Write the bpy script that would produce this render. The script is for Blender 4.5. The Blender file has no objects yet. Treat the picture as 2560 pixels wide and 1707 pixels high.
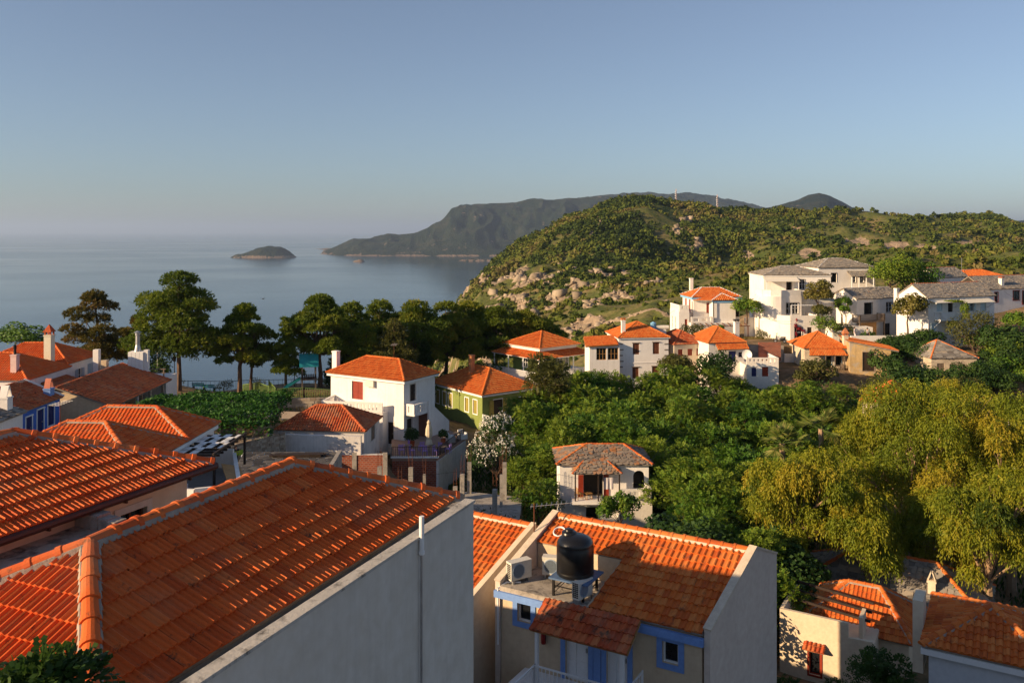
import bpy, math, random
import numpy as np
from mathutils import Vector, Matrix

# ---------------------------------------------------------------- camera, sky, sun
F, CX, HV = 2150.0, 1280.0, 577.0      # focal length and horizon of the 2560 px photograph
SC = bpy.context.scene
COL = SC.collection
cam_d = bpy.data.cameras.new('camera')
cam_d.sensor_width = 36.0
cam_d.lens = 36.0 * F / 2560.0
cam_d.shift_y = -(853.5 - HV) / 2560.0
cam_d.clip_start = 0.1
cam_d.clip_end = 300000.0
cam = bpy.data.objects.new('camera', cam_d)
cam.location = (0, 0, 0)
cam.rotation_euler = (math.pi / 2, 0, 0)
COL.objects.link(cam)
SC.camera = cam

SUN_AZ = math.radians(-113.0)   # compass-like angle from the view direction (+Y), negative = left
SUN_EL = math.radians(18.3)
SUN_DIR = Vector((math.sin(SUN_AZ) * math.cos(SUN_EL), math.cos(SUN_AZ) * math.cos(SUN_EL), math.sin(SUN_EL)))
world = bpy.data.worlds.new('World')
SC.world = world
world.use_nodes = True
wn = world.node_tree.nodes
sky = wn.new('ShaderNodeTexSky')
sky.sky_type = 'NISHITA'
sky.sun_disc = False
sky.sun_elevation = SUN_EL
sky.sun_rotation = SUN_AZ
sky.altitude = 200
sky.air_density = 1.0
sky.dust_density = 0.5
sky.ozone_density = 5.0
bg = wn['Background']
bg.inputs['Strength'].default_value = 0.052
hsv = wn.new('ShaderNodeHueSaturation')       # hazy evening: the whole sky a little greyer
hsv.inputs['Saturation'].default_value = 0.74
world.node_tree.links.new(sky.outputs[0], hsv.inputs['Color'])
world.node_tree.links.new(hsv.outputs[0], bg.inputs['Color'])
sun_d = bpy.data.lights.new('sun', 'SUN')
sun_d.energy = 3.8
sun_d.angle = math.radians(0.53)
sun_d.color = (1.0, 0.72, 0.43)
sun = bpy.data.objects.new('sun', sun_d)
sun.rotation_euler = SUN_DIR.to_track_quat('Z', 'Y').to_euler()
sun.location = (-60, -20, 40)
COL.objects.link(sun)
SC.view_settings.view_transform = 'Standard'
SC.view_settings.look = 'None'
SC.view_settings.exposure = 1.15
SC.view_settings.gamma = 1.0
SC.render.engine = 'CYCLES'
SC.cycles.use_denoising = True
SC.cycles.max_bounces = 6
SC.cycles.transparent_max_bounces = 8
SC.cycles.volume_bounces = 0
SC.cycles.sample_clamp_indirect = 6.0

random.seed(7)
RNG = np.random.default_rng(7)
V = Vector

def at(u, v, Y):
    return V(((u - CX) / F * Y, Y, -(v - HV) / F * Y))

def atz(u, v, z):
    return at(u, v, -z * F / (v - HV))

# ---------------------------------------------------------------- materials
MATS = {}

def _nt(name):
    m = bpy.data.materials.new(name)
    m.use_nodes = True
    nt = m.node_tree
    return m, nt, nt.nodes, nt.links, nt.nodes['Principled BSDF']

def _noise(nodes, links, pos, scale, detail=4.0, rough=0.6, dist=0.0):
    n = nodes.new('ShaderNodeTexNoise')
    n.inputs['Scale'].default_value = scale
    n.inputs['Detail'].default_value = detail
    n.inputs['Roughness'].default_value = rough
    n.inputs['Distortion'].default_value = dist
    links.new(pos, n.inputs['Vector'])
    return n

def _ramp(nodes, stops):
    r = nodes.new('ShaderNodeValToRGB')
    e = r.color_ramp.elements
    e[0].position, e[0].color = stops[0][0], (*stops[0][1], 1)
    e[1].position, e[1].color = stops[-1][0], (*stops[-1][1], 1)
    for p, c in stops[1:-1]:
        x = e.new(p)
        x.color = (*c, 1)
    return r

def _mix(nodes, links, fac, a, b, mode='MIX'):
    m = nodes.new('ShaderNodeMix')
    m.data_type = 'RGBA'
    m.blend_type = mode
    for sock, val in ((m.inputs['Factor'], fac), (m.inputs[6], a), (m.inputs[7], b)):
        if isinstance(val, (int, float)):
            sock.default_value = val
        elif isinstance(val, tuple):
            sock.default_value = (*val, 1)
        else:
            links.new(val, sock)
    return m.outputs[2]

def M(name, base, rough=0.85, var=0.25, scale=0.6, bump=0.15, bscale=18.0, stain=None, streak=None, metallic=0.0, spec=0.3):
    """plaster / wood / metal: two scales of tone variation, optional stains and rain streaks, fine relief"""
    if name in MATS:
        return MATS[name]
    m, nt, nodes, links, bsdf = _nt(name)
    geo = nodes.new('ShaderNodeNewGeometry')
    pos = geo.outputs['Position']
    n1 = _noise(nodes, links, pos, scale, 5, 0.65)
    n2 = _noise(nodes, links, pos, scale * 9, 4, 0.6)
    lo = tuple(max(0, c * (1 - var)) for c in base)
    hi = tuple(min(1, c * (1 + var * 0.5)) for c in base)
    r = _ramp(nodes, [(0.3, lo), (0.7, hi)])
    links.new(n1.outputs[0], r.inputs[0])
    col = _mix(nodes, links, 0.25, r.outputs[0], n2.outputs[0], 'OVERLAY')
    if stain:
        c, sc, lo_, hi_ = stain
        n3 = _noise(nodes, links, pos, sc, 6, 0.7, 0.4)
        mr = nodes.new('ShaderNodeMapRange')
        mr.inputs[1].default_value, mr.inputs[2].default_value = lo_, hi_
        links.new(n3.outputs[0], mr.inputs[0])
        col = _mix(nodes, links, mr.outputs[0], col, c)
    if streak:
        c, amt = streak
        mp = nodes.new('ShaderNodeMapping')
        mp.inputs['Scale'].default_value = (3.0, 3.0, 0.22)
        links.new(pos, mp.inputs['Vector'])
        n4 = _noise(nodes, links, mp.outputs[0], 1.0, 6, 0.7)
        mr = nodes.new('ShaderNodeMapRange')
        mr.inputs[1].default_value, mr.inputs[2].default_value = 0.5, 0.78
        mr.inputs[4].default_value = amt
        links.new(n4.outputs[0], mr.inputs[0])
        col = _mix(nodes, links, mr.outputs[0], col, c)
    links.new(col, bsdf.inputs['Base Color'])
    bsdf.inputs['Roughness'].default_value = rough
    bsdf.inputs['Metallic'].default_value = metallic
    bsdf.inputs['Specular IOR Level'].default_value = spec
    if bump:
        n5 = _noise(nodes, links, pos, bscale, 5, 0.65)
        b = nodes.new('ShaderNodeBump')
        b.inputs['Strength'].default_value = bump
        b.inputs['Distance'].default_value = 0.03
        links.new(n5.outputs[0], b.inputs['Height'])
        links.new(b.outputs[0], bsdf.inputs['Normal'])
    MATS[name] = m
    return m

def tinted(name, stops, rough=0.8, stain=None, stain2=None, spec=0.25, bump=0.2, bscale=30, transl=0.0, rnd=1.0):
    """pieces: colour picked per piece (face attribute 'tint' + object random)"""
    if name in MATS:
        return MATS[name]
    m, nt, nodes, links, bsdf = _nt(name)
    geo = nodes.new('ShaderNodeNewGeometry')
    pos = geo.outputs['Position']
    a = nodes.new('ShaderNodeAttribute')
    a.attribute_name = 'tint'
    oi = nodes.new('ShaderNodeObjectInfo')
    mul = nodes.new('ShaderNodeMath'); mul.operation = 'MULTIPLY'; mul.inputs[1].default_value = rnd
    links.new(oi.outputs['Random'], mul.inputs[0])
    add = nodes.new('ShaderNodeMath'); add.operation = 'ADD'
    links.new(a.outputs['Fac'], add.inputs[0]); links.new(mul.outputs[0], add.inputs[1])
    pp = nodes.new('ShaderNodeMath'); pp.operation = 'PINGPONG'; pp.inputs[1].default_value = 1.0
    links.new(add.outputs[0], pp.inputs[0])
    r = _ramp(nodes, stops)
    links.new(pp.outputs[0], r.inputs[0])
    col = r.outputs[0]
    for st in (stain, stain2):
        if st:
            c, sc, lo_, hi_, amt = st
            n3 = _noise(nodes, links, pos, sc, 6, 0.7, 0.3)
            mr = nodes.new('ShaderNodeMapRange')
            mr.inputs[1].default_value, mr.inputs[2].default_value = lo_, hi_
            mr.inputs[4].default_value = amt
            links.new(n3.outputs[0], mr.inputs[0])
            col = _mix(nodes, links, mr.outputs[0], col, c)
    links.new(col, bsdf.inputs['Base Color'])
    bsdf.inputs['Roughness'].default_value = rough
    bsdf.inputs['Specular IOR Level'].default_value = spec
    if bump:
        n5 = _noise(nodes, links, pos, bscale, 4, 0.6)
        b = nodes.new('ShaderNodeBump')
        b.inputs['Strength'].default_value = bump
        b.inputs['Distance'].default_value = 0.02
        links.new(n5.outputs[0], b.inputs['Height'])
        links.new(b.outputs[0], bsdf.inputs['Normal'])
    if transl:
        t = nodes.new('ShaderNodeBsdfTranslucent')
        links.new(col, t.inputs['Color'])
        mx = nodes.new('ShaderNodeMixShader')
        mx.inputs[0].default_value = transl
        links.new(bsdf.outputs[0], mx.inputs[1]); links.new(t.outputs[0], mx.inputs[2])
        links.new(mx.outputs[0], nodes['Material Output'].inputs['Surface'])
    MATS[name] = m
    return m

TILE = tinted('terracotta_tile', [(0.0, (0.52, 0.085, 0.016)), (0.4, (0.62, 0.115, 0.020)), (0.75, (0.67, 0.135, 0.024)), (1.0, (0.64, 0.165, 0.04))],
              rough=0.75, stain=((0.07, 0.035, 0.022), 5.0, 0.585, 0.70, 0.9), stain2=((0.46, 0.20, 0.10), 0.7, 0.5, 0.72, 0.5))
TILE_OLD = tinted('old_terracotta_tile', [(0.0, (0.36, 0.06, 0.02)), (0.5, (0.48, 0.095, 0.03)), (1.0, (0.54, 0.17, 0.06))],
              rough=0.85, stain=((0.05, 0.035, 0.025), 3.0, 0.52, 0.66, 0.9), stain2=((0.38, 0.25, 0.16), 0.7, 0.5, 0.7, 0.6))
TILE_NEW = tinted('orange_clay_tile', [(0.0, (0.47, 0.095, 0.018)), (0.5, (0.60, 0.145, 0.024)), (1.0, (0.62, 0.205, 0.05))],
              rough=0.75, stain=((0.16, 0.055, 0.03), 3.2, 0.55, 0.70, 0.8))
SLATE = tinted('grey_stone_slate', [(0.0, (0.13, 0.115, 0.10)), (0.4, (0.22, 0.20, 0.18)), (0.75, (0.30, 0.275, 0.24)), (1.0, (0.36, 0.30, 0.23))],
              rough=0.9, stain=((0.40, 0.16, 0.05), 1.6, 0.60, 0.72, 0.75), stain2=((0.09, 0.08, 0.07), 2.3, 0.55, 0.7, 0.7), bump=0.4, bscale=14)
SLATE_RUST = tinted('lichen_stone_slate', [(0.0, (0.13, 0.115, 0.10)), (0.35, (0.24, 0.20, 0.165)), (0.7, (0.30, 0.24, 0.18)), (1.0, (0.38, 0.17, 0.07))],
              rough=0.9, stain=((0.45, 0.16, 0.04), 1.8, 0.54, 0.66, 0.8), stain2=((0.08, 0.07, 0.06), 2.7, 0.55, 0.7, 0.6), bump=0.4, bscale=14)
STONE = tinted('rubble_stone', [(0.0, (0.20, 0.15, 0.11)), (0.5, (0.34, 0.27, 0.20)), (1.0, (0.44, 0.38, 0.30))], rough=0.95, bump=0.5, bscale=12)
MORTAR = M('mortar', (0.34, 0.29, 0.24), 0.95, 0.3, 2.0, 0.5, 14)
WHITE = M('white_limewash', (0.80, 0.77, 0.735), 0.9, 0.10, 0.5, 0.15, 10, streak=((0.45, 0.42, 0.38), 0.35))
WHITE_OLD = M('weathered_whitewash', (0.66, 0.63, 0.60), 0.95, 0.2, 0.5, 0.35, 7, stain=((0.36, 0.31, 0.27), 0.9, 0.55, 0.75), streak=((0.30, 0.27, 0.25), 0.6))
CREAM = M('cream_plaster', (0.66, 0.56, 0.42), 0.9, 0.12, 0.5, 0.12, 9, streak=((0.42, 0.34, 0.25), 0.3))
BEIGE = M('beige_plaster', (0.60, 0.47, 0.32), 0.9, 0.12, 0.5, 0.12, 9, streak=((0.40, 0.31, 0.22), 0.35))
GREYW = M('grey_render', (0.62, 0.58, 0.51), 0.92, 0.05, 0.35, 0.06, 30, streak=((0.44, 0.41, 0.36), 0.45), stain=((0.50, 0.46, 0.40), 0.7, 0.55, 0.8))
PALEGREY = M('pale_grey_render', (0.56, 0.58, 0.60), 0.9, 0.08, 0.5, 0.1, 20)
OCHRE = M('crumbling_ochre_plaster', (0.52, 0.36, 0.17), 0.95, 0.35, 0.6, 0.6, 5, stain=((0.40, 0.34, 0.27), 0.8, 0.5, 0.62), streak=((0.22, 0.15, 0.09), 0.5))
GREEN = M('olive_green_plaster', (0.22, 0.27, 0.075), 0.9, 0.15, 0.5, 0.12, 9, streak=((0.14, 0.17, 0.06), 0.3))
BLUE = M('cobalt_blue_plaster', (0.06, 0.15, 0.52), 0.85, 0.15, 0.8, 0.1, 9)
BLUETRIM = M('blue_paint', (0.17, 0.30, 0.62), 0.6, 0.12, 1.0, 0.05, 20)
SKYBLUE = M('sky_blue_paint', (0.22, 0.46, 0.70), 0.6, 0.1, 1.0, 0.05, 20)
NAVY = M('navy_paint', (0.012, 0.02, 0.12), 0.5, 0.2, 2.0, 0.05, 20)
WPAINT = M('white_paint', (0.78, 0.78, 0.77), 0.5, 0.06, 1.5, 0.04, 30)
PALEBLUE = M('pale_blue_shutter_paint', (0.50, 0.63, 0.70), 0.6, 0.1, 1.5, 0.05, 30)
GREYBLUE = M('grey_blue_paint', (0.34, 0.42, 0.52), 0.6, 0.1, 1.5, 0.05, 30)
BROWN = M('brown_wood', (0.16, 0.055, 0.025), 0.6, 0.35, 3.0, 0.2, 20)
REDWOOD = M('red_painted_wood', (0.26, 0.035, 0.015), 0.55, 0.25, 3.0, 0.1, 20)
DARKWOOD = M('dark_wood', (0.035, 0.022, 0.016), 0.7, 0.4, 3.0, 0.25, 20)
OLDWOOD = M('grey_weathered_wood', (0.20, 0.15, 0.11), 0.85, 0.35, 3.0, 0.3, 20)
TIMBER = M('golden_timber', (0.42, 0.22, 0.075), 0.7, 0.25, 3.0, 0.15, 20)
YELLOWSHUT = M('mustard_shutter_paint', (0.34, 0.28, 0.06), 0.6, 0.15, 3.0, 0.1, 20)
CONCRETE = M('rough_concrete', (0.36, 0.33, 0.29), 0.95, 0.25, 1.2, 0.4, 14, stain=((0.13, 0.11, 0.10), 1.3, 0.52, 0.72), streak=((0.16, 0.13, 0.11), 0.6))
ROOFCONC = M('stained_concrete_deck', (0.42, 0.37, 0.31), 0.95, 0.3, 1.5, 0.5, 20, stain=((0.07, 0.06, 0.055), 2.2, 0.50, 0.68))
GLASS = M('dark_window_glass', (0.012, 0.014, 0.018), 0.08, 0.3, 1.0, 0, 1, spec=0.5)
INSIDE = M('dim_interior_plaster', (0.10, 0.085, 0.07), 0.95, 0.2, 1.0, 0, 1)
BLACKPL = M('black_plastic', (0.010, 0.010, 0.011), 0.32, 0.2, 2.0, 0.05, 8, spec=0.5)
METAL = M('galvanised_metal', (0.40, 0.41, 0.42), 0.45, 0.2, 3.0, 0.05, 20, metallic=0.7)
IRON = M('black_iron', (0.018, 0.016, 0.016), 0.55, 0.3, 3.0, 0.1, 30, metallic=0.3)
RUST = M('rusty_steel', (0.13, 0.045, 0.022), 0.85, 0.4, 6.0, 0.3, 40)
GUTTER = M('blue_grey_gutter', (0.11, 0.15, 0.19), 0.55, 0.25, 2.0, 0.1, 14)
BROWNMETAL = M('brown_gutter_metal', (0.06, 0.022, 0.014), 0.45, 0.2, 2.0, 0.05, 20)
ACWHITE = M('aged_white_enamel', (0.66, 0.63, 0.55), 0.5, 0.1, 2.0, 0.03, 20, stain=((0.30, 0.12, 0.05), 3.0, 0.62, 0.72))
CANVAS = M('cream_canvas', (0.58, 0.50, 0.36), 0.9, 0.15, 1.5, 0.2, 20)
SAILCLOTH = M('off_white_sail_cloth', (0.74, 0.69, 0.58), 0.9, 0.06, 1.5, 0.05, 20)
LILAC = M('lilac_paint', (0.34, 0.22, 0.62), 0.6, 0.1, 2.0, 0.05, 20)
TEAL = M('teal_plastic', (0.02, 0.24, 0.27), 0.5, 0.15, 2.0, 0.05, 20)
FENCEGREEN = M('green_fence_paint', (0.16, 0.25, 0.07), 0.6, 0.2, 2.0, 0.05, 20)
LIME = M('lime_green_paint', (0.27, 0.44, 0.03), 0.6, 0.1, 2.0, 0.03, 20)
RED = M('red_enamel', (0.22, 0.012, 0.010), 0.4, 0.15, 2.0, 0.02, 20)
NETGREEN = M('dark_green_netting', (0.006, 0.035, 0.022), 0.9, 0.3, 2.0, 0.2, 40)
BARK = M('bark', (0.13, 0.085, 0.06), 0.95, 0.4, 2.0, 0.8, 8)
PALEBARK = M('pale_peeling_bark', (0.36, 0.24, 0.15), 0.9, 0.35, 1.5, 0.5, 8)
SKIN = M('skin', (0.45, 0.26, 0.18), 0.6, 0.05, 2.0, 0.0, 1)
CLOTHB = M('black_cotton', (0.015, 0.015, 0.018), 0.9, 0.2, 4.0, 0.1, 40)
CLOTHW = M('white_blue_cotton', (0.52, 0.58, 0.70), 0.9, 0.15, 6.0, 0.1, 40)
CLOTHP = M('pale_cotton', (0.60, 0.55, 0.56), 0.9, 0.15, 6.0, 0.1, 40)
HAIR = M('dark_hair', (0.02, 0.013, 0.009), 0.6, 0.2, 6.0, 0.1, 40)

def brick_mat():
    m, nt, nodes, links, bsdf = _nt('exposed_brick')
    tc = nodes.new('ShaderNodeTexCoord')
    mp = nodes.new('ShaderNodeMapping')
    mp.inputs['Rotation'].default_value = (math.pi / 2, 0, 0)
    links.new(tc.outputs['Object'], mp.inputs['Vector'])
    b = nodes.new('ShaderNodeTexBrick')
    b.inputs['Color1'].default_value = (0.34, 0.075, 0.03, 1)
    b.inputs['Color2'].default_value = (0.22, 0.045, 0.022, 1)
    b.inputs['Mortar'].default_value = (0.28, 0.22, 0.18, 1)
    b.inputs['Scale'].default_value = 1.0
    b.inputs['Brick Width'].default_value = 0.34
    b.inputs['Row Height'].default_value = 0.17
    b.inputs['Mortar Size'].default_value = 0.014
    links.new(mp.outputs[0], b.inputs['Vector'])
    geo = nodes.new('ShaderNodeNewGeometry')
    n = _noise(nodes, links, geo.outputs['Position'], 1.1, 6, 0.7)
    col = _mix(nodes, links, 0.5, b.outputs['Color'], n.outputs[0], 'OVERLAY')
    links.new(col, bsdf.inputs['Base Color'])
    bsdf.inputs['Roughness'].default_value = 0.95
    bm = nodes.new('ShaderNodeBump'); bm.inputs['Strength'].default_value = 0.6; bm.inputs['Distance'].default_value = 0.02
    inv = nodes.new('ShaderNodeMath'); inv.operation = 'SUBTRACT'; inv.inputs[0].default_value = 1.0
    links.new(b.outputs['Fac'], inv.inputs[1]); links.new(inv.outputs[0], bm.inputs['Height'])
    links.new(bm.outputs[0], bsdf.inputs['Normal'])
    return m
BRICK = brick_mat()

# ---------------------------------------------------------------- mesh helpers
class MB:
    def __init__(self):
        self.v, self.f, self.t = [], [], []

    def poly(self, pts, tint=0.0):
        b = len(self.v)
        self.v.extend([tuple(p) for p in pts])
        self.f.append(tuple(range(b, b + len(pts))))
        self.t.append(tint)

    def _add(self, vs, fs, tint=0.0):
        b = len(self.v)
        self.v.extend([tuple(p) for p in vs])
        for f in fs:
            self.f.append(tuple(b + i for i in f))
            self.t.append(tint)

    BOXF = [(0, 3, 2, 1), (4, 5, 6, 7), (0, 1, 5, 4), (1, 2, 6, 5), (2, 3, 7, 6), (3, 0, 4, 7)]

    def box(self, x0, y0, z0, x1, y1, z1, tint=0.0):
        self._add([(x0, y0, z0), (x1, y0, z0), (x1, y1, z0), (x0, y1, z0), (x0, y0, z1), (x1, y0, z1), (x1, y1, z1), (x0, y1, z1)], self.BOXF, tint)
        return self

    def bar(self, p, q, w, h=None, tint=0.0, up=(0, 0, 1)):
        """box beam from p to q"""
        p, q = V(p), V(q)
        h = h or w
        d = (q - p).normalized()
        s = d.cross(V(up))
        if s.length < 1e-4:
            s = d.cross(V((1, 0, 0)))
        s.normalize()
        n = s.cross(d)
        s, n = s * w / 2, n * h / 2
        self._add([p - s - n, p + s - n, p + s + n, p - s + n, q - s - n, q + s - n, q + s + n, q - s + n],
                  [(0, 1, 2, 3), (7, 6, 5, 4), (0, 4, 5, 1), (1, 5, 6, 2), (2, 6, 7, 3), (3, 7, 4, 0)], tint)
        return self

    def prism(self, poly, z0, z1, tint=0.0):
        n = len(poly)
        vs = [(x, y, z0) for x, y in poly] + [(x, y, z1) for x, y in poly]
        fs = [tuple(reversed(range(n))), tuple(range(n, 2 * n))] + [(i, (i + 1) % n, n + (i + 1) % n, n + i) for i in range(n)]
        self._add(vs, fs, tint)
        return self

    def slab(self, pts, th, tint=0.0):
        """convex planar polygon (CCW from above) thickened downwards along -normal"""
        pts = [V(p) for p in pts]
        n = (pts[1] - pts[0]).cross(pts[-1] - pts[0]).normalized() * th
        k = len(pts)
        vs = pts + [p - n for p in pts]
        fs = [tuple(range(k)), tuple(reversed(range(k, 2 * k)))] + [(i, k + i, k + (i + 1) % k, (i + 1) % k) for i in range(k)]
        self._add(vs, fs, tint)
        return self

    def tube(self, p, q, r0, r1=None, n=8, tint=0.0, caps=True):
        p, q = V(p), V(q)
        r1 = r0 if r1 is None else r1
        d = (q - p).normalized()
        a = d.cross(V((0, 0, 1)))
        if a.length < 1e-3:
            a = V((1, 0, 0))
        a.normalize()
        b = d.cross(a)
        vs = []
        for c, r in ((p, r0), (q, r1)):
            for i in range(n):
                t = 2 * math.pi * i / n
                vs.append(c + a * (r * math.cos(t)) + b * (r * math.sin(t)))
        fs = [(i, n + i, n + (i + 1) % n, (i + 1) % n) for i in range(n)]
        if caps:
            fs += [tuple(range(n)), tuple(reversed(range(n, 2 * n)))]
        self._add(vs, fs, tint)
        return self

    def path(self, pts, radii, n=7, tint=0.0):
        for i in range(len(pts) - 1):
            self.tube(pts[i], pts[i + 1], radii[i], radii[i + 1], n, tint, caps=(i == len(pts) - 2))
        return self

    def lathe(self, prof, c=(0, 0, 0), n=16, tint=0.0):
        vs = []
        for r, z in prof:
            for i in range(n):
                t = 2 * math.pi * i / n
                vs.append((c[0] + r * math.cos(t), c[1] + r * math.sin(t), c[2] + z))
        fs = []
        for k in range(len(prof) - 1):
            for i in range(n):
                j = (i + 1) % n
                fs.append((k * n + i, k * n + j, (k + 1) * n + j, (k + 1) * n + i))
        self._add(vs, fs, tint)
        return self

    def mesh(self, name):
        me = bpy.data.meshes.new(name)
        me.from_pydata(self.v, [], self.f)
        if any(self.t):
            a = me.attributes.new('tint', 'FLOAT', 'FACE')
            a.data.foreach_set('value', self.t)
        me.validate()
        me.update()
        return me

    def build(self, name, mat, parent=None, smooth=False, mtx=None):
        me = self.mesh(name)
        return obj(name, me, mat, parent, smooth, mtx)

def obj(name, me, mat, parent=None, smooth=False, mtx=None):
    if mat is not None and not me.materials:
        me.materials.append(mat)
    if smooth:
        me.polygons.foreach_set('use_smooth', [True] * len(me.polygons))
    o = bpy.data.objects.new(name, me)
    COL.objects.link(o)
    if parent is not None:
        o.parent = parent
    if mtx is not None:
        o.matrix_basis = mtx
    return o

def big_mesh(name, verts, faces, tint=None):
    """verts (n,3), faces (m,k) all the same size"""
    me = bpy.data.meshes.new(name)
    n, m, k = len(verts), len(faces), faces.shape[1]
    me.vertices.add(n)
    me.vertices.foreach_set('co', np.ascontiguousarray(verts, dtype=np.float32).ravel())
    me.loops.add(m * k)
    me.loops.foreach_set('vertex_index', np.ascontiguousarray(faces, dtype=np.int32).ravel())
    me.polygons.add(m)
    me.polygons.foreach_set('loop_start', np.arange(0, m * k, k, dtype=np.int32))
    me.polygons.foreach_set('loop_total', np.full(m, k, dtype=np.int32))
    if tint is not None:
        a = me.attributes.new('tint', 'FLOAT', 'FACE')
        a.data.foreach_set('value', np.ascontiguousarray(tint, dtype=np.float32))
    me.update(calc_edges=True)
    return me

WM = {}
def thing(name, label, cat, loc=(0, 0, 0), rotz=0.0, group=None):
    o = bpy.data.objects.new(name, None)
    o.empty_display_size = 0.3
    COL.objects.link(o)
    o.location = loc
    o.rotation_euler = (0, 0, rotz)
    WM[o.name] = Matrix.Translation(V(loc)) @ Matrix.Rotation(rotz, 4, 'Z')
    return tag(o, label, cat, group)

def tag(o, label=None, cat=None, group=None, kind=None):
    if label: o['label'] = label
    if cat: o['category'] = cat
    if group: o['group'] = group
    if kind: o['kind'] = kind
    return o

def dup(root, loc, rotz=0.0, scale=1.0, label=None, group=None):
    r = root.copy(); COL.objects.link(r)
    r.location = loc; r.rotation_euler = (0, 0, rotz)
    r.scale = (scale,) * 3 if isinstance(scale, (int, float)) else scale
    if label: r['label'] = label
    if group: r['group'] = group
    for ch in list(root.children):
        c = ch.copy(); COL.objects.link(c); c.parent = r
        for g in list(ch.children):
            d = g.copy(); COL.objects.link(d); d.parent = c
    return r

def dup_light(o, parent):
    c = o.copy(); COL.objects.link(c); c.parent = parent
    return c
# ---------------------------------------------------------------- roofs: tiles, slates, ridge caps
PROF = {
    'rib':  [(0.0, 0.030), (0.09, 0.0), (0.38, 0.0), (0.47, 0.034), (0.56, 0.0), (0.82, 0.0), (0.91, 0.042), (1.0, 0.030)],
    'roll': [(0.0, 0.010), (0.12, 0.0), (0.46, 0.0), (0.56, 0.030), (0.72, 0.046), (0.88, 0.034), (1.0, 0.010)],
    'barrel': [(0.0, 0.0), (0.30, 0.0), (0.40, 0.040), (0.58, 0.066), (0.76, 0.066), (0.92, 0.040), (1.0, 0.0)],
    'far':  [(0.0, 0.0), (0.42, 0.0), (0.58, 0.05), (0.88, 0.05), (1.0, 0.0)],
}

def tile_faces(prof, cw, ce, lift):
    P = [(a * cw, h) for a, h in PROF[prof]]
    fs = []
    w0, w1 = -0.035, ce * 1.06
    for (u0, h0), (u1, h1) in zip(P[:-1], P[1:]):
        fs.append([(u0, w0, h0 + lift), (u1, w0, h1 + lift), (u1, w1, h1 + 0.004), (u0, w1, h0 + 0.004)])
        fs.append([(u0, w0 + 0.004, 0.0), (u1, w0 + 0.004, 0.0), (u1, w0, h1 + lift), (u0, w0, h0 + lift)])
    return fs

def clip_poly(pts, planes):
    for (ax, ay, nx, ny) in planes:
        out = []
        for i in range(len(pts)):
            p, q = pts[i], pts[(i + 1) % len(pts)]
            dp = (p[0] - ax) * nx + (p[1] - ay) * ny
            dq = (q[0] - ax) * nx + (q[1] - ay) * ny
            if dp >= 0:
                out.append(p)
            if (dp >= 0) != (dq >= 0):
                t = dp / (dp - dq)
                out.append(tuple(p[k] + (q[k] - p[k]) * t for k in range(3)))
        pts = out
        if len(pts) < 3:
            return None
    return pts

def face_frame(face):
    p0, p1 = face[0], face[1]
    U = (p1 - p0).normalized()
    N = (p1 - p0).cross(face[-1] - p0).normalized()
    W = N.cross(U)
    p2 = [((p - p0).dot(U), (p - p0).dot(W)) for p in face]
    planes = []
    n = len(p2)
    for i in range(n):
        a, b = p2[i], p2[(i + 1) % n]
        e = (b[0] - a[0], b[1] - a[1])
        L = math.hypot(*e)
        planes.append((a[0], a[1], -e[1] / L, e[0] / L))
    return p0, U, W, N, p2, planes

_tile_mesh = {}
def px_size(wp):
    return F / max(1.0, wp.y)

def in_frame(wp, margin=60):
    if wp.y < 1:
        return False
    u = CX + F * wp.x / wp.y
    v = HV - F * wp.z / wp.y
    return -margin < u < 2560 + margin and -margin < v < 1707 + margin

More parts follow.
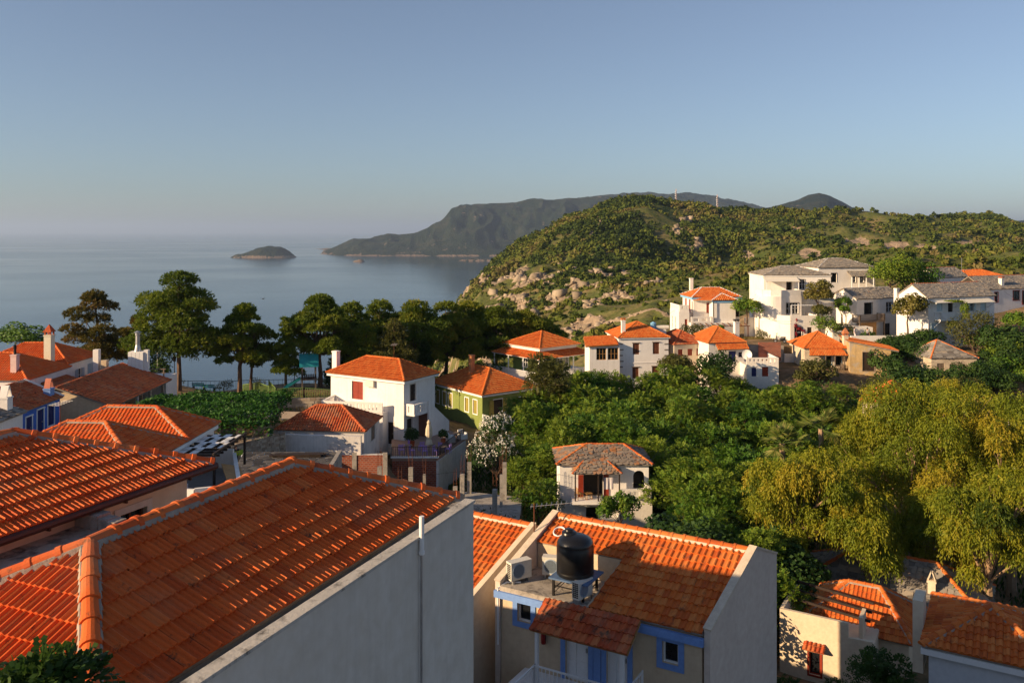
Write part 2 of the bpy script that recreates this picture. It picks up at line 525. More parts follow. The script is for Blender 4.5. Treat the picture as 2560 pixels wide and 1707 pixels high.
def lay_tiles(root, roof_o, faces, mat, prof='roll', cw=0.22, ce=0.36, lift=0.06, objs=0, piece='roof_tile', seed=1):
    rnd = random.Random(seed)
    if prof == 'rib':
        lift = 0.044
    wm = WM[root.name]
    base = tile_faces(prof, cw, ce, lift)
    bv = np.array(base).reshape(-1, 3)
    single, joined_in = [], []
    joined = MB()
    for face in faces:
        p0, U, W, N, p2, planes = face_frame(face)
        umin, umax = min(p[0] for p in p2), max(p[0] for p in p2)
        wmax = max(p[1] for p in p2)
        cp = planes[1:]
        for j in range(int(math.ceil(wmax / ce))):
            for i in range(int(math.floor(umin / cw)) - 1, int(math.ceil(umax / cw)) + 1):
                du, dw, dh, tint = i * cw + rnd.uniform(-.004, .004), j * ce + rnd.uniform(-.006, .006), rnd.uniform(0, .007), rnd.random()
                corners = [(du, dw), (du + cw, dw), (du, dw + ce), (du + cw, dw + ce)]
                ins = [all((x - a) * nx + (y - b) * ny >= -0.004 for a, b, nx, ny in cp) for x, y in corners]
                if all(ins):
                    clipped = None
                elif j == 0 and i == 0 and not any(ins):
                    continue
                else:
                    clipped = []
                    for f in base:
                        g = clip_poly([(x + du, y + dw, h + dh) for x, y, h in f], cp)
                        if g:
                            clipped.append(g)
                    if not clipped:
                        continue
                c = p0 + U * (du + cw / 2) + W * (dw + ce / 2)
                wc = wm @ c
                score = 0.0
                if objs:
                    view = -wc.normalized()
                    wn_ = wm.to_3x3() @ N
                    fac = view.dot(wn_)
                    if fac > 0.02 and in_frame(wc):
                        score = fac * px_size(wc) ** 2
                        if clipped:
                            score *= 0.7
                rec = (score, p0, U, W, N, du, dw, dh, tint, clipped)
                (single if score > 0 else joined_in).append(rec)
    single.sort(key=lambda r: -r[0])
    joined_in += single[objs:]
    single = single[:objs]
    key = (prof, cw, ce, lift, mat.name)
    if single and key not in _tile_mesh:
        mb = MB()
        for f in base:
            mb.poly(f)
        _tile_mesh[key] = mb.mesh(piece)
        _tile_mesh[key].materials.append(mat)
    for sc, p0, U, W, N, du, dw, dh, tint, clipped in single:
        m3 = Matrix((U, W, N)).transposed().to_4x4()
        if clipped is None:
            odd = rnd.random() < .05
            yaw = Matrix.Rotation(rnd.uniform(-.03, .03) if odd else rnd.uniform(-.008, .008), 4, 'Z') @ Matrix.Rotation(rnd.uniform(-.012, .012), 4, 'Y')
            dw += rnd.uniform(-.035, .01) if odd else 0
            mt = Matrix.Translation(p0 + U * du + W * dw + N * dh) @ m3 @ yaw
            obj(piece, _tile_mesh[key], None, roof_o, False, mt)
        else:
            mb = MB()
            for g in clipped:
                mb.poly(g)
            obj(piece, mb.mesh(piece), mat, roof_o, False, Matrix.Translation(p0) @ m3)
    # the rest as one mesh
    vs, fs, ts = [], [], []
    for sc, p0, U, W, N, du, dw, dh, tint, clipped in joined_in:
        if clipped is None:
            A = np.array((U, W, N))
            P = (bv + np.array((du, dw, dh))) @ A + np.array(p0)
            vs.append(P); ts.append(tint)
        else:
            for g in clipped:
                joined.poly([p0 + U * x + W * y + N * h for x, y, h in g], tint)
    nb = len(bv)
    if vs:
        allv = np.concatenate(vs)
        fb = np.arange(nb).reshape(-1, 4)
        allf = np.concatenate([fb + k * nb for k in range(len(vs))])
        tt = np.repeat(np.array(ts), len(fb))
        off = len(joined.v)
        joined.v.extend(map(tuple, allv.tolist()))
        joined.f.extend(map(tuple, (allf + off).tolist()))
        joined.t.extend(tt.tolist())
    if joined.f:
        o = joined.build('tile_field', mat, roof_o)
        o['kind'] = 'stuff'

def lay_slates(root, roof_o, faces, mat, objs=0, size=0.42, ce=0.26, seed=3, piece='slate'):
    rnd = random.Random(seed)
    wm = WM[root.name]
    recs = []
    for face in faces:
        p0, U, W, N, p2, planes = face_frame(face)
        umin, umax = min(p[0] for p in p2), max(p[0] for p in p2)
        wmax = max(p[1] for p in p2)
        for j in range(int(math.ceil(wmax / ce))):
            x = umin - rnd.uniform(0, size)
            while x < umax:
                wd = size * rnd.uniform(0.55, 1.5)
                th = rnd.uniform(.025, .055)
                lift = rnd.uniform(.03, .07)
                y0 = j * ce + rnd.uniform(-.10, .07)
                g = .008
                a, b = x + g, x + wd - g
                y1 = y0 + ce * 1.5
                k = rnd.uniform(.25, .75)
                low = [(a + rnd.uniform(0, .05), y0 + rnd.uniform(0, .07)), (a + (b - a) * k, y0 - rnd.uniform(.0, .06)), (b - rnd.uniform(0, .05), y0 + rnd.uniform(0, .07))]
                pl = low + [(b, y1), (a, y1)]
                tilt = lambda y: lift * (1 - (y - y0) / (y1 - y0)) + 0.004
                top = [(px, py, tilt(py) + th) for px, py in pl]
                sides = []
                for q in range(3 + 1):
                    s, e = [(4, 0), (0, 1), (1, 2), (2, 3)][q]
                    t0, t1 = top[s], top[e]
                    sides.append([(t0[0], t0[1], t0[2] - th), (t1[0], t1[1], t1[2] - th), t1, t0])
                polys = []
                for f in [top] + sides:
                    h = clip_poly(f, planes[1:])
                    if h:
                        polys.append(h)
                x += wd
                if not polys:
                    continue
                c = wm @ (p0 + U * (a + b) * .5 + W * (y0 + ce * .4))
                fac = (-c.normalized()).dot(wm.to_3x3() @ N)
                score = fac * px_size(c) ** 2 * wd if (objs and fac > 0.02 and in_frame(c)) else 0
                recs.append((score, p0, U, W, N, polys, rnd.random()))
    recs.sort(key=lambda r: -r[0])
    joined = MB()
    for k, (sc, p0, U, W, N, polys, tint) in enumerate(recs):
        if k < objs and sc > 0:
            mb = MB()
            for g in polys:
                mb.poly(g)
            m3 = Matrix((U, W, N)).transposed().to_4x4()
            obj(piece, mb.mesh(piece), mat, roof_o, False, Matrix.Translation(p0) @ m3)
        else:
            for g in polys:
                joined.poly([p0 + U * x + W * y + N * h for x, y, h in g], tint)
    if joined.f:
        o = joined.build('slate_field', mat, roof_o)
        o['kind'] = 'stuff'

_cap_mesh = {}
def ridge_caps(root, roof_o, lines, mat, r=0.12, seg=0.40, objs=True, mortar=None, piece='ridge_tile'):
    key = (round(r, 3), round(seg, 3), mat.name)
    n = 8
    if key not in _cap_mesh:
        mb = MB()
        ring = lambda y, rr: [(math.cos(math.pi * i / n) * rr, y, math.sin(math.pi * i / n) * rr * 0.95 - 0.02) for i in range(n + 1)]
        L = seg * 1.12
        rings = [ring(-0.03, r * 1.18), ring(0.05, r * 1.18), ring(0.07, r * 1.04), ring(L, r * 0.92)]
        for A, B in zip(rings[:-1], rings[1:]):
            for i in range(n):
                mb.poly([A[i], A[i + 1], B[i + 1], B[i]][::-1])
        mb.poly(rings[0])
        _cap_mesh[key] = mb.mesh(piece)
        _cap_mesh[key].materials.append(mat)
    me = _cap_mesh[key]
    joined = MB()
    bed = MB()
    for p, q in lines:
        p, q = V(p), V(q)
        d = q - p
        L = d.length
        k = max(1, round(L / seg))
        y = d.normalized()
        x = y.cross(V((0, 0, 1))).normalized()
        z = x.cross(y)
        for i in range(k):
            o = p + d * (i / k)
            m = Matrix.Translation(o + z * (0.035 + random.uniform(-.008, .008)) + x * random.uniform(-.008, .008)) @ Matrix((x, y, z)).transposed().to_4x4() @ Matrix.Rotation(random.uniform(-.02, .02), 4, 'Z') @ Matrix.Diagonal((1, L / k / seg, 1, 1))
            if objs:
                obj(piece, me, None, roof_o, False, m)
            else:
                for f in me.polygons:
                    joined.poly([m @ me.vertices[i2].co for i2 in f.vertices], random.random())
        if mortar:
            e = y * 0.02
            w = x * (r * 1.35)
            bed._add([p - w - z * .03, p + w - z * .03, p + w * .8 + z * .05, p - w * .8 + z * .05, q - w - z * .03, q + w - z * .03, q + w * .8 + z * .05, q - w * .8 + z * .05],
                     [(0, 1, 2, 3), (7, 6, 5, 4), (0, 4, 5, 1), (1, 5, 6, 2), (2, 6, 7, 3), (3, 7, 4, 0)])
    if joined.f:
        joined.build('ridge_caps', mat, roof_o)
    if mortar:
        bed.build('ridge_mortar', mortar, roof_o)

def hip_faces(x0, x1, y0, y1, ze, zr, axis='x', i0=None, i1=None):
    if axis == 'x':
        h = (y1 - y0) / 2
        i0 = h if i0 is None else i0; i1 = h if i1 is None else i1
        R0, R1 = V((x0 + i0, (y0 + y1) / 2, zr)), V((x1 - i1, (y0 + y1) / 2, zr))
        a, b, c, d = V((x0, y0, ze)), V((x1, y0, ze)), V((x1, y1, ze)), V((x0, y1, ze))
        if (R1 - R0).length < 0.02:
            return [[a, b, R0], [b, c, R0], [c, d, R0], [d, a, R0]], [(a, R0), (b, R0), (c, R0), (d, R0)]
        return [[a, b, R1, R0], [b, c, R1], [c, d, R0, R1], [d, a, R0]], [(a, R0), (b, R1), (c, R1), (d, R0), (R0, R1)]
    h = (x1 - x0) / 2
    i0 = h if i0 is None else i0; i1 = h if i1 is None else i1
    R0, R1 = V(((x0 + x1) / 2, y0 + i0, zr)), V(((x0 + x1) / 2, y1 - i1, zr))
    a, b, c, d = V((x0, y0, ze)), V((x1, y0, ze)), V((x1, y1, ze)), V((x0, y1, ze))
    return [[a, b, R0], [b, c, R1, R0], [c, d, R1], [d, a, R0, R1]], [(a, R0), (b, R0), (c, R1), (d, R1), (R0, R1)]

def gable_faces(x0, x1, y0, y1, ze, zr, axis='x'):
    if axis == 'x':
        ym = (y0 + y1) / 2
        R0, R1 = V((x0, ym, zr)), V((x1, ym, zr))
        return [[V((x0, y0, ze)), V((x1, y0, ze)), R1, R0], [V((x1, y1, ze)), V((x0, y1, ze)), R0, R1]], [(R0, R1)]
    xm = (x0 + x1) / 2
    R0, R1 = V((xm, y0, zr)), V((xm, y1, zr))
    return [[V((x1, y0, ze)), V((x1, y1, ze)), R1, R0], [V((x0, y1, ze)), V((x0, y0, ze)), R0, R1]], [(R0, R1)]

def roof(root, faces, ridges, kind='tile', mat=None, objs=0, prof=None, cw=0.22, ce=0.36, caps=None, capobjs=False, capr=0.12,
         mortar=None, under=None, th=0.10, size=0.42, name='roof', seed=1, parent=None):
    mb = MB()
    for f in faces:
        mb.slab([V(p) - V((0, 0, 0.012)) for p in f], th)
    o = mb.build(name, under or MORTAR, root)
    faces = [[V(p) for p in f] for f in faces]
    if kind == 'tile':
        lay_tiles(root, o, faces, mat or TILE, prof or ('far' if not objs else 'roll'), cw, ce, objs=objs, seed=seed)
        if caps is None: caps = mat or TILE
    else:
        lay_slates(root, o, faces, mat or SLATE, objs=objs, size=size, ce=size * .62, seed=seed)
    if caps and ridges:
        ridge_caps(root, o, ridges, caps, r=capr, objs=capobjs, mortar=mortar)
    return o

# ---------------------------------------------------------------- walls with real openings
def _fr(O, d, out, s, z):
    """local frame: X along the wall, Y inwards, Z up"""
    X, Y, Z = V((d[0], d[1], 0)), V((-out[0], -out[1], 0)), V((0, 0, 1))
    return Matrix.Translation(V((O[0] + d[0] * s, O[1] + d[1] * s, z))) @ Matrix((X, Y, Z)).transposed().to_4x4()

def add_opening(root, O, d, out, s0, s1, za, zb, kind, depth, fm=None, trim=None, shutters=None, nx=2, nz=2, sill=None, tw=0.09, hood=None):
    w, h = s1 - s0, zb - za
    m = _fr(O, d, out, s0, za)
    fm = fm or WPAINT
    y = depth * 0.55
    if kind == 'win':
        mb = MB(); b = 0.055
        mb.box(0.005, y, 0, b, y + .05, h).box(w - b, y, 0, w - .005, y + .05, h).box(b, y, 0.005, w - b, y + .05, b).box(b, y, h - b, w - b, y + .05, h - .005)
        for i in range(1, nx):
            mb.box(w * i / nx - .025, y + .004, b, w * i / nx + .025, y + .046, h - b)
        for i in range(1, nz):
            for q in range(nx):
                mb.box(w * q / nx + .026, y + .008, h * i / nz - .02, w * (q + 1) / nx - .026, y + .042, h * i / nz + .02)
        o = mb.build('window', fm, root, mtx=m)
        MB().box(0.01, y + .055, 0.01, w - .01, y + .07, h - .01).build('pane', GLASS, o)
    elif kind == 'shut':
        mb = MB()
        n = 2 if w > .75 else 1
        for i in range(n):
            a, c = w * i / n + .012, w * (i + 1) / n - .012
            mb.box(a, y, .015, c, y + .02, h - .015)
            mb.box(a, y - .025, .015, a + .07, y - .001, h - .015).box(c - .07, y - .025, .015, c, y - .001, h - .015)
            k = max(4, int(h / .16))
            for j in range(k):
                zz = .03 + (h - .06) * j / k
                mb.box(a + .071, y - .02, zz, c - .071, y - .001, zz + (h - .06) / k * .68)
        o = mb.build('shutter', fm, root, mtx=m)
    elif kind == 'door':
        mb = MB()
        mb.box(0.006, y, 0, w - .006, y + .04, h - .006)
        n = 2
        for i in range(n):
            for (q0, q1) in ((.06, .30), (.34, .60), (.66, .94)):
                mb.box(w * i / n + .09, y - .02, h * q0, w * (i + 1) / n - .06, y - .001, h * q1)
        o = mb.build('door', fm, root, mtx=m)
        MB().box(w * .86, y - .06, h * .46, w * .92, y - .021, h * .52).build('handle', METAL, o)
    elif kind == 'dark':
        mb = MB(); D = 1.3
        mb.poly([(0, depth, 0), (0, D, 0), (0, D, h), (0, depth, h)]); mb.poly([(w, depth, 0), (w, depth, h), (w, D, h), (w, D, 0)])
        mb.poly([(0, D, 0), (w, D, 0), (w, D, h), (0, D, h)]); mb.poly([(0, depth, 0), (w, depth, 0), (w, D, 0), (0, D, 0)]); mb.poly([(0, depth, h), (0, D, h), (w, D, h), (w, depth, h)])
        o = mb.build('doorway', INSIDE, root, mtx=m)
    if kind != 'slot' and trim:
        t = tw
        mb = MB().box(-t, -.035, -t * (0 if kind in ('door', 'dark') else 1), 0, .0, h + t).box(w, -.035, -t * (0 if kind in ('door', 'dark') else 1), w + t, .0, h + t).box(0, -.035, h, w, 0, h + t)
        if kind not in ('door', 'dark'):
            mb.box(0, -.035, -t, w, 0, 0)
        mb.build('surround', trim, root if kind == 'slot' else o)
    if sill:
        MB().box(-.08, -.09, -.07, w + .08, -.001, -.005).build('sill', sill, o)
    if hood:
        MB().box(-.12, -.10, h + .02, w + .12, -.001, h + .10).build('lintel', hood, o)
    if shutters:
        for sx in (-1, 1):
            mb = MB(); lw = w / 2
            x0 = -lw - .02 if sx < 0 else w + .02
            mb.box(x0, -.075, .01, x0 + lw, -.04, h - .01)
            k = max(4, int(h / .2))
            for j in range(k):
                mb.box(x0 + .06, -.09, .04 + (h - .08) * j / k, x0 + lw - .06, -.0755, .04 + (h - .08) * (j + .6) / k)
            mb.build('open_shutter', shutters, o)

def walls(root, poly, z0, z1, ops=None, mat=None, depth=0.16, name='wall', top=True, gables=()):
    """poly: CCW footprint; ops[i] = list of (s0,s1,za,zb,kind,opts) on edge i; gables: extra triangles"""
    ops = ops or {}
    mat = mat or WHITE
    mb = MB()
    n = len(poly)
    todo = []
    for i in range(n):
        a, b = V((*poly[i], 0)), V((*poly[(i + 1) % n], 0))
        L = (b - a).length
        d = (b - a) / L
        out = V((d.y, -d.x, 0))
        o = [q for q in ops.get(i, []) if q[1] > 0.02 and q[0] < L - .02]
        o = [(max(q[0], .02), min(q[1], L - .02), max(q[2], z0 + .02), min(q[3], z1 - .02), *q[4:]) for q in o]
        xs = sorted({0.0, L, *[q[0] for q in o], *[q[1] for q in o]})
        zs = sorted({z0, z1, *[q[2] for q in o], *[q[3] for q in o]})
        P = lambda s, z, e=0.0: a + d * s - out * e + V((0, 0, z))
        for x0, x1 in zip(xs[:-1], xs[1:]):
            for y0, y1 in zip(zs[:-1], zs[1:]):
                cx, cz = (x0 + x1) / 2, (y0 + y1) / 2
                if any(q[0] < cx < q[1] and q[2] < cz < q[3] for q in o):
                    continue
                mb.poly([P(x0, y0), P(x1, y0), P(x1, y1), P(x0, y1)])
        for q in o:
            s0, s1, za, zb = q[:4]
            mb.poly([P(s0, za), P(s0, za, depth), P(s0, zb, depth), P(s0, zb)][::-1])
            mb.poly([P(s1, za), P(s1, zb), P(s1, zb, depth), P(s1, za, depth)][::-1])
            mb.poly([P(s0, za), P(s1, za), P(s1, za, depth), P(s0, za, depth)])
            mb.poly([P(s0, zb), P(s0, zb, depth), P(s1, zb, depth), P(s1, zb)])
            if q[4] != 'slot':
                mb.poly([P(s0, za, depth), P(s1, za, depth), P(s1, zb, depth), P(s0, zb, depth)]) if q[4] in ('win', 'shut', 'door') else None
            todo.append((a, d, out, q))
    if top:
        mb.poly([(x, y, z1) for x, y in poly])
    for g in gables:
        mb.poly(g)
    w = mb.build(name, mat, root)
    for a, d, out, q in todo:
        if q[4] != 'slot':
            add_opening(root, a, d, out, q[0], q[1], q[2], q[3], q[4], depth, **(q[5] if len(q) > 5 else {}))
    return w

class House:
    """front eave given by two photo points and one distance; local x runs along the front, y away from it"""
    def __init__(self, name, label, cat, uL, vL, uR, vR, Y, base, depth, over=0.3, group=None):
        A = at(uL, vL, Y)
        B = atz(uR, vR, A.z)
        e = B - A
        self.ze_w = A.z
        self.L = e.length
        self.rz = math.atan2(e.y, e.x)
        self.base = base
        self.w = self.L - 2 * over
        self.d = depth
        self.over = over
        ux, uy = math.cos(self.rz), math.sin(self.rz)
        # wall corner is set in from the eave corner
        self.O = V((A.x + ux * over - uy * over, A.y + uy * over + ux * over, base))
        self.root = thing(name, label, cat, self.O, self.rz, group)
        self.ze = A.z - base

    def world(self, x, y, z=0):
        return WM[self.root.name] @ V((x, y, z))

    def local(self, p):
        return WM[self.root.name].inverted() @ V(p)

    def px(self, a, b, u0, u1, v0, v1):
        """photo rectangle -> (s0,s1,za,zb) on the wall from local a to local b"""
        A, B = self.world(*a), self.world(*b)
        D = B - A; L = D.length; D = D / L
        def S(u):
            k = (u - CX) / F
            return (k * A.y - A.x) / (D.x - k * D.y)
        s0, s1 = sorted((S(u0), S(u1)))
        Y = A.y + D.y * (s0 + s1) / 2
        z = lambda v: -(v - HV) / F * Y - self.base
        return s0, s1, z(v1), z(v0)

    def rect(self):
        return [(0, 0), (self.w, 0), (self.w, self.d), (0, self.d)]

    def ops(self, edge, lst):
        p = self.rect()
        a, b = p[edge], p[(edge + 1) % 4]
        return [(*self.px(a, b, *q[:4]), *q[4:]) for q in lst]

    def hip(self, rise, axis='x', **k):
        o = self.over
        if 'i0' not in k and self.w < self.d:
            axis = 'y'
        f, r = hip_faces(-o, self.w + o, -o, self.d + o, self.ze, self.ze + rise, axis, k.pop('i0', None), k.pop('i1', None))
        return roof(self.root, f, r, **k)

    def gable(self, rise, axis='x', **k):
        o = self.over
        f, r = gable_faces(-o, self.w + o, -o, self.d + o, self.ze, self.ze + rise, axis)
        return roof(self.root, f, r, **k)

def chimney(root, x, y, z0, z1, w=0.5, d=0.5, mat=None, cap='slab', capmat=None):
    mb = MB().box(x - w / 2, y - d / 2, z0, x + w / 2, y + d / 2, z1)
    mb.box(x - w / 2 - .05, y - d / 2 - .05, z1 - .12, x + w / 2 + .05, y + d / 2 + .05, z1 - .02)
    o = mb.build('chimney', mat or WHITE, root)
    c = MB()
    if cap == 'slab':
        for sx in (-1, 1):
            for sy in (-1, 1):
                c.box(x + sx * w * .36 - .05, y + sy * d * .36 - .05, z1, x + sx * w * .36 + .05, y + sy * d * .36 + .05, z1 + .22)
        c.box(x - w / 2 - .06, y - d / 2 - .06, z1 + .22, x + w / 2 + .06, y + d / 2 + .06, z1 + .29)
    elif cap == 'tent':
        for s in (-1, 1):
            c.bar((x + s * w * .48, y, z1), (x + s * .04, y, z1 + w * 1.15), d * .85, .06, up=(0, 1, 0) if False else (s, 0, .4))
    elif cap == 'gable':
        for sx in (-1, 1):
            for sy in (-1, 1):
                c.box(x + sx * w * .38 - .06, y + sy * d * .38 - .06, z1, x + sx * w * .38 + .06, y + sy * d * .38 + .06, z1 + .3)
        a = w / 2 + .1; b = d / 2 + .08; zz = z1 + .3
        c._add([(x - a, y - b, zz), (x + a, y - b, zz), (x + a, y + b, zz), (x - a, y + b, zz), (x - .06, y, zz + .75), (x + .06, y, zz + .75)],
               [(0, 1, 5, 4), (1, 2, 5), (2, 3, 4, 5), (3, 0, 4), (3, 2, 1, 0)])
    elif cap == 'flue':
        c.lathe([(.11, 0), (.11, .55), (.17, .56), (.17, .66), (.12, .67), (.12, .78), (.19, .80), (.02, .95)], (x, y, z1), 10)
    if c.f:
        c.build('chimney_cap', capmat or TILE_OLD, o)
    return o

def railing(root, pts, h=0.95, mat=None, step=0.13, r=0.012, name='railing', z=0.0, post=1.6, rail=0.022, bottom=0.08, balname='baluster'):
    """handrail with thin balusters along local points"""
    mb = MB()
    for a, b in zip(pts[:-1], pts[1:]):
        a, b = V(a), V(b)
        L = (b - a).length
        up = V((0, 0, h))
        mb.bar(a + up, b + up, rail * 2)
        mb.bar(a + V((0, 0, bottom)), b + V((0, 0, bottom)), rail * 1.4)
        k = max(1, int(L / step))
        for i in range(k + 1):
            p = a.lerp(b, i / k)
            rr = r * (2.2 if i in (0, k) else 1)
            mb.bar(p, p + up * (1.0 if i not in (0, k) else 1.04), rr * 2)
    return mb.build(name, mat or IRON, root)

def slot_parapet(root, pts, z0, h, mat, th=0.16, slots=True, sw=0.14, gap=0.36, name='parapet'):
    """solid parapet with a row of upright slots"""
    mb = MB()
    for a, b in zip(pts[:-1], pts[1:]):
        a, b = V((*a, 0)), V((*b, 0))
        L = (b - a).length
        d = (b - a) / L
        def seg(s0, s1, za, zb, t=th):
            mb.bar(a + d * s0 + V((0, 0, (za + zb) / 2)), a + d * s1 + V((0, 0, (za + zb) / 2)), t, zb - za)
        if not slots:
            seg(0, L, z0, z0 + h)
            continue
        seg(0, L, z0, z0 + h * .28)
        seg(0, L, z0 + h * .82, z0 + h, th * 1.15)
        m = .35
        seg(0, m, z0 + h * .28, z0 + h * .82); seg(L - m, L, z0 + h * .28, z0 + h * .82)
        s = m
        while s + sw < L - m:
            e = min(s + gap, L - m)
            seg(s + sw, e, z0 + h * .28, z0 + h * .82)
            s = e
    return mb.build(name, mat, root)
# ---------------------------------------------------------------- ground, sea, hills
SEA_Z = -170.0

def vnoise(x, y, seed=0):
    xi, yi = np.floor(x).astype(np.int64), np.floor(y).astype(np.int64)
    xf, yf = x - xi, y - yi
    def h(a, b):
        n = (a * 374761393 + b * 668265263 + seed * 974634777) & 0xFFFFFFFF
        n = ((n ^ (n >> 13)) * 1274126177) & 0xFFFFFFFF
        return ((n ^ (n >> 16)) & 0xFFFF) / 65535.0
    u, v = xf * xf * (3 - 2 * xf), yf * yf * (3 - 2 * yf)
    return (h(xi, yi) * (1 - u) + h(xi + 1, yi) * u) * (1 - v) + (h(xi, yi + 1) * (1 - u) + h(xi + 1, yi + 1) * u) * v

def fbm(x, y, oct=5, seed=0, gain=0.5):
    s, a, t = 0.0, 1.0, 0.0
    for k in range(oct):
        s = s + a * vnoise(x * 2 ** k, y * 2 ** k, seed + k)
        t += a
        a *= gain
    return s / t

CTRL = np.array([
    (0, 0, -9), (-20, 5, -9), (20, 5, -12), (-15, 15, -10.5), (0, 20, -14), (10, 24, -17.4), (20, 30, -19.2), (15, 42, -22.6), (28, 42, -22.5), (0, 30, -16.5),
    (-13, 30, -12.5), (-30, 30, -12), (-8, 40, -15.5), (-22, 45, -15.6), (5, 45, -20.0), (-35, 60, -16.5), (-25, 62, -18), (-15, 65, -20.6), (-2, 60, -20.8), (6, 66, -23.4),
    (-30, 72, -18.8), (-43, 72, -17.2), (-28, 85, -19.5), (-40, 95, -19.3), (-25, 105, -19.6), (-14, 106, -20.2), (-18, 95, -20.2), (-5, 103, -24.7), (2, 109, -24.7), (-9, 111, -24.4), (-3, 97, -24.8), (-7, 93, -24.0), (5, 96, -25), (-11, 100, -22.5), (-50, 105, -19.0), (-15, 78, -20.5), (-6, 80, -24.2),
    (0, 88, -24.8), (8, 100, -24.5), (8, 118, -22), (20, 75, -26), (30, 60, -25.0), (30, 90, -24.5), (22, 108, -22.5), (42, 75, -23.5), (45, 100, -20.5), (38, 116, -18),
    (36, 130, -16.0), (48, 126, -16.4), (60, 124, -16.6), (75, 122, -16.6), (70, 150, -12.5), (95, 150, -12), (50, 160, -15), (60, 45, -21), (45, 45, -22.5), (32, 28, -20), (25, 20, -17),
    (60, 20, -18), (-60, 20, -11), (-60, 60, -15), (-65, 95, -18), (100, 100, -17), (100, 50, -19), (0, -25, -6), (50, -20, -10), (-50, -20, -7),
    (-30, 119, -21.5), (-55, 120, -22), (-5, 121, -21.8), (-30, 135, -33), (-60, 140, -40), (0, 140, -33), (-30, 165, -62), (-70, 170, -75), (0, 170, -55), (20, 135, -24), (22, 165, -38), (40, 175, -24), (-110, 170, -80), (-110, 120, -30), (130, 170, -12)], dtype=float)

def ground_np(x, y):
    x, y = np.asarray(x, float), np.asarray(y, float)
    sh = x.shape
    d2 = (x.ravel()[:, None] - CTRL[:, 0]) ** 2 + (y.ravel()[:, None] - CTRL[:, 1]) ** 2 + 4.0
    w = d2 ** -2.0
    return ((w * CTRL[:, 2]).sum(1) / w.sum(1)).reshape(sh)

def gz(x, y):
    return float(ground_np(np.array([x]), np.array([y]))[0])

def land_mat(name, a, b, c, rock, scale, bump):
    """soil / dry grass / scrub mixed by noise, bare rock where the vertex attribute says so"""
    m, nt, nodes, links, bsdf = _nt(name)
    geo = nodes.new('ShaderNodeNewGeometry'); pos = geo.outputs['Position']
    n1 = _noise(nodes, links, pos, scale, 8, 0.65, 0.5)
    r = _ramp(nodes, [(0.34, a), (0.5, b), (0.66, c)])
    links.new(n1.outputs[0], r.inputs[0])
    n2 = _noise(nodes, links, pos, scale * 8, 6, 0.7)
    col = _mix(nodes, links, 0.6, r.outputs[0], n2.outputs[0], 'OVERLAY')
    at_ = nodes.new('ShaderNodeAttribute'); at_.attribute_name = 'rock'
    n3 = _noise(nodes, links, pos, scale * 3, 6, 0.75)
    rr = _ramp(nodes, [(0.3, tuple(q * .45 for q in rock)), (0.55, rock), (0.75, tuple(min(1, q * 1.2) for q in rock))])
    links.new(n3.outputs[0], rr.inputs[0])
    n4 = _noise(nodes, links, pos, scale * 9, 8, 0.7)
    ad = nodes.new('ShaderNodeMath'); ad.operation = 'ADD'
    links.new(at_.outputs['Fac'], ad.inputs[0]); links.new(n4.outputs[0], ad.inputs[1])
    mr = nodes.new('ShaderNodeMapRange'); mr.inputs[1].default_value = 0.92; mr.inputs[2].default_value = 1.04
    links.new(ad.outputs[0], mr.inputs[0])
    col = _mix(nodes, links, mr.outputs[0], col, rr.outputs[0])
    links.new(col, bsdf.inputs['Base Color'])
    bsdf.inputs['Roughness'].default_value = 0.95
    bsdf.inputs['Specular IOR Level'].default_value = 0.1
    b_ = nodes.new('ShaderNodeBump'); b_.inputs['Strength'].default_value = 1.0; b_.inputs['Distance'].default_value = bump
    links.new(n2.outputs[0], b_.inputs['Height']); links.new(b_.outputs[0], bsdf.inputs['Normal'])
    return m

def grid_obj(name, X, Y, Z, mat, rock=None, smooth=True):
    r, c = X.shape
    v = np.stack([X.ravel(), Y.ravel(), Z.ravel()], 1)
    i = np.arange(r * c).reshape(r, c)
    f = np.stack([i[:-1, :-1], i[:-1, 1:], i[1:, 1:], i[1:, :-1]], -1).reshape(-1, 4)
    me = big_mesh(name, v, f)
    if rock is not None:
        a = me.attributes.new('rock', 'FLOAT', 'POINT')
        a.data.foreach_set('value', rock.ravel().astype(np.float32))
    o = obj(name, me, mat, None, smooth)
    return tag(o, kind='structure')

EARTH = land_mat('village_soil', (0.10, 0.085, 0.045), (0.22, 0.15, 0.085), (0.33, 0.235, 0.145), (0.40, 0.33, 0.26), 0.25, 0.12)
gx, gy = np.meshgrid(np.arange(-130, 151, 1.6), np.arange(-40, 186, 1.6))
gzv = ground_np(gx, gy) + (fbm(gx * .35, gy * .35, 4, 5) - .5) * 0.35
grid_obj('ground', gx, gy, gzv, EARTH, np.zeros_like(gx))

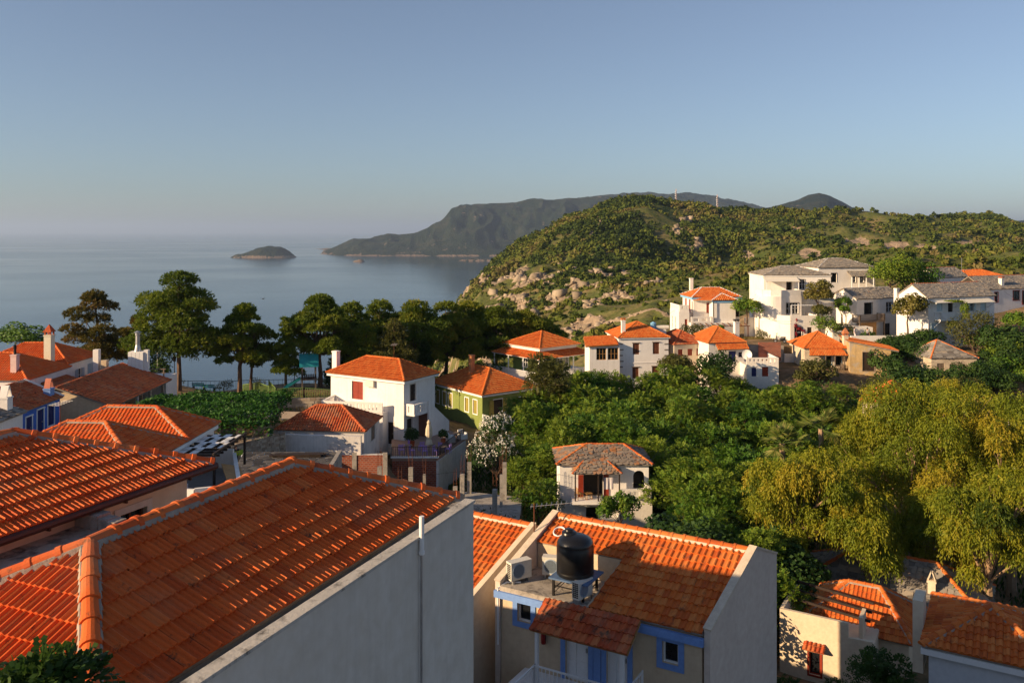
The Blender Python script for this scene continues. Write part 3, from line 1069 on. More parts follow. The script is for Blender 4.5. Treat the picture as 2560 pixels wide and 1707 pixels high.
# sea
def sea_mat():
    m, nt, nodes, links, bsdf = _nt('calm_sea')
    geo = nodes.new('ShaderNodeNewGeometry')
    mp = nodes.new('ShaderNodeMapping'); mp.inputs['Scale'].default_value = (0.6, 1.0, 1.0)
    links.new(geo.outputs['Position'], mp.inputs['Vector'])
    n1 = _noise(nodes, links, mp.outputs[0], 0.09, 5, 0.6)
    n2 = _noise(nodes, links, mp.outputs[0], 0.0011, 4, 0.55, 0.6)
    b = nodes.new('ShaderNodeBump'); b.inputs['Strength'].default_value = 0.2; b.inputs['Distance'].default_value = 0.45
    links.new(n1.outputs[0], b.inputs['Height']); links.new(b.outputs[0], bsdf.inputs['Normal'])
    r = _ramp(nodes, [(0.35, (0.10, 0.10, 0.10)), (0.65, (0.17, 0.17, 0.17))])
    links.new(n2.outputs[0], r.inputs[0]); links.new(r.outputs[0], bsdf.inputs['Roughness'])
    bsdf.inputs['Base Color'].default_value = (0.012, 0.035, 0.055, 1)
    bsdf.inputs['IOR'].default_value = 1.33
    return m
mb = MB()
R_SEA = 90000.0
xs = np.concatenate([-np.geomspace(R_SEA, 400, 20), np.linspace(-300, 300, 5), np.geomspace(400, R_SEA, 20)])
ys = np.concatenate([np.array([-2000., -500, 0]), np.geomspace(100, R_SEA, 40)])
SX, SY = np.meshgrid(xs, ys)
grid_obj('sea', SX, SY, np.full_like(SX, SEA_Z), sea_mat())

# wooded hill beyond the village: heights on a fan of bearings (photo columns) and distances
HU = np.array([700, 1000, 1100, 1150, 1200, 1300, 1400, 1500, 1620, 1750, 1900, 2100, 2300, 2560, 3000, 3600], float)
HY = np.array([150, 260, 400, 560, 680, 850, 1000, 1250, 1700, 2300], float)
HZ = np.array([
    [-190] * 10,
    [-120, -130, -150, -170, -175, -178, -180, -185, -190, -190],
    [-88, -92, -102, -115, -118, -110, -125, -170, -190, -190],
    [-66, -62, -58, -56, -68, -72, -95, -150, -190, -190],
    [-46, -42, -42, -44, -50, -49, -74, -130, -190, -190],
    [-42, -38, -40, -34, -38, -17, -21, -80, -170, -190],
    [-38, -35, -35, -26, -28, -3, 3, -40, -150, -190],
    [-34, -32, -28, -22, -20, 4, 24, -10, -120, -190],
    [-32, -28, -25, -20, -15, 10, 35, 8, -100, -180],
    [-30, -25, -22, -19, -17, 4, 27, 3, -100, -180],
    [-28, -23, -20, -19, -16, 0, 15, 0, -80, -160],
    [-25, -20, -20, -20, -13, 3, 17, 0, -80, -160],
    [-22, -19, -19, -20, -15, -2, 13, 0, -80, -160],
    [-20, -18, -18, -18, -16, -8, 1, -6, -60, -140],
    [-20, -18, -18, -18, -14, -4, 0, -5, -60, -140],
    [-20, -18, -18, -18, -14, -4, 0, -5, -60, -140]], float)

def smooth1(k):
    return k * k * (3 - 2 * k)

def hill_base(u, Y):
    iu = np.clip(np.searchsorted(HU, u) - 1, 0, len(HU) - 2)
    fu = (u - HU[iu]) / (HU[iu + 1] - HU[iu])
    iy = np.clip(np.searchsorted(HY, Y) - 1, 0, len(HY) - 2)
    fy = (Y - HY[iy]) / (HY[iy + 1] - HY[iy])
    fy = 0.5 * fy + 0.5 * smooth1(fy)
    fu = np.clip(fu, 0, 1); fy = np.clip(fy, 0, 1)
    return (HZ[iu, iy] * (1 - fu) + HZ[iu + 1, iy] * fu) * (1 - fy) + (HZ[iu, iy + 1] * (1 - fu) + HZ[iu + 1, iy + 1] * fu) * fy

def blob(u, v0, cu, cv, ru, rv):
    return np.clip(1.4 - ((u - cu) / ru) ** 2 - ((v0 - cv) / rv) ** 2, 0, 1)

def hill_at(u, Y):
    X = (u - CX) / F * Y
    z = hill_base(u, Y)
    amp = np.clip((Y - 150) / 150, 0, 1)
    ridg = 1 - np.abs(fbm(X / 90, Y / 90, 4, 11) * 2 - 1)
    rid2 = 1 - np.abs(fbm(X / 170 + 5, Y / 210, 3, 17) * 2 - 1)
    z = z + amp * ((fbm(X / 120, Y / 120, 5, 3) - .5) * 14 + (ridg - .72) * 12 + (rid2 - .75) * 34 * np.clip(Y / 700, .35, 1))
    # bare rock: strata running down the seaward spur, a few cliffs, the cut earth bank on the right
    v = HV - F * z / Y
    band = fbm(X / 7 + Y / 26 + fbm(X / 40, Y / 40, 3, 9) * 4, Y / 30 - X / 60, 4, 21)
    patch = fbm(X / 55 + 11, Y / 70, 3, 23)
    spur = np.clip((1820 - u) / 300, 0, 1) * np.clip((620 - Y) / 150, 0, 1) * np.clip((Y - 200) / 80, 0, 1)
    flank = np.clip((1420 - u) / 160, 0, 1) * np.clip((Y - 350) / 150, 0, 1) * np.clip((v - 640) / 60, 0, 1)
    spur = np.clip(spur + flank * .9, 0, 1.2)
    rock = np.clip((band - (0.665 - 0.085 * spur - .30 * np.clip(patch - .45, 0, 1))) * 9, 0, 1) * np.clip(.25 + spur, 0, 1)
    for (cu, cv, ru, rv) in ((1735, 612, 26, 20), (1700, 575, 14, 22), (1720, 560, 14, 20), (1860, 640, 26, 12), (1480, 590, 9, 12), (1500, 560, 7, 8), (1660, 640, 14, 12)):
        rock = np.maximum(rock, blob(u, v, cu, cv, ru, rv) * np.clip((fbm(X / 9, Y / 30, 4, 31) - .38) * 8, 0, 1))
    earth = np.zeros_like(rock)
    for (cu, cv, ru, rv) in ((2125, 605, 48, 18), (2025, 632, 30, 12), (2240, 612, 34, 14), (2310, 615, 30, 8), (2420, 608, 34, 10), (1985, 570, 30, 6)):
        earth = np.maximum(earth, blob(u, v, cu, cv, ru, rv))
    earth = np.clip(earth * 1.6 * np.clip((fbm(X / 10, Y / 10, 4, 43) - .33) * 5, 0, 1), 0, 1)
    z = z + rock * (fbm(X / 4, Y / 5, 4, 41) - .3) * 3.0 - earth * fbm(X / 6, Y / 9, 3, 44) * 3.0
    return X, z, np.clip(rock, 0, 1), np.clip(earth, 0, 1)

HILLM = land_mat('scrub_hillside', (0.06, 0.085, 0.02), (0.11, 0.12, 0.035), (0.22, 0.16, 0.08), (0.40, 0.30, 0.205), 0.03, 1.4)
uu = np.concatenate([np.arange(700, 1040, 20.0), np.arange(1040, 2620, 4.0), np.arange(2620, 3600, 20.0)])
yy = np.concatenate([np.geomspace(150, 1300, 420), np.geomspace(1320, 2300, 24)])
U2, Y2 = np.meshgrid(uu, yy)
HX, HZZ, HR, HE = hill_at(U2, Y2)
hill_o = grid_obj('hill', HX, Y2, HZZ, HILLM, np.clip(HR + HE * .8, 0, 1))

# scrub and woodland on that hill: one mass of ragged crowns
LEAFHILL = tinted('hill_scrub_leaves', [(0.0, (0.026, 0.046, 0.011)), (0.35, (0.068, 0.098, 0.018)), (0.65, (0.125, 0.145, 0.024)), (0.85, (0.165, 0.155, 0.038)), (1.0, (0.18, 0.14, 0.06))],
                  rough=0.8, bump=0, spec=0.1, transl=0.15, rnd=0.0)
def crowns(name, P, R, H, tint, cards, flat=0.9, seed=1, shade=0.35):
    """P (n,3) bases, R radii, H heights; each crown is a handful of facing-out leaf cards"""
    rng = np.random.default_rng(seed)
    n = len(P)
    th = rng.uniform(0, 2 * np.pi, (n, cards)); cz = rng.uniform(-.25, 1, (n, cards))
    s = np.sqrt(1 - cz ** 2)
    d = np.stack([s * np.cos(th), s * np.sin(th), cz], -1)
    c = P[:, None, :] + d * np.stack([R, R, H * .5], -1)[:, None, :] * rng.uniform(.55, 1.0, (n, cards, 1)) + np.stack([0 * R, 0 * R, H * .5], -1)[:, None, :]
    nrm = d + rng.normal(0, .45, d.shape)
    nrm /= np.linalg.norm(nrm, axis=-1, keepdims=True)
    ref = rng.normal(0, 1, d.shape)
    a = np.cross(nrm, ref); a /= np.linalg.norm(a, axis=-1, keepdims=True)
    b = np.cross(nrm, a)
    sz = (R[:, None] * rng.uniform(.38, .75, (n, cards)))[..., None]
    a = a * sz; b = b * sz * rng.uniform(.5, 1, (n, cards, 1))
    q = np.stack([c - a, c - b * .8 + a * .1, c + a, c + b * .8 - a * .15], 2).reshape(-1, 3)
    f = np.arange(len(q)).reshape(-1, 4)
    t = np.clip(tint[:, None] + rng.normal(0, .07, (n, cards)), 0.001, .999).ravel()
    return big_mesh(name, q, f, t)

rng = np.random.default_rng(5)
N = 72000
u = rng.uniform(1040, 2640, N)
y = np.sqrt(rng.uniform(185 ** 2, 1120 ** 2, N))
X, z, rk, ea = hill_at(u, y)
dens = fbm(X / 45, y / 45, 4, 51) * .75 + fbm(X / 12, y / 12, 2, 53) * .25
wood = fbm(X / 140 + 7, y / 140, 3, 61)
keep = (rk < .45) & (ea < .3) & (rng.uniform(0, 1, N) < np.clip((dens - .36) * 5.0, .05, 1)) & (z > SEA_Z + 4)
grass = blob(u, HV - F * z / y, 1690, 585, 40, 60) * (u < 1705)      # the pale green grassy flank
keep &= rng.uniform(0, 1, N) > grass * .75
X, y, z, wood, u = X[keep], y[keep], z[keep], wood[keep], u[keep]
pine = ((wood > .5) & (y > 640)) | (y > 930)
R = np.where(pine, rng.uniform(1.2, 3.3, len(X)), rng.gamma(4.0, .34, len(X)).clip(.5, 3.2) * np.clip(y / 500, .75, 1.15))
R = R * .84
H = np.where(pine, R * rng.uniform(2.0, 2.9, len(X)), R * rng.uniform(1.1, 1.5, len(X)))
tint = np.clip(.44 + (fbm(X / 60, y / 60, 3, 73) - .5) * 1.3 + (fbm(X / 20, y / 20, 4, 71) - .5) * 1.2 + rng.normal(0, .14, len(X)) + np.where(pine, -.02, .04), .02, .97)
P = np.stack([X, y, z - .4], 1)
near = y < 430
o = obj('hill_scrub', crowns('hill_scrub', P[near], R[near], H[near], tint[near], 34, seed=2), LEAFHILL)
tag(o, 'low olive green scrub covering the rocky near flank of the hill', 'scrub', kind='stuff')
far_ = ~near
o = obj('hill_woodland', crowns('hill_woodland', P[far_], R[far_], H[far_], tint[far_], 18, seed=3), LEAFHILL)
tag(o, 'pine woodland and scrub over the upper hill and its crest', 'woodland', kind='stuff')

# broken rock: angular blocks strewn along the bare strata
rng = np.random.default_rng(9)
Nr = 60000
u = rng.uniform(1060, 1900, Nr); y = np.sqrt(rng.uniform(200 ** 2, 900 ** 2, Nr))
X, z, rk, ea = hill_at(u, y)
k = (rk > .5) & (rng.uniform(0, 1, Nr) < (rk - .4) * .9)
X, y, z = X[k][:3400], y[k][:3400], z[k][:3400]
n = len(X)
cube = np.array([(-1, -1, -1), (1, -1, -1), (1, 1, -1), (-1, 1, -1), (-1, -1, 1), (1, -1, 1), (1, 1, 1), (-1, 1, 1)], float)
sc = rng.gamma(2.2, .36, n).clip(.3, 2.8) * np.clip(y / 420, .7, 1.5)
dim = np.stack([sc * rng.uniform(.6, 1.5, n), sc * rng.uniform(.6, 1.4, n), sc * rng.uniform(.5, 1.3, n)], 1)
vv = cube[None] * (1 + rng.normal(0, .28, (n, 8, 1))) * dim[:, None, :] * np.where(cube[None, :, 2:3] > 0, rng.uniform(.3, .9, (n, 1, 1)), 1.0)
ang = rng.uniform(0, 6.28, n)[:, None]
vx = vv[..., 0] * np.cos(ang) - vv[..., 1] * np.sin(ang); vy = vv[..., 0] * np.sin(ang) + vv[..., 1] * np.cos(ang)
vv = np.stack([vx + X[:, None], vy + y[:, None], vv[..., 2] + z[:, None] + .2 * sc[:, None]], -1).reshape(-1, 3)
ff = (np.array([(0, 3, 2, 1), (4, 5, 6, 7), (0, 1, 5, 4), (1, 2, 6, 5), (2, 3, 7, 6), (3, 0, 4, 7)])[None] + (np.arange(n) * 8)[:, None, None]).reshape(-1, 4)
ROCK = tinted('pale_limestone', [(0, (.17, .135, .10)), (.5, (.29, .23, .165)), (1, (.39, .315, .23))], rough=.95, stain=((.16, .13, .09), .5, .5, .65, .7), bump=1.0, bscale=1.2, rnd=0)
o = obj('hill_rocks', big_mesh('hill_rocks', vv, ff, np.repeat(rng.uniform(0.01, .99, n), 6)), ROCK)
tag(o, 'pale broken limestone outcrops on the seaward flank of the hill', 'rocks', kind='stuff')

# far mountains and headland
FARM = land_mat('far_mountain_scrub', (0.010, 0.022, 0.014), (0.022, 0.036, 0.020), (0.050, 0.054, 0.034), (0.28, 0.21, 0.16), 0.007, 30.0)
def ridge_obj(name, pts, Yf, Yr, Yb, mat, seed, rough, shore=True, spurs=1.0):
    """pts: skyline (u,v) seen at distance Yr; slopes down to the shore at Yf in front and falls away behind"""
    pu = np.array([p[0] for p in pts], float); pv = np.array([p[1] for p in pts], float)
    u = np.linspace(pu[0], pu[-1], 420)
    yf = np.interp(u, pu, np.array([p[2] if len(p) > 2 else Yf for p in pts]))
    v = np.interp(u, pu, pv)
    top = (HV - v) / F * Yr
    rows = np.concatenate([np.linspace(0, 1, 90), 1 + np.linspace(.03, 1, 14)])
    T, U = np.meshgrid(rows, u, indexing='ij')
    Yv = np.where(T <= 1, yf + (Yr - yf) * T, Yr + (Yb - Yr) * (T - 1))
    base = SEA_Z - 6
    hp = np.where(T <= 1, np.clip(T, 0, 1) ** .8, 1 - (T - 1) * .95)
    Z = base + (top - base) * hp
    X = (U - CX) / F * Yv
    big = 1 - np.abs(fbm(X / 900, Yv / 1500 + 3, 4, seed) * 2 - 1)
    env = np.clip(T * 6, 0, 1) * np.clip((1 - np.abs(T - .5) * 1.9), 0, 1) * (T < 1)
    Z = Z + env * ((big - .7) * .75 + (1 - np.abs(fbm(X / 330 + 9, Yv / 700, 4, seed + 2) * 2 - 1) - .7) * .55) * (top - base) * spurs * 1.15
    Z = Z + (fbm(X / 130, Yv / 130, 5, seed + 5) - .5) * rough * np.clip(T * 8, .15, 1)
    rock = np.clip(1 - (Z - SEA_Z) / 16, 0, 1) * np.clip((fbm(X / 50, Yv / 50, 3, seed + 8) - .3) * 4, 0, 1) + np.clip((fbm(X / 45, Yv / 90, 5, seed + 9) - .68) * 8, 0, .45)
    return grid_obj(name, X, Yv, Z, mat, np.clip(rock, 0, 1))

ridge_obj('headland', [(770, 642, 6050), (787, 637, 6050), (815, 628, 5950), (844, 613, 5850), (883, 598, 5800), (921, 597, 5750), (967, 585, 5750), (997, 588, 5760), (1036, 582, 5760), (1074, 567, 5760), (1105, 552, 5760), (1128, 527, 5760),
          (1166, 512, 5760), (1227, 508, 5760), (1288, 507, 5750), (1334, 498, 5700), (1403, 499, 5700), (1497, 490, 5700), (1560, 496, 5700), (1700, 540, 5700)], 5800, 6700, 8300, FARM, 101, 26)
ridge_obj('far_mountain', [(1250, 560), (1400, 505), (1497, 490), (1602, 484), (1728, 484), (1782, 492), (1837, 501), (1902, 517), (1936, 527), (2000, 560), (2100, 580)], 5200, 8200, 10500, FARM, 131, 60, spurs=.6)
ridge_obj('peak_mountain', [(1800, 560), (1890, 525), (1936, 516), (1984, 502), (2020, 490), (2049, 485), (2075, 493), (2096, 503), (2144, 523), (2240, 545), (2400, 556), (2560, 551), (2800, 570)], 3200, 5200, 7000, FARM, 151, 30, spurs=.5)

def islet(name, u0, u1, vw, pts, seed, k=1.0):
    Y = -SEA_Z * F / (vw - HV)
    half = (u1 - u0) / 2 / F * Y
    cx = ((u0 + u1) / 2 - CX) / F * Y
    a = np.linspace(0, 2 * np.pi, 140)
    r = np.linspace(0, 1.08, 46)
    A, Rr = np.meshgrid(a, r, indexing='ij')
    X = cx + np.cos(A) * Rr * half
    Yv = Y + half * .55 + np.sin(A) * Rr * half * .55
    uu_ = (np.cos(A) * Rr * .5 + .5)
    prof = np.interp(uu_, [p[0] for p in pts], [p[1] for p in pts]) / F * Y
    Z = SEA_Z - 5 + (prof * .95 + 6) * np.clip((1.02 - Rr ** 2.4), 0, 1) ** .55 * k
    Z = Z + (fbm(X / 28, Yv / 28, 5, seed) - .5) * 17 * np.clip((1.05 - Rr) * 4, 0, 1)
    rock = np.clip(1 - (Z - SEA_Z) / 26, 0, 1) * np.clip((fbm(X / 30, Yv / 30, 4, seed + 3) - .25) * 4, 0, 1)
    return grid_obj(name, X, Yv, Z, FARM, np.clip(rock, 0, 1))
islet('islet', 556, 734, 645, [(0, 1), (.08, 9), (.25, 13), (.4, 22), (.55, 29), (.75, 29), (.85, 24), (.93, 11), (.97, 3), (1, 1)], 171)
islet('sea_rock', 880, 912, 655, [(0, 1), (.2, 4), (.45, 5), (.6, 8), (.8, 6), (1, 1)], 181)
islet('reef', 1140, 1250, 653, [(0, 1), (.3, 3), (.6, 4), (.9, 4), (1, 3)], 191)

# thin evening haze
hz, hnt, hn, hl, hb = _nt('haze_air')
hn.remove(hb)
pv_ = hn.new('ShaderNodeVolumePrincipled')
pv_.inputs['Color'].default_value = (0.55, 0.72, 1.0, 1)
pv_.inputs['Density'].default_value = 0.000044
pv_.inputs['Anisotropy'].default_value = 0.2
hl.new(pv_.outputs[0], hn['Material Output'].inputs['Volume'])
o = MB().box(-R_SEA - 500, -2600, SEA_Z - 1 - 24, R_SEA + 500, R_SEA + 500, 430).build('haze', hz)
tag(o, 'thin bluish evening haze lying over the sea and hills', 'haze', kind='stuff')
# ================================================================ nearest houses
# ---- A: big terracotta hip roof with the grey parapet wall
dA, nA = V((.393, .919, 0)), V((.919, -.393, 0))
P1 = V((-6.06, 12.36, -4.49))
rzA = math.atan2(nA.y, nA.x)
baseA = -12.6
hA = thing('roof_house', 'long terracotta hip roof behind a tall plain grey parapet wall with white pipe', 'house', (P1.x, P1.y, baseA), rzA)
zr, ze = P1.z - baseA, -5.52 - baseA
f = [[V((2.355, -2.03, ze)), V((2.355, 6.955, ze)), V((0, 4.6, zr)), V((0, 0, zr))],
     [V((-2.355, -2.03, ze)), V((2.355, -2.03, ze)), V((0, 0, zr))],
     [V((2.355, 6.955, ze)), V((-2.355, 6.955, ze)), V((0, 4.6, zr))],
     [V((-2.355, 6.955, ze)), V((-2.355, -2.03, ze)), V((0, 0, zr)), V((0, 4.6, zr))]]
rl = [(V((0, 4.6, zr)), V((0, 0, zr))), (f[0][0], V((0, 0, zr))), (f[3][1], V((0, 0, zr))), (f[0][1], V((0, 4.6, zr))), (f[2][1], V((0, 4.6, zr)))]
roof(hA, f, rl, 'tile', TILE, objs=300, prof='rib', cw=.225, ce=.368, capobjs=True, capr=.115, mortar=MORTAR, seed=11)
walls(hA, [(-2.1, -1.8), (2.2, -1.8), (2.2, 6.7), (-2.1, 6.7)], -1.5, ze - .08, mat=GREYW)
pt = -5.49 - baseA
mb = MB().box(2.66, -7.5, -3, 2.83, 6.80, pt - .03).box(2.1, 6.62, -3, 2.659, 6.80, pt - .2)
w_ = mb.build('parapet_wall', GREYW, hA)
MB().box(2.63, -7.5, pt - .029, 2.86, 6.83, pt + .02).build('coping', M('weathered_coping', (0.50, 0.47, 0.42), .95, .2, 1.5, .4, 20, stain=((0.12, 0.11, 0.10), 3.0, .55, .7)), w_)
MB().box(2.21, -7.5, pt - .40, 2.655, 6.6, pt - .30).box(2.40, -7.5, pt - .299, 2.41, 6.6, pt - .14).build('gutter', GUTTER, hA)
mb = MB().tube((2.88, 4.55, pt - 8), (2.88, 4.55, pt - .02), .022, n=8)
o = mb.build('drain_pipe', METAL, hA)
MB().tube((2.885, 4.55, pt - .25), (2.885, 4.55, pt + .38), .045, n=12).tube((2.885, 4.55, pt - .30), (2.885, 4.55, pt - .24), .055, n=12).build('pipe_cap', WPAINT, o, smooth=False)

# ---- low flat-roofed annexe between the two big roofs
hF = thing('flat_annexe', 'stained bare concrete flat roof squeezed between two terracotta roofs', 'annexe', (P1.x, P1.y, baseA), rzA)
zt = -5.72 - baseA
MB().box(-3.95, -7.0, -1.5, -2.45, 3.0, zt).build('concrete_deck', ROOFCONC, hF)
mb = MB()
for k in range(7):     # lumpy hand-made kerb
    x0 = -3.95 + 1.55 * k / 7
    mb.box(x0 + .002, 3.0 + random.uniform(-.02, .02), zt - 2, x0 + 1.55 / 7 - .002, 3.28 + random.uniform(-.03, .03), zt + .30 - .02 * k + random.uniform(-.015, .02))
mb.build('kerb', CONCRETE, hF)

# ---- B: second big roof on the left with brown gutter
PB = V((-10.5, 18.1, -4.26))
baseB = -12.6
hB = thing('roof_house', 'terracotta hip roof with dark brown gutter over a cream wall', 'house', (PB.x, PB.y, baseB), rzA)
zr, ze = PB.z - baseB, -5.29 - baseB
a = 2.8
f = [[V((a, -11, ze)), V((a, a, ze)), V((0, 0, zr)), V((0, -11, zr))], [V((a, a, ze)), V((-a, a, ze)), V((0, 0, zr))], [V((-a, a, ze)), V((-a, -11, ze)), V((0, -11, zr)), V((0, 0, zr))]]
roof(hB, f, [(V((0, -11, zr)), V((0, 0, zr))), (f[0][1], V((0, 0, zr))), (f[1][1], V((0, 0, zr)))], 'tile', TILE, objs=300, prof='rib', cw=.225, ce=.372, capobjs=True, capr=.115, mortar=MORTAR, seed=12)
wx = a - .38
walls(hB, [(-wx, -10.5), (wx, -10.5), (wx, wx), (-wx, wx)], -2, ze - .10, {1: [(11.05, 11.75, ze - 1.45, ze - .55, 'win', dict(fm=BROWN, trim=GREYW, tw=.14))]}, CREAM)
mb = MB()
for p, q in (((a + .06, -11, ze - .06), (a + .06, a + .06, ze - .06)), ((a + .06, a + .06, ze - .06), (-a, a + .06, ze - .06))):
    mb.tube(p, q, .075, n=10)
    for k in range(8):
        c = V(p).lerp(V(q), (k + .5) / 8)
        mb.box(c.x - .09, c.y - .02, c.z - .09, c.x + .09, c.y + .02, c.z - .05)
mb.build('gutter', BROWNMETAL, hB)
MB().box(-5.4, 2.45, -2, 2.3, 6.3, -9.1 - baseB).build('shade_block', CREAM, hB)  # unseen block added behind this roof to shade the blue-trimmed house front
MB().box(wx + .01, -11, ze - .13, a - .02, a - .02, ze - .10).build('soffit', WPAINT, hB)

# ---- C: paired hip roofs with small terrace and pergola
baseC = -16.0
hC = thing('twin_roof_house', 'white house with two joined red hip roofs beside a small pergola terrace', 'house', (-18.9, 43.4, baseC), math.radians(-3))
zee, zrr = -12.04 - baseC, -10.38 - baseC
f1, r1 = hip_faces(-8.7, 0, 0, 6.1, zee, zrr, 'x', 3.3, 3.3)
f2, r2 = hip_faces(-9.0, 0, 6.1, 10.6, zee, zrr - .25, 'x', 3.0, 3.0)
roof(hC, f1 + f2, r1 + r2, 'tile', TILE, objs=300, prof='roll', cw=.24, ce=.38, capobjs=True, capr=.13, mortar=MORTAR, seed=13)
walls(hC, [(-8.4, .3), (-.25, .3), (-.25, 10.3), (-8.4, 10.3)], -2, zee - .05, mat=WHITE)
MB().box(-.24, .1, zee - .32, -.05, 10.5, zee - .06).build('fascia', WPAINT, hC)
# pergola: dark beams with woven white boards
pz = -12.5 - baseC
pg = thing('pergola', 'dark timber pergola woven with white boards over the little terrace', 'pergola', (-18.75, 47.8, -14.15), math.radians(-3))
zz = 1.65
for k in range(8):
    MB().box(.05, .62 * k - .04, zz, 2.55 - .03 * k, .62 * k + .04, zz + .13).build('beam', DARKWOOD, pg)
for k in range(6):
    for j in range(7):
        if (2 * k + j) % 4 < 2 and not (k > 3 and j < 2):
            MB().box(.12 + .36 * k, .62 * j - .02, zz + .135, .50 + .36 * k, .62 * j + .72, zz + .165).build('board', WPAINT, pg)
for (x, y) in ((2.3, -.15), (2.3, 4.5), (.15, -.15)):
    MB().box(x - .06, y - .06, 0, x + .06, y + .06, zz - .002).build('post', DARKWOOD, pg)
MB().box(2.24, -.3, zz + .131, 2.36, 4.7, zz + .24).build('edge_beam', DARKWOOD, pg)
tr = thing('terrace', 'small terrace with white walls and slotted parapet under the woven pergola', 'terrace', (-16.3, 44.5, -16.0), 0)
fz = 1.85
MB().prism([(-2.6, .3), (0, 0), (1.9, .8), (-.4, 6.9), (-2.8, 6.9)], -3, fz).build('paving', M('grey_paving', (0.24, 0.22, 0.21), .9, .2, 1.2, .2, 8), tr)
slot_parapet(tr, [(-.1, -.06), (1.95, .74)], fz - .6, 1.45, WHITE, gap=.42, sw=.13)
mb = MB().bar((-2.7, .3, fz + .1), (-.12, -.05, fz + .1), .2, 1.4).bar((1.95, .76, fz + .2), (-.3, 6.9, fz + .2), .22, 1.4).bar((-2.8, 6.95, fz + .3), (-.35, 6.95, fz + .3), .2, 1.6)
mb.box(-2.75, .3, -3, -.1, .45, fz - .8)
mb.build('parapet_wall', WHITE, tr)
bn = thing('garden_bench', 'white slatted bench on the small terrace', 'bench', (-17.9, 46.0, -14.15), math.radians(80))
for k in range(4):
    MB().box(-.7, -.22 + .12 * k, .42, .7, -.13 + .12 * k, .45).build('slat', WPAINT, bn)
for k in range(3):
    MB().box(-.7, .30, .55 + .12 * k, .7, .33, .63 + .12 * k).build('backrest_slat', WPAINT, bn)
for sx in (-.68, .68):
    MB().box(sx - .03, -.2, 0, sx + .03, -.14, .418).box(sx - .03, .24, 0, sx + .03, .298, .9).build('leg', WPAINT, bn)
nt_ = thing('shade_screen', 'dark green netting screen with straw mat top beside the terrace', 'screen', (-14.3, 46.0, -16.2), math.radians(114))
MB().box(0, -.03, 0, 3.1, .03, 2.75).build('netting', NETGREEN, nt_)
o = MB().slab([V((0, -.1, 2.78)), V((3.1, -.1, 2.85)), V((3.1, .9, 3.1)), V((0, .9, 3.0))], .05).build('straw_mat', TIMBER, nt_)
for k in range(3):
    MB().tube((.05 + 1.5 * k, .06, -1), (.05 + 1.5 * k, .06, 2.76), .04).build('post', DARKWOOD, nt_)

# ---- D: holiday house with blue trim
el = V((-.39, 28.25, -11.66))
rzD = math.radians(-29.5)
baseD = -17.8
hD = thing('holiday_house', 'beige house with blue eave band, orange tiled roof and water tank deck', 'house', (el.x, el.y, baseD), rzD)
zeD, zrD = -11.66 - baseD, -10.21 - baseD
k_ = (zrD - zeD) / 3.23
sk = .53 / 3.23
dk, dw_ = 2.0, 3.2          # tank deck depth and width
P = lambda x, y: V((x + sk * y, y, zeD + k_ * y))
zb = zeD
f = [[P(dw_, 0), P(6.8, 0), P(6.8, 3.23), P(dw_, 3.23)],
     [P(0.02, dk), P(dw_, dk), P(dw_, 3.23), P(0.02, 3.23)],
     [V((6.8 + sk * 4.9, 4.9, zrD - .66)), V((sk * 4.9, 4.9, zrD - .66)), P(0, 3.23), P(6.8, 3.23)]]
roof(hD, f, [], 'tile', TILE_NEW, objs=300, prof='roll', cw=.205, ce=.33, seed=14, th=.08)
ro = [c for c in hD.children if c.name.startswith('roof')][0]
ridge_caps(hD, ro, [(P(0.05, 3.23), P(6.75, 3.23))], TILE_NEW, r=.13, seg=.42, objs=True, mortar=M('cream_mortar', (.62, .52, .40), .95, .2, 3, .4, 20))
wl = [(0, .06), (6.75, .06), (7.25, 3.2), (7.5, 4.85), (.85, 4.85), (.5, 3.2)]
dz = zeD - 2.0            # floor level of the doors
fl = zeD - 2.45
walls(hD, wl, -3, zeD - .14, {0: [(.62, 1.12, zeD - 1.02, zeD - .42, 'win', dict(fm=WPAINT, trim=BLUETRIM, tw=.17, nx=1, nz=1)),
                                    (2.35, 3.15, fl, zeD - .38, 'door', dict(fm=WPAINT, trim=BLUETRIM, tw=.16)),
                                    (3.75, 4.45, fl, zeD - .38, 'door', dict(fm=WPAINT, trim=BLUETRIM, tw=.16)),
                                    (5.55, 6.05, zeD - 1.15, zeD - .50, 'win', dict(fm=WPAINT, trim=BLUETRIM, tw=.17, nx=1, nz=1))]}, BEIGE)
MB().box(3.33, .012, fl, 3.57, .058, zeD - .15).build('door_post', BLUETRIM, hD)
# gable ends, deck slab, blue band
mb = MB()
def gab(x, t0, th):
    a0 = [(x, .02), (x + sk * 3.23, 3.23), (x + sk * 4.9, 4.9)]
    zs = [zeD + .12, zrD + .14, zrD - .54]
    for i in range(2):
        (xa, ya), (xb, yb) = a0[i], a0[i + 1]
        mb._add([(xa, ya, -3), (xb, yb, -3), (xb, yb, zs[i + 1]), (xa, ya, zs[i]), (xa + th, ya, -3), (xb + th, yb, -3), (xb + th, yb, zs[i + 1]), (xa + th, ya, zs[i])],
                [(0, 3, 2, 1), (4, 5, 6, 7), (3, 7, 6, 2), (0, 4, 7, 3), (1, 2, 6, 5)])
gab(6.83, 0, .18)
gab(-.20, 0, .18)
mb.build('gable_wall', M('warm_grey_render', (0.62, 0.52, 0.44), .92, .08, .5, .15, 14, streak=((.48, .40, .33), .4)), hD)
for x in (6.80, -.23):
    mb = MB()
    for (ya, za), (yb, zb_) in (((.0, zeD + .12), (3.23, zrD + .14)), ((3.23, zrD + .14), (4.9, zrD - .54))):
        mb.bar((x + .12 + sk * ya, ya, za + .03), (x + .12 + sk * yb, yb, zb_ + .03), .26, .06)
    mb.build('verge_mortar', M('cream_mortar', (.62, .52, .40)), hD)
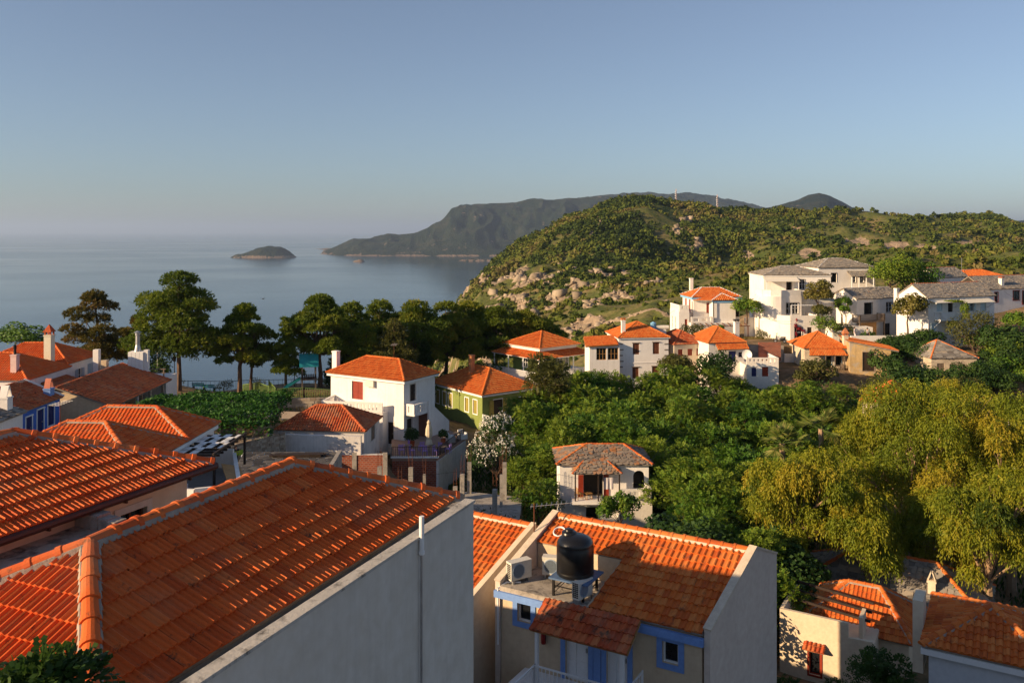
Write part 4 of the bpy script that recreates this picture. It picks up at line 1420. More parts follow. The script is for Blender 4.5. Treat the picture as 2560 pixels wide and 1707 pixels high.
MB().box(.0, -.02, zeD - .139, dw_, dk, zeD + .015).build('tank_deck', ROOFCONC, hD)
MB().box(.03 + sk * dk, dk, zeD - .1, dw_ + sk * dk, dk + .12, zeD + k_ * dk - .06).build('deck_back_wall', BEIGE, hD)
MB()._add([(dw_, 0, zeD)], []) if False else None
mb = MB()
mb._add([(dw_ - .08, 0, zeD + .016), (dw_ - .08 + sk * dk, dk, zeD + .016), (dw_ - .08 + sk * dk, dk, zeD + k_ * dk - .06), (dw_, 0, zeD + .016), (dw_ + sk * dk, dk, zeD + .016), (dw_ + sk * dk, dk, zeD + k_ * dk - .06)],
        [(0, 2, 1), (3, 4, 5), (0, 3, 5, 2)])
mb.build('deck_side_wall', BEIGE, hD)
MB().box(-.19, -.10, zeD - .36, 6.83, .055, zeD - .14).build('eave_band', BLUETRIM, hD)
# tiled canopy over the doors
zc = zeD + .02
cf = [[V((1.75, -1.20, zc - .55)), V((4.95, -1.20, zc - .55)), V((4.95, -.13, zc)), V((1.75, -.13, zc))]]
co = roof(hD, cf, [], 'tile', TILE_OLD, objs=120, prof='roll', cw=.205, ce=.33, name='canopy', seed=15, th=.06, under=TIMBER)
for x in (1.95, 4.75):
    MB().box(x - .05, -1.16, fl - .1, x + .05, -1.06, zc - .62).build('canopy_post', WPAINT, hD)
MB().prism([(1.75, -3.2), (2.0, -3.2), (2.0, -1.35), (5.05, -1.35), (5.05, .055), (.9, .055), (.9, -3.2)], fl - .16, fl - .01).build('balcony_slab', WHITE, hD)
railing(hD, [(1.95, -1.28, fl), (4.95, -1.28, fl)], .90, WPAINT, .125, .010)
railing(hD, [(4.95, -1.28, fl), (4.95, .0, fl)], .90, WPAINT, .125, .010)
railing(hD, [(1.95, -3.1, fl), (1.95, -1.28, fl)], .90, WPAINT, .125, .010)
mb = MB()
for k in range(7):      # scroll ornaments on the railing
    cx_ = 2.2 + .42 * k
    for s in (-1, 1):
        for t in (-1, 1):
            pts = [V((cx_ + s * (.035 + .03 * math.cos(q)), -1.28, fl + .5 + t * (.045 + .03 * math.sin(q)))) for q in np.linspace(0, 5, 8)]
            mb.path(pts, [.008] * 8, 5)
mb.build('railing_scroll', WPAINT, hD)
# exterior pipes by the corner
mb = MB()
mb.path([V((-.05, -.05, zeD - 1.9)), V((-.05, -.05, zeD - .05)), V((.1, .25, zeD + .06)), V((.5, .5, zeD + .05))], [.03] * 4, 6)
mb.build('drain_pipe', WPAINT, hD)

# left wing of the holiday house: lower roof stepping down
hD2 = thing('neighbour_house', 'orange tiled roof stepping down beside the blue trimmed house', 'house', (el.x, el.y, baseD), rzD)
z2r = -10.75 - baseD
Q = lambda x, y: V((x + sk * y, y, z2r - k_ * (3.23 - y)))
f = [[Q(-4.4, -.75), Q(-1.12, -.75), Q(-1.12, 3.23), Q(-4.4, 3.23)], [V((-1.12 + 1.0, 7.2, z2r - k_ * 3.97)), V((-3.4, 7.2, z2r - k_ * 3.97)), Q(-4.4, 3.23), Q(-1.12, 3.23)]]
roof(hD2, f, [], 'tile', TILE_NEW, objs=150, prof='roll', cw=.205, ce=.33, seed=16, th=.08)
ro = [c for c in hD2.children if c.name.startswith('roof')][0]
ridge_caps(hD2, ro, [(Q(-4.4, 3.23), Q(-1.15, 3.23))], TILE_NEW, r=.13, seg=.42, objs=True, mortar=MATS['cream_mortar'])
mb = MB()
for (ya, yb) in ((-.8, 3.23),):
    a0, b0 = Q(-1.10, ya), Q(-1.10, yb)
    mb._add([(a0.x, a0.y, -3), (b0.x, b0.y, -3), (b0.x, b0.y, b0.z + .16), (a0.x, a0.y, a0.z + .16), (a0.x + .2, a0.y, -3), (b0.x + .2, b0.y, -3), (b0.x + .2, b0.y, b0.z + .16), (a0.x + .2, a0.y, a0.z + .16)],
            [(0, 3, 2, 1), (4, 5, 6, 7), (3, 7, 6, 2), (0, 4, 7, 3), (1, 2, 6, 5)])
mb.build('gable_wall', CREAM, hD2)
walls(hD2, [(-5.0, -.5), (-1.15, -.5), (-.45, 3.4), (.1, 6.8), (-3.2, 6.8)], -3, z2r - 1.95, {0: []}, BEIGE)
pf = [[V((-2.6, -2.0, zeD - 2.05)), V((-.95, -2.0, zeD - 2.05)), V((-.95, -.55, zeD - 1.45)), V((-2.6, -.55, zeD - 1.45))]]
roof(hD2, pf, [(V((-2.55, -.6, zeD - 1.40)), V((-.95, -.6, zeD - 1.40)))], 'tile', TILE_OLD, objs=80, prof='roll', cw=.205, ce=.33, name='porch_roof', seed=17, th=.06, capobjs=True)
MB().box(-1.15, -1.9, -3, -1.03, -1.78, zeD - 2.06).build('porch_post', DARKWOOD, hD2)

def onD(x, y, z=0):
    return WM[hD.name] @ V((x, y, z))
# water tank on its stand
zd = zeD + .016
tk = thing('water_tank', 'black plastic water tank with screw lid on the roof deck', 'tank', onD(2.38, .72, zd + .60), rzD)
prof = [(0.0, 0.0), (.56, 0), (.60, .04), (.60, .14), (.585, .17), (.60, .20), (.60, .92), (.585, .95), (.59, .99), (.575, 1.06), (.50, 1.16), (.36, 1.23), (.18, 1.27), (.0, 1.28)]
MB().lathe(prof, n=40).build('body', BLACKPL, tk, smooth=True)
MB().lathe([(.24, 1.08), (.24, 1.30), (.22, 1.32), (.0, 1.32)], (-.24, .05, 0), 20).lathe([(.14, 1.32), (.14, 1.385), (.12, 1.40), (0, 1.40)], (-.24, .05, 0), 16).build('lid', BLACKPL, tk, smooth=True)
st = thing('tank_stand', 'rusty iron stand with blue board under the water tank', 'stand', onD(2.38, .72, zd), rzD)
for sx in (-.52, .52):
    for sy in (-.52, .52):
        MB().box(sx - .035, sy - .035, 0, sx + .035, sy + .035, .545).build('leg', IRON, st)
mb = MB()
for s in (-.52, .52):
    mb.bar((-.52, s, .32), (.52, s, .32), .03).bar((s, -.52, .22), (s, .52, .22), .03)
    mb.bar((-.52, s, .08), (-.1, s, .52), .025)
mb.build('brace', IRON, st)
MB().box(-.64, -.64, .546, .72, .64, .598).build('board', M('faded_blue_board', (.10, .17, .30), .6, .3, 2, .1, 20), st)

def ac_unit(label, p, rz, w=.80, h=.58, d=.30, feet=.12):
    r = thing('air_conditioner', label, 'air conditioner', p, rz)
    mb = MB().box(-w / 2, 0, feet, w / 2, d, feet + h)
    mb.box(-w / 2 - .008, -.008, feet + h - .05, w / 2 + .008, d + .008, feet + h + .01)
    mb.build('casing', ACWHITE, r)
    g = MB(); cx_, cz_, R_ = -w * .14, feet + h * .5, h * .41
    n = 28
    ring = lambda rr, y: [(cx_ + rr * math.cos(2 * math.pi * i / n), y, cz_ + rr * math.sin(2 * math.pi * i / n)) for i in range(n)]
    o1, o2 = ring(R_, -.02), ring(R_ * .9, -.02)
    for i in range(n):
        j = (i + 1) % n
        g.poly([o1[i], o1[j], o2[j], o2[i]]); g.poly([(o1[i][0], 0, o1[i][2]), (o1[j][0], 0, o1[j][2]), o1[j], o1[i]])
    for k in range(-6, 7):
        x = cx_ + R_ * .9 * k / 6.6
        hh = math.sqrt(max(0, (R_ * .9) ** 2 - (x - cx_) ** 2))
        g.box(x - .006, -.018, cz_ - hh, x + .006, -.008, cz_ + hh)
    g.build('fan_grille', GREYBLUE, r)
    fb = MB(); fb.poly(list(reversed(ring(R_ * .9, -.004)))); 
    fb.build('fan_well', IRON, r)
    s = MB()
    for a in range(8):
        for b in range(3):
            s.box(-w / 2 - .012, .04 + b * .075, feet + .06 + a * .06, -w / 2 - .001, .095 + b * .075, feet + .10 + a * .06)
    s.build('side_vent', IRON, r)
    for sx in (-.3, .3):
        MB().box(sx - .03, .0, 0, sx + .03, d, feet - .001).build('foot', METAL, r)
    return r
ac_unit('white air conditioner at the deck corner, beside the gable wall', onD(.50, .55, zd), rzD + math.radians(62))
ac_unit('white air conditioner backed against the roof step, beside the tank', onD(1.30, 1.35, zd), rzD + math.radians(18))
ac_unit('small white air conditioner with dark side grille in front of the tiles', onD(2.95, .30, zd), rzD + math.radians(78), w=.72, h=.52, d=.27)
an = thing('tv_antenna', 'rooftop television aerial on a thin rusty mast', 'antenna', onD(.12, 2.15, zeD), rzD)
MB().tube((0, 0, -.3), (0, 0, 2.15), .022).build('mast', RUST, an)
mb = MB().tube((-.15, 0, 2.0), (1.25, .5, 2.22), .012)
for k in range(9):
    c = V((-.1, 0, 2.01)).lerp(V((1.2, .49, 2.21)), k / 8)
    mb.tube(c + V((.09, -.24, 0)), c + V((-.09, .24, 0)), .006)
    mb.tube(c + V((.05, -.12, .06)), c + V((-.05, .12, .06)), .006)
mb.build('elements', METAL, an)
fe = thing('fire_extinguisher', 'dark red fire extinguisher hung on the beige wall left of the doors', 'extinguisher', onD(1.62, -.03, zeD - 1.5), rzD)
MB().lathe([(0, 0), (.075, .01), (.08, .05), (.08, .40), (.05, .47), (.02, .50), (.0, .50)], n=14).build('cylinder', RED, fe, smooth=True)
MB().tube((0, 0, .49), (0, 0, .56), .02).bar((0, -.09, .57), (0, .03, .55), .02).path([V((.02, 0, .53)), V((.09, -.02, .42)), V((.085, -.02, .12))], [.01] * 3, 6).build('valve', BLACKPL, fe)
hs = thing('coiled_hose', 'coil of white hose lying on the orange tiles by the aerial', 'hose', onD(.95, 2.45, zeD + k_ * 2.45 + .09), rzD)
pts = [V((.20 * math.cos(q), .20 * math.sin(q), .20 * math.sin(q) * k_ + .01 * (q / 3))) for q in np.linspace(0, 11, 44)]
MB().path(pts, [.022] * 44, 6).build('hose_loop', WPAINT, hs)

# ---- bottom right: grey house with barrel tile hip roof and stout chimney
FL = V((15.0, 31.5, -15.15))
rzS = math.atan2(-.511, .859)
baseS = -21.0
hS = thing('barrel_tile_house', 'pale grey house with pointed orange barrel tile roof and stout cream chimney', 'house', (FL.x, FL.y, baseS), rzS)
ze = -15.15 - baseS
f, r = hip_faces(0, 4.4, 0, 5.0, ze, ze + .98, 'x', 2.2, 2.2)
roof(hS, f, r, 'tile', TILE_NEW, objs=300, prof='barrel', cw=.235, ce=.36, capobjs=True, capr=.135, mortar=MORTAR, seed=18)
walls(hS, [(.22, .2), (4.2, .2), (4.2, 4.8), (.22, 4.8)], -3, ze - .33, mat=PALEGREY)
MB().box(-.03, .0, ze - .33, 4.43, 4.98, ze - .12).build('eave_band', WPAINT, hS)
MB().box(-.42, 1.2, ze - 1.6, -.06, 2.4, ze + 1.12).build('chimney', CREAM, hS)

# ---- beige house with roof terrace, S2
W1 = V((13.7, 44.0, -24.5))
hT = thing('terrace_house', 'cream house with parapet roof terrace and red framed window', 'house', (W1.x, W1.y, W1.z), rzS)
zt = -19.3 + 24.5
walls(hT, [(0, 0), (3.3, 0), (4.4, .1), (4.4, 3.4), (0, 3.4)], -3, zt - 1.0, {0: [(1.45, 2.0, zt - 2.95, zt - 1.55, 'win', dict(fm=REDWOOD, trim=REDWOOD, nx=1, nz=1))]}, M('warm_cream_plaster', (.66, .54, .39), .92, .1, .6, .25, 8))
mb = MB().bar((0, .08, zt - .5), (3.3, .08, zt - .5), .18, 1.0).bar((3.3, .08, zt - .85), (4.4, .18, zt - .85), .18, .3)
mb.bar((.08, 0.17, zt - .5), (.08, 3.3, zt - .42), .18, 1.05).bar((3.75, .9, zt - .5), (3.75, 2.0, zt - .45), .18, 1.1)
mb.build('parapet', MATS['warm_cream_plaster'], hT)
for k in range(3):
    MB().bar((.2, 3.1 - .55 * k, zt + .35 - .25 * k), (4.1, 2.7 - .55 * k, zt + .15 - .25 * k), .09, .12).build('beam', DARKWOOD, hT)
cf = [[V((1.2, -.42, zt - 1.60)), V((2.25, -.42, zt - 1.60)), V((2.25, -.01, zt - 1.36)), V((1.2, -.01, zt - 1.36))]]
roof(hT, cf, [], 'tile', TILE_OLD, objs=20, prof='barrel', cw=.21, ce=.3, name='window_canopy', seed=19, th=.04)

hU = thing('hip_roof_house', 'orange tiled hip roof between the roof terrace and the barrel tile house', 'house', (16.04, 45.05, -25.0), rzS)
ze = -20.6 + 25.0
f, r = hip_faces(-1.2, 4.6, 0, 5.0, ze, ze + 1.6, 'x', 2.3, 1.9)
roof(hU, f, r, 'tile', TILE_NEW, objs=300, prof='roll', cw=.22, ce=.36, capobjs=True, capr=.13, mortar=MORTAR, seed=20)
walls(hU, [(-.9, .3), (4.3, .3), (4.3, 4.7), (-.9, 4.7)], -3, ze - .05, mat=MATS['warm_cream_plaster'])
hV = thing('slate_roof_house', 'wide old slate hip roof edged with orange caps under the drooping trees', 'house', (20.3, 52.5, -27.0), rzS)
ze = -22.3 + 27.0
f, r = hip_faces(-3.2, 7.8, 0, 6.4, ze, ze + 1.9, 'x', 3.2, 3.0)
roof(hV, f, r, 'slate', SLATE, objs=260, caps=TILE_NEW, capobjs=True, capr=.13, size=.52, seed=21)
walls(hV, [(-2.9, .3), (7.5, .3), (7.5, 6.1), (-2.9, 6.1)], -3, ze - .05, mat=CREAM)
chimney(hV, 4.7, 1.3, ze, ze + 1.55, .42, .42, CREAM, 'tent', CREAM)
# ================================================================ middle distance
# ---- F: slate roofed cottage in the trees
hF_ = House('slate_cottage', 'whitewashed cottage with lichen slate roof, slate porch and arched window', 'house', 1395, 1160, 1627, 1160, 66.0, -23.8, 4.3, over=.14)
H = hF_; r_ = H.root
w, d, ze = H.w, H.d, H.ze
ops = H.ops(0, [(1459, 1508, 1186, 1240, 'dark', dict(trim=None)), (1583, 1611, 1176, 1221, 'dark', {}), (1465, 1495, 1267, 1300, 'dark', {})])
walls(r_, H.rect(), -3, ze - .02, {0: ops}, WHITE)
o_ = H.over + .12
f, r = hip_faces(-o_, w + o_, -o_, d + o_, ze, ze + .95, 'x', 2.5, 1.9)
roof(r_, f, r, 'slate', SLATE_RUST, objs=300, caps=TILE_NEW, capobjs=True, capr=.11, size=.40, seed=31)
q = ops[1]      # white spandrels turn the right hand opening into an arch
aw, rad_ = (q[0] + q[1]) / 2, (q[1] - q[0]) / 2
for sx in (-1, 1):
    mb = MB()
    arc = [(aw + sx * rad_ * math.cos(t), q[3] - rad_ + rad_ * math.sin(t)) for t in np.linspace(0, math.pi / 2, 9)]
    for (xa, za_), (xb, zb_) in zip(arc[:-1], arc[1:]):
        mb.poly([(xa, .01, za_), (xb, .01, zb_), (xb, .01, q[3] + .01), (xa, .01, q[3] + .01)] if sx < 0 else [(xb, .01, zb_), (xa, .01, za_), (xa, .01, q[3] + .01), (xb, .01, q[3] + .01)])
        mb.poly([(xa, .01, za_), (xa, .16, za_), (xb, .16, zb_), (xb, .01, zb_)])
    mb.build('arch_spandrel', WHITE, r_)
s0, s1, za, zb = H.px((0, 0), (w, 0), 1432, 1554, 1160, 1183)
pz = H.px((0, -1.15), (w, -1.15), 1432, 1554, 1160, 1184)
f, r = hip_faces(pz[0], pz[1], -1.15, .9, pz[2], pz[2] + .62, 'x', .85, .85)
f = [f[0], f[1], f[3]]
f = [[V((p.x, min(p.y, -.01), p.z)) for p in q] for q in f]
f[0] = [V((pz[0], -1.15, pz[2])), V((pz[1], -1.15, pz[2])), V((pz[1] - .9, -.01, pz[2] + .62)), V((pz[0] + .9, -.01, pz[2] + .62))]
f[1] = [V((pz[1], -1.15, pz[2])), V((pz[1], -.01, pz[2])), V((pz[1] - .9, -.01, pz[2] + .62))]
f[2] = [V((pz[0], -.01, pz[2])), V((pz[0], -1.15, pz[2])), V((pz[0] + .9, -.01, pz[2] + .62))]
roof(r_, f, [(f[0][0], f[0][3]), (f[0][1], f[0][2])], 'slate', SLATE_RUST, objs=60, caps=TILE_NEW, capobjs=True, capr=.09, size=.34, seed=32, name='porch_roof', th=.06)
fl = H.px((0, -1.1), (w, -1.1), 1430, 1550, 1200, 1253)[2]
MB().box(pz[0] - .05, -1.2, fl - .22, pz[1] + .05, -.005, fl).build('balcony_slab', WHITE, r_)
for x in (pz[0] + .2, (pz[0] + pz[1]) / 2 + .1, pz[1] - .15):
    MB().box(x - .05, -1.08, fl, x + .05, -.98, pz[2] - .07).build('porch_post', DARKWOOD, r_)
q = ops[0]
for sx, x in ((-1, q[0] - .42), (1, q[1] + .02)):
    MB().box(x, -.07, fl, x + .40, -.02, q[3]).build('red_shutter', REDWOOD, r_)
b0 = H.px((0, -1.4), (w, -1.4), 1549, 1630, 1222, 1260)
MB().box(b0[0], -1.5, -3, b0[1], -.004, b0[3] - .95).build('lower_block', M('rough_white_render', (.70, .66, .60), .95, .1, 1, .9, 5), r_)
slot_parapet(r_, [(b0[0] + .05, -1.42), (b0[1] - .08, -1.42)], b0[3] - .949, .95, MATS['rough_white_render'], gap=.34)
slot_parapet(r_, [(b0[1] - .08, -1.33), (b0[1] - .08, -.1)], b0[3] - .949, .95, MATS['rough_white_render'], slots=False)
chimney(r_, b0[1] - .5, -2.0, -3, 1.2, .5, .5, WHITE_OLD, 'none')
def chair(name, label, p, rz, mat, s=1.0, group=None, seatmat=None):
    r = thing(name, label, 'chair', p, rz, group)
    for sx in (-.2, .2):
        for sy in (-.2, .2):
            MB().box((sx - .02) * s, (sy - .02) * s, 0, (sx + .02) * s, (sy + .02) * s, (.43 if sy < 0 else .9) * s).build('leg', mat, r)
    MB().box(-.23 * s, -.23 * s, .431 * s, .23 * s, .18 * s, .47 * s).build('seat', seatmat or mat, r)
    mb = MB()
    for k in range(3):
        mb.box(-.18 * s, .19 * s, (.56 + .12 * k) * s, .18 * s, .21 * s, (.62 + .12 * k) * s)
    mb.build('backrest', mat, r)
    return r
def tbl(name, label, p, rz, mat, sx=.6, sy=.6, h=.73, group=None, round_=False):
    r = thing(name, label, 'table', p, rz, group)
    if round_:
        MB().lathe([(0, h), (sx / 2, h), (sx / 2, h + .03), (0, h + .03)], n=16).build('top', mat, r)
        MB().tube((0, 0, 0), (0, 0, h), .035).build('column', mat, r)
        MB().lathe([(0, 0), (.24, 0), (.22, .03), (.035, .04)], n=12).build('foot', mat, r)
    else:
        MB().box(-sx / 2, -sy / 2, h - .03, sx / 2, sy / 2, h).build('top', mat, r)
        for ax in (-1, 1):
            for ay in (-1, 1):
                MB().box(ax * (sx / 2 - .05) - .02, ay * (sy / 2 - .05) - .02, 0, ax * (sx / 2 - .05) + .02, ay * (sy / 2 - .05) + .02, h - .031).build('leg', mat, r)
    return r
tbl('wooden_stool', 'orange wooden stool on the slate porch balcony', H.world((pz[0] + pz[1]) / 2 - .6, -.6, fl), .3, TIMBER, .5, .45, .5)
chair('wooden_chair', 'light wooden chair at the corner of the slate porch', H.world(pz[0] + .55, -.55, fl), 1.9, TIMBER)
lo = thing('laundry', 'pale towel drying on a line under the slate porch', 'laundry', H.world(pz[1] - 1.3, -.85, fl), 0)
mb = MB()
for k in range(8):
    x0, x1 = .09 * k, .09 * (k + 1)
    y0, y1 = .05 * math.sin(k * 1.7), .05 * math.sin((k + 1) * 1.7)
    mb.poly([(x0, y0, .85), (x1, y1, .85), (x1, y1 * .3, 1.75), (x0, y0 * .3, 1.75)])
mb.build('towel', CLOTHP, lo)
MB().tube((-1.6, 0, 1.75), (1.0, 0, 1.75), .006).build('line', IRON, lo)

# ---- E: white two-storey house with outside stairs
H = House('stair_house', 'white two storey house with red hip roof and outside staircase', 'house', 815, 931, 1011, 953, 89.2, -20.6, 5.2, over=.35)
r_ = H.root; w, d, ze = H.w, H.d, H.ze
ops = {0: H.ops(0, [(880, 908, 953, 998, 'shut', dict(fm=REDWOOD, trim=WPAINT)), (968, 984, 1055, 1110, 'door', dict(fm=DARKWOOD, trim=GREYW, tw=.06))]),
       1: H.ops(1, [(1025, 1039, 960, 1002, 'door', dict(fm=DARKWOOD, trim=GREYW, tw=.08)), (1017, 1030, 1046, 1112, 'door', dict(fm=DARKWOOD, trim=GREYW, tw=.06))])}
walls(r_, H.rect(), -4, ze - .1, ops, WHITE)
H.hip(1.55, mat=TILE_NEW, capr=.13, seed=33)
MB().box(-.3, -.3, ze - .30, w + .3, d + .3, ze - .10).build('cornice', WPAINT, r_)
chimney(r_, -.2, 1.0, ze - 1.2, ze + 2.1, .62, .55, WHITE, 'none')
# raised terrace on the left front with slotted parapet
tz = 2.65
poly = [(.5, -.01), (1.6, -3.0), (7.6, -.9), (7.6, -.01)]
MB().prism([poly[0], poly[1], poly[2], poly[3]], -4, tz).build('terrace_block', WHITE, r_)
slot_parapet(r_, [poly[0], poly[1]], tz, 1.0, WHITE)
slot_parapet(r_, [poly[1], poly[2]], tz, 1.0, WHITE, gap=.38)
# side balcony and stair along the right wall
MB().box(w + .005, .25, tz - .2, w + 1.15, 2.4, tz).build('balcony_slab', WHITE, r_)
slot_parapet(r_, [(w + .01, .3), (w + 1.1, .3)], tz - .2, 1.15, WHITE)
slot_parapet(r_, [(w + 1.1, .38), (w + 1.1, 2.4)], tz - .2, 1.15, WHITE)
nst = 13
for k in range(nst):
    z1 = (nst - k) * tz / (nst + 1)
    y0 = 2.4 + k * .27
    MB().box(w + .02, y0 + .002, -1, w + 1.1, y0 + .268, z1).build('step', TILE_OLD if False else M('brown_step_tile', (.20, .09, .06), .8, .2, 2, .1, 10), r_)
yb = 2.4 + nst * .27
mb = MB()
mb._add([(w + 1.12, 2.35, -1), (w + 1.12, yb, -1), (w + 1.12, yb, 1.0), (w + 1.12, 2.35, tz + 1.0), (w + 1.30, 2.35, -1), (w + 1.30, yb, -1), (w + 1.30, yb, 1.0), (w + 1.30, 2.35, tz + 1.0)],
        [(0, 3, 2, 1), (4, 5, 6, 7), (3, 7, 6, 2), (0, 4, 7, 3), (1, 2, 6, 5)])
mb.build('stair_wall', WHITE, r_)
# air conditioner on the facade
a0 = H.px((0, 0), (w, 0), 918, 938, 950, 966)
MB().box(a0[0], -.32, a0[2], a0[1], -.02, a0[3]).build('air_conditioner', ACWHITE, r_)

# ---- lower wing in front, red hip roof
H2 = House('low_wing', 'low white wing with red hip roof beside the white stair house', 'house', 686, 1074, 914, 1079, 76.8, -21.8, 5.6, over=.2)
r2_ = H2.root
walls(r2_, H2.rect(), -3, H2.ze - .05, {1: H2.ops(1, [(928, 938, 1062, 1100, 'door', dict(fm=OLDWOOD))])}, WHITE_OLD)
H2.hip(1.65, mat=TILE_OLD, capr=.14, prof='barrel', seed=34, cw=.24)
gw = thing('garden_wall', 'long weathered white wall with stepped top in front of the low wing', 'wall', (0, 0, -22), 0)
p = [atz(630, 1098, -17.9), atz(690, 1082, -17.9), atz(915, 1082, -17.9)]
mb = MB()
mb.bar(V((-24.0, 75.6, 1.2)), V((-21.6, 75.5, 1.2)), .3, 5.2)
mb.bar(V((-21.6, 75.5, 1.4)), V((-13.1, 74.7, 1.4)), .3, 5.6)
mb.bar(V((-13.1, 74.7, .3)), V((-10.9, 74.9, .3)), .3, 4.6)
mb.build('wall_run', WHITE_OLD, gw)

# ---- cafe terrace with its brick and white retaining walls
ct = thing('cafe_terrace', 'raised terrace paved in brown on brick and white walls below the stair house', 'terrace', (-10.9, 78.0, -25.5), 0)
tz_ = -20.6 + 25.5
tp = [(0, 0), (4.1, 0), (6.2, 7.6), (3.4, 13.0), (-1.0, 7.0)]
MB().prism(tp, tz_ - .25, tz_).build('paving', M('brown_terrace_tile', (.36, .23, .17), .85, .25, 1.5, .1, 8), ct)
MB().bar((.02, .16, tz_ - 2.4), (4.1, .16, tz_ - 2.4), .28, 4.3).build('brick_face', BRICK, ct)
MB().bar((4.1, 0.0, tz_ - 2.9), (6.15, 7.6, tz_ - 2.9), .3, 5.3).bar((6.15, 7.6, tz_ - 2.9), (3.4, 13, tz_ - 2.9), .3, 5.3).build('white_face', WHITE_OLD, ct)
MB().bar((-.1, .12, tz_ + .05), (4.25, .12, tz_ + .05), .4, .1).build('coping', WHITE, ct)
railing(ct, [(0, .1, tz_ + .1), (4.1, .1, tz_ + .1)], .9, IRON, .16, .014)
railing(ct, [(4.1, .1, tz_ + .0), (6.1, 7.6, tz_ + .0)], .9, IRON, .16, .014)
bw = thing('brick_wall', 'bare red brick wall with concrete frame below the white garden wall', 'wall', (-16.5, 74.2, -26), 0)
MB().box(0, 0, 0, 5.6, .2, 6.6).build('brick_face', BRICK, bw)
for x in (.0, 2.9, 5.55):
    MB().box(x - .2, -.06, 0, x + .2, -.001, 6.9).build('concrete_pier', CONCRETE, bw)
um = thing('closed_parasol', 'closed cream canvas parasol standing among lilac chairs', 'parasol', (-7.75, 80.2, -20.6), 0)
MB().tube((0, 0, 0), (0, 0, 2.9), .04).build('pole', METAL, um)
MB().lathe([(.30, .55), (.36, .75), (.22, 1.2), (.34, 1.6), (.30, 2.2), (.16, 2.6), (.20, 2.75), (.05, 3.0)], n=9).build('canopy', CANVAS, um)
k = 0
LG = 'lilac chairs on the cafe terrace'
for (x, y, a) in ((-10.2, 79.3, .4), (-9.2, 79.1, 2.0), (-8.5, 80.6, 3.6), (-8.0, 78.9, .2), (-7.0, 79.0, 1.2), (-6.6, 80.4, 2.6), (-9.9, 81.0, 5.2), (-5.9, 79.6, 4.4)):
    chair('cafe_chair', 'small lilac painted wooden chair on the brown cafe terrace', (x, y, -20.6), a, LILAC, group=LG)
TG = 'small tables between the lilac chairs'
for (x, y) in ((-9.6, 79.9), (-7.4, 79.8), (-6.3, 79.3)):
    tbl('cafe_table', 'small dark square table among the lilac chairs', (x, y, -20.6), .3, OLDWOOD, group=TG)
for lab, (x, y, a) in (('white wicker armchair by the terrace railing, left of the round table', (-5.9, 84.0, 1.9)), ('white wicker armchair against the stair wall beside the round table', (-4.9, 85.2, .6))):
    r = thing('wicker_armchair', lab, 'armchair', (x, y, -20.6), a)
    MB().box(-.3, -.3, 0, .3, .3, .42).build('seat', WPAINT, r)
    MB().box(-.34, .301, 0, .34, .40, .88).build('backrest', WPAINT, r)
    for s in (-1, 1):
        MB().box(s * .35 - .05, -.3, 0, s * .35 + .05, .30, .62).build('arm', WPAINT, r)
tbl('round_table', 'dark round table between the white wicker armchairs', (-5.4, 84.6, -20.6), 0, OLDWOOD, .7, .7, group=None, round_=True)

# ---- building site: slab and concrete columns with rebar
sl = thing('concrete_slab', 'bare grey concrete floor slab of an unfinished building', 'slab', (0, 0, -24), 0)
cor = [atz(1178, 1229, -20.5), atz(1278, 1240, -20.5), atz(1306, 1246, -20.5), atz(1298, 1300, -20.5), atz(1180, 1310, -20.5), atz(1060, 1300, -20.5), atz(1060, 1232, -20.5)]
MB().prism([(q.x, q.y) for q in cor][::-1], -2, 3.5).build('slab_deck', CONCRETE, sl)
for (u, vt, vb) in ((949, 1166, 1250), (1000, 1199, 1270), (1027, 1168, 1250), (1061, 1185, 1240), (1138, 1216, 1247), (1156, 1185, 1249), (1173, 1156, 1232), (1237, 1223, 1294), (1253, 1186, 1266), (1261, 1156, 1247)):
    b = atz(u, vb, -20.5)
    top = at(u, vt, b.y).z
    hh = top - b.z
    c = thing('concrete_post', 'unfinished concrete post sprouting rusty rebar on the building site', 'post', (b.x, b.y, b.z), random.uniform(-.1, .1), 'posts of the unfinished building')
    q = .17 if u not in (1061, 1253) else .11
    MB().box(-q, -q, -1.5, q, q, hh).build('shaft', CONCRETE, c)
    mb = MB()
    for sx in (-1, 1):
        for sy in (-1, 1):
            L = random.uniform(.9, 1.5)
            mb.tube((sx * q * .75, sy * q * .75, hh - .02), (sx * q * .75 + random.uniform(-.06, .06), sy * q * .75, hh + L), .011, n=5)
    for k in range(2):
        zz = hh + .25 + .35 * k
        for (a, b_) in (((-1, -1), (1, -1)), ((1, -1), (1, 1)), ((1, 1), (-1, 1)), ((-1, 1), (-1, -1))):
            mb.bar((a[0] * q * .8, a[1] * q * .8, zz), (b_[0] * q * .8, b_[1] * q * .8, zz), .010)
    mb.build('rebar', RUST, c)

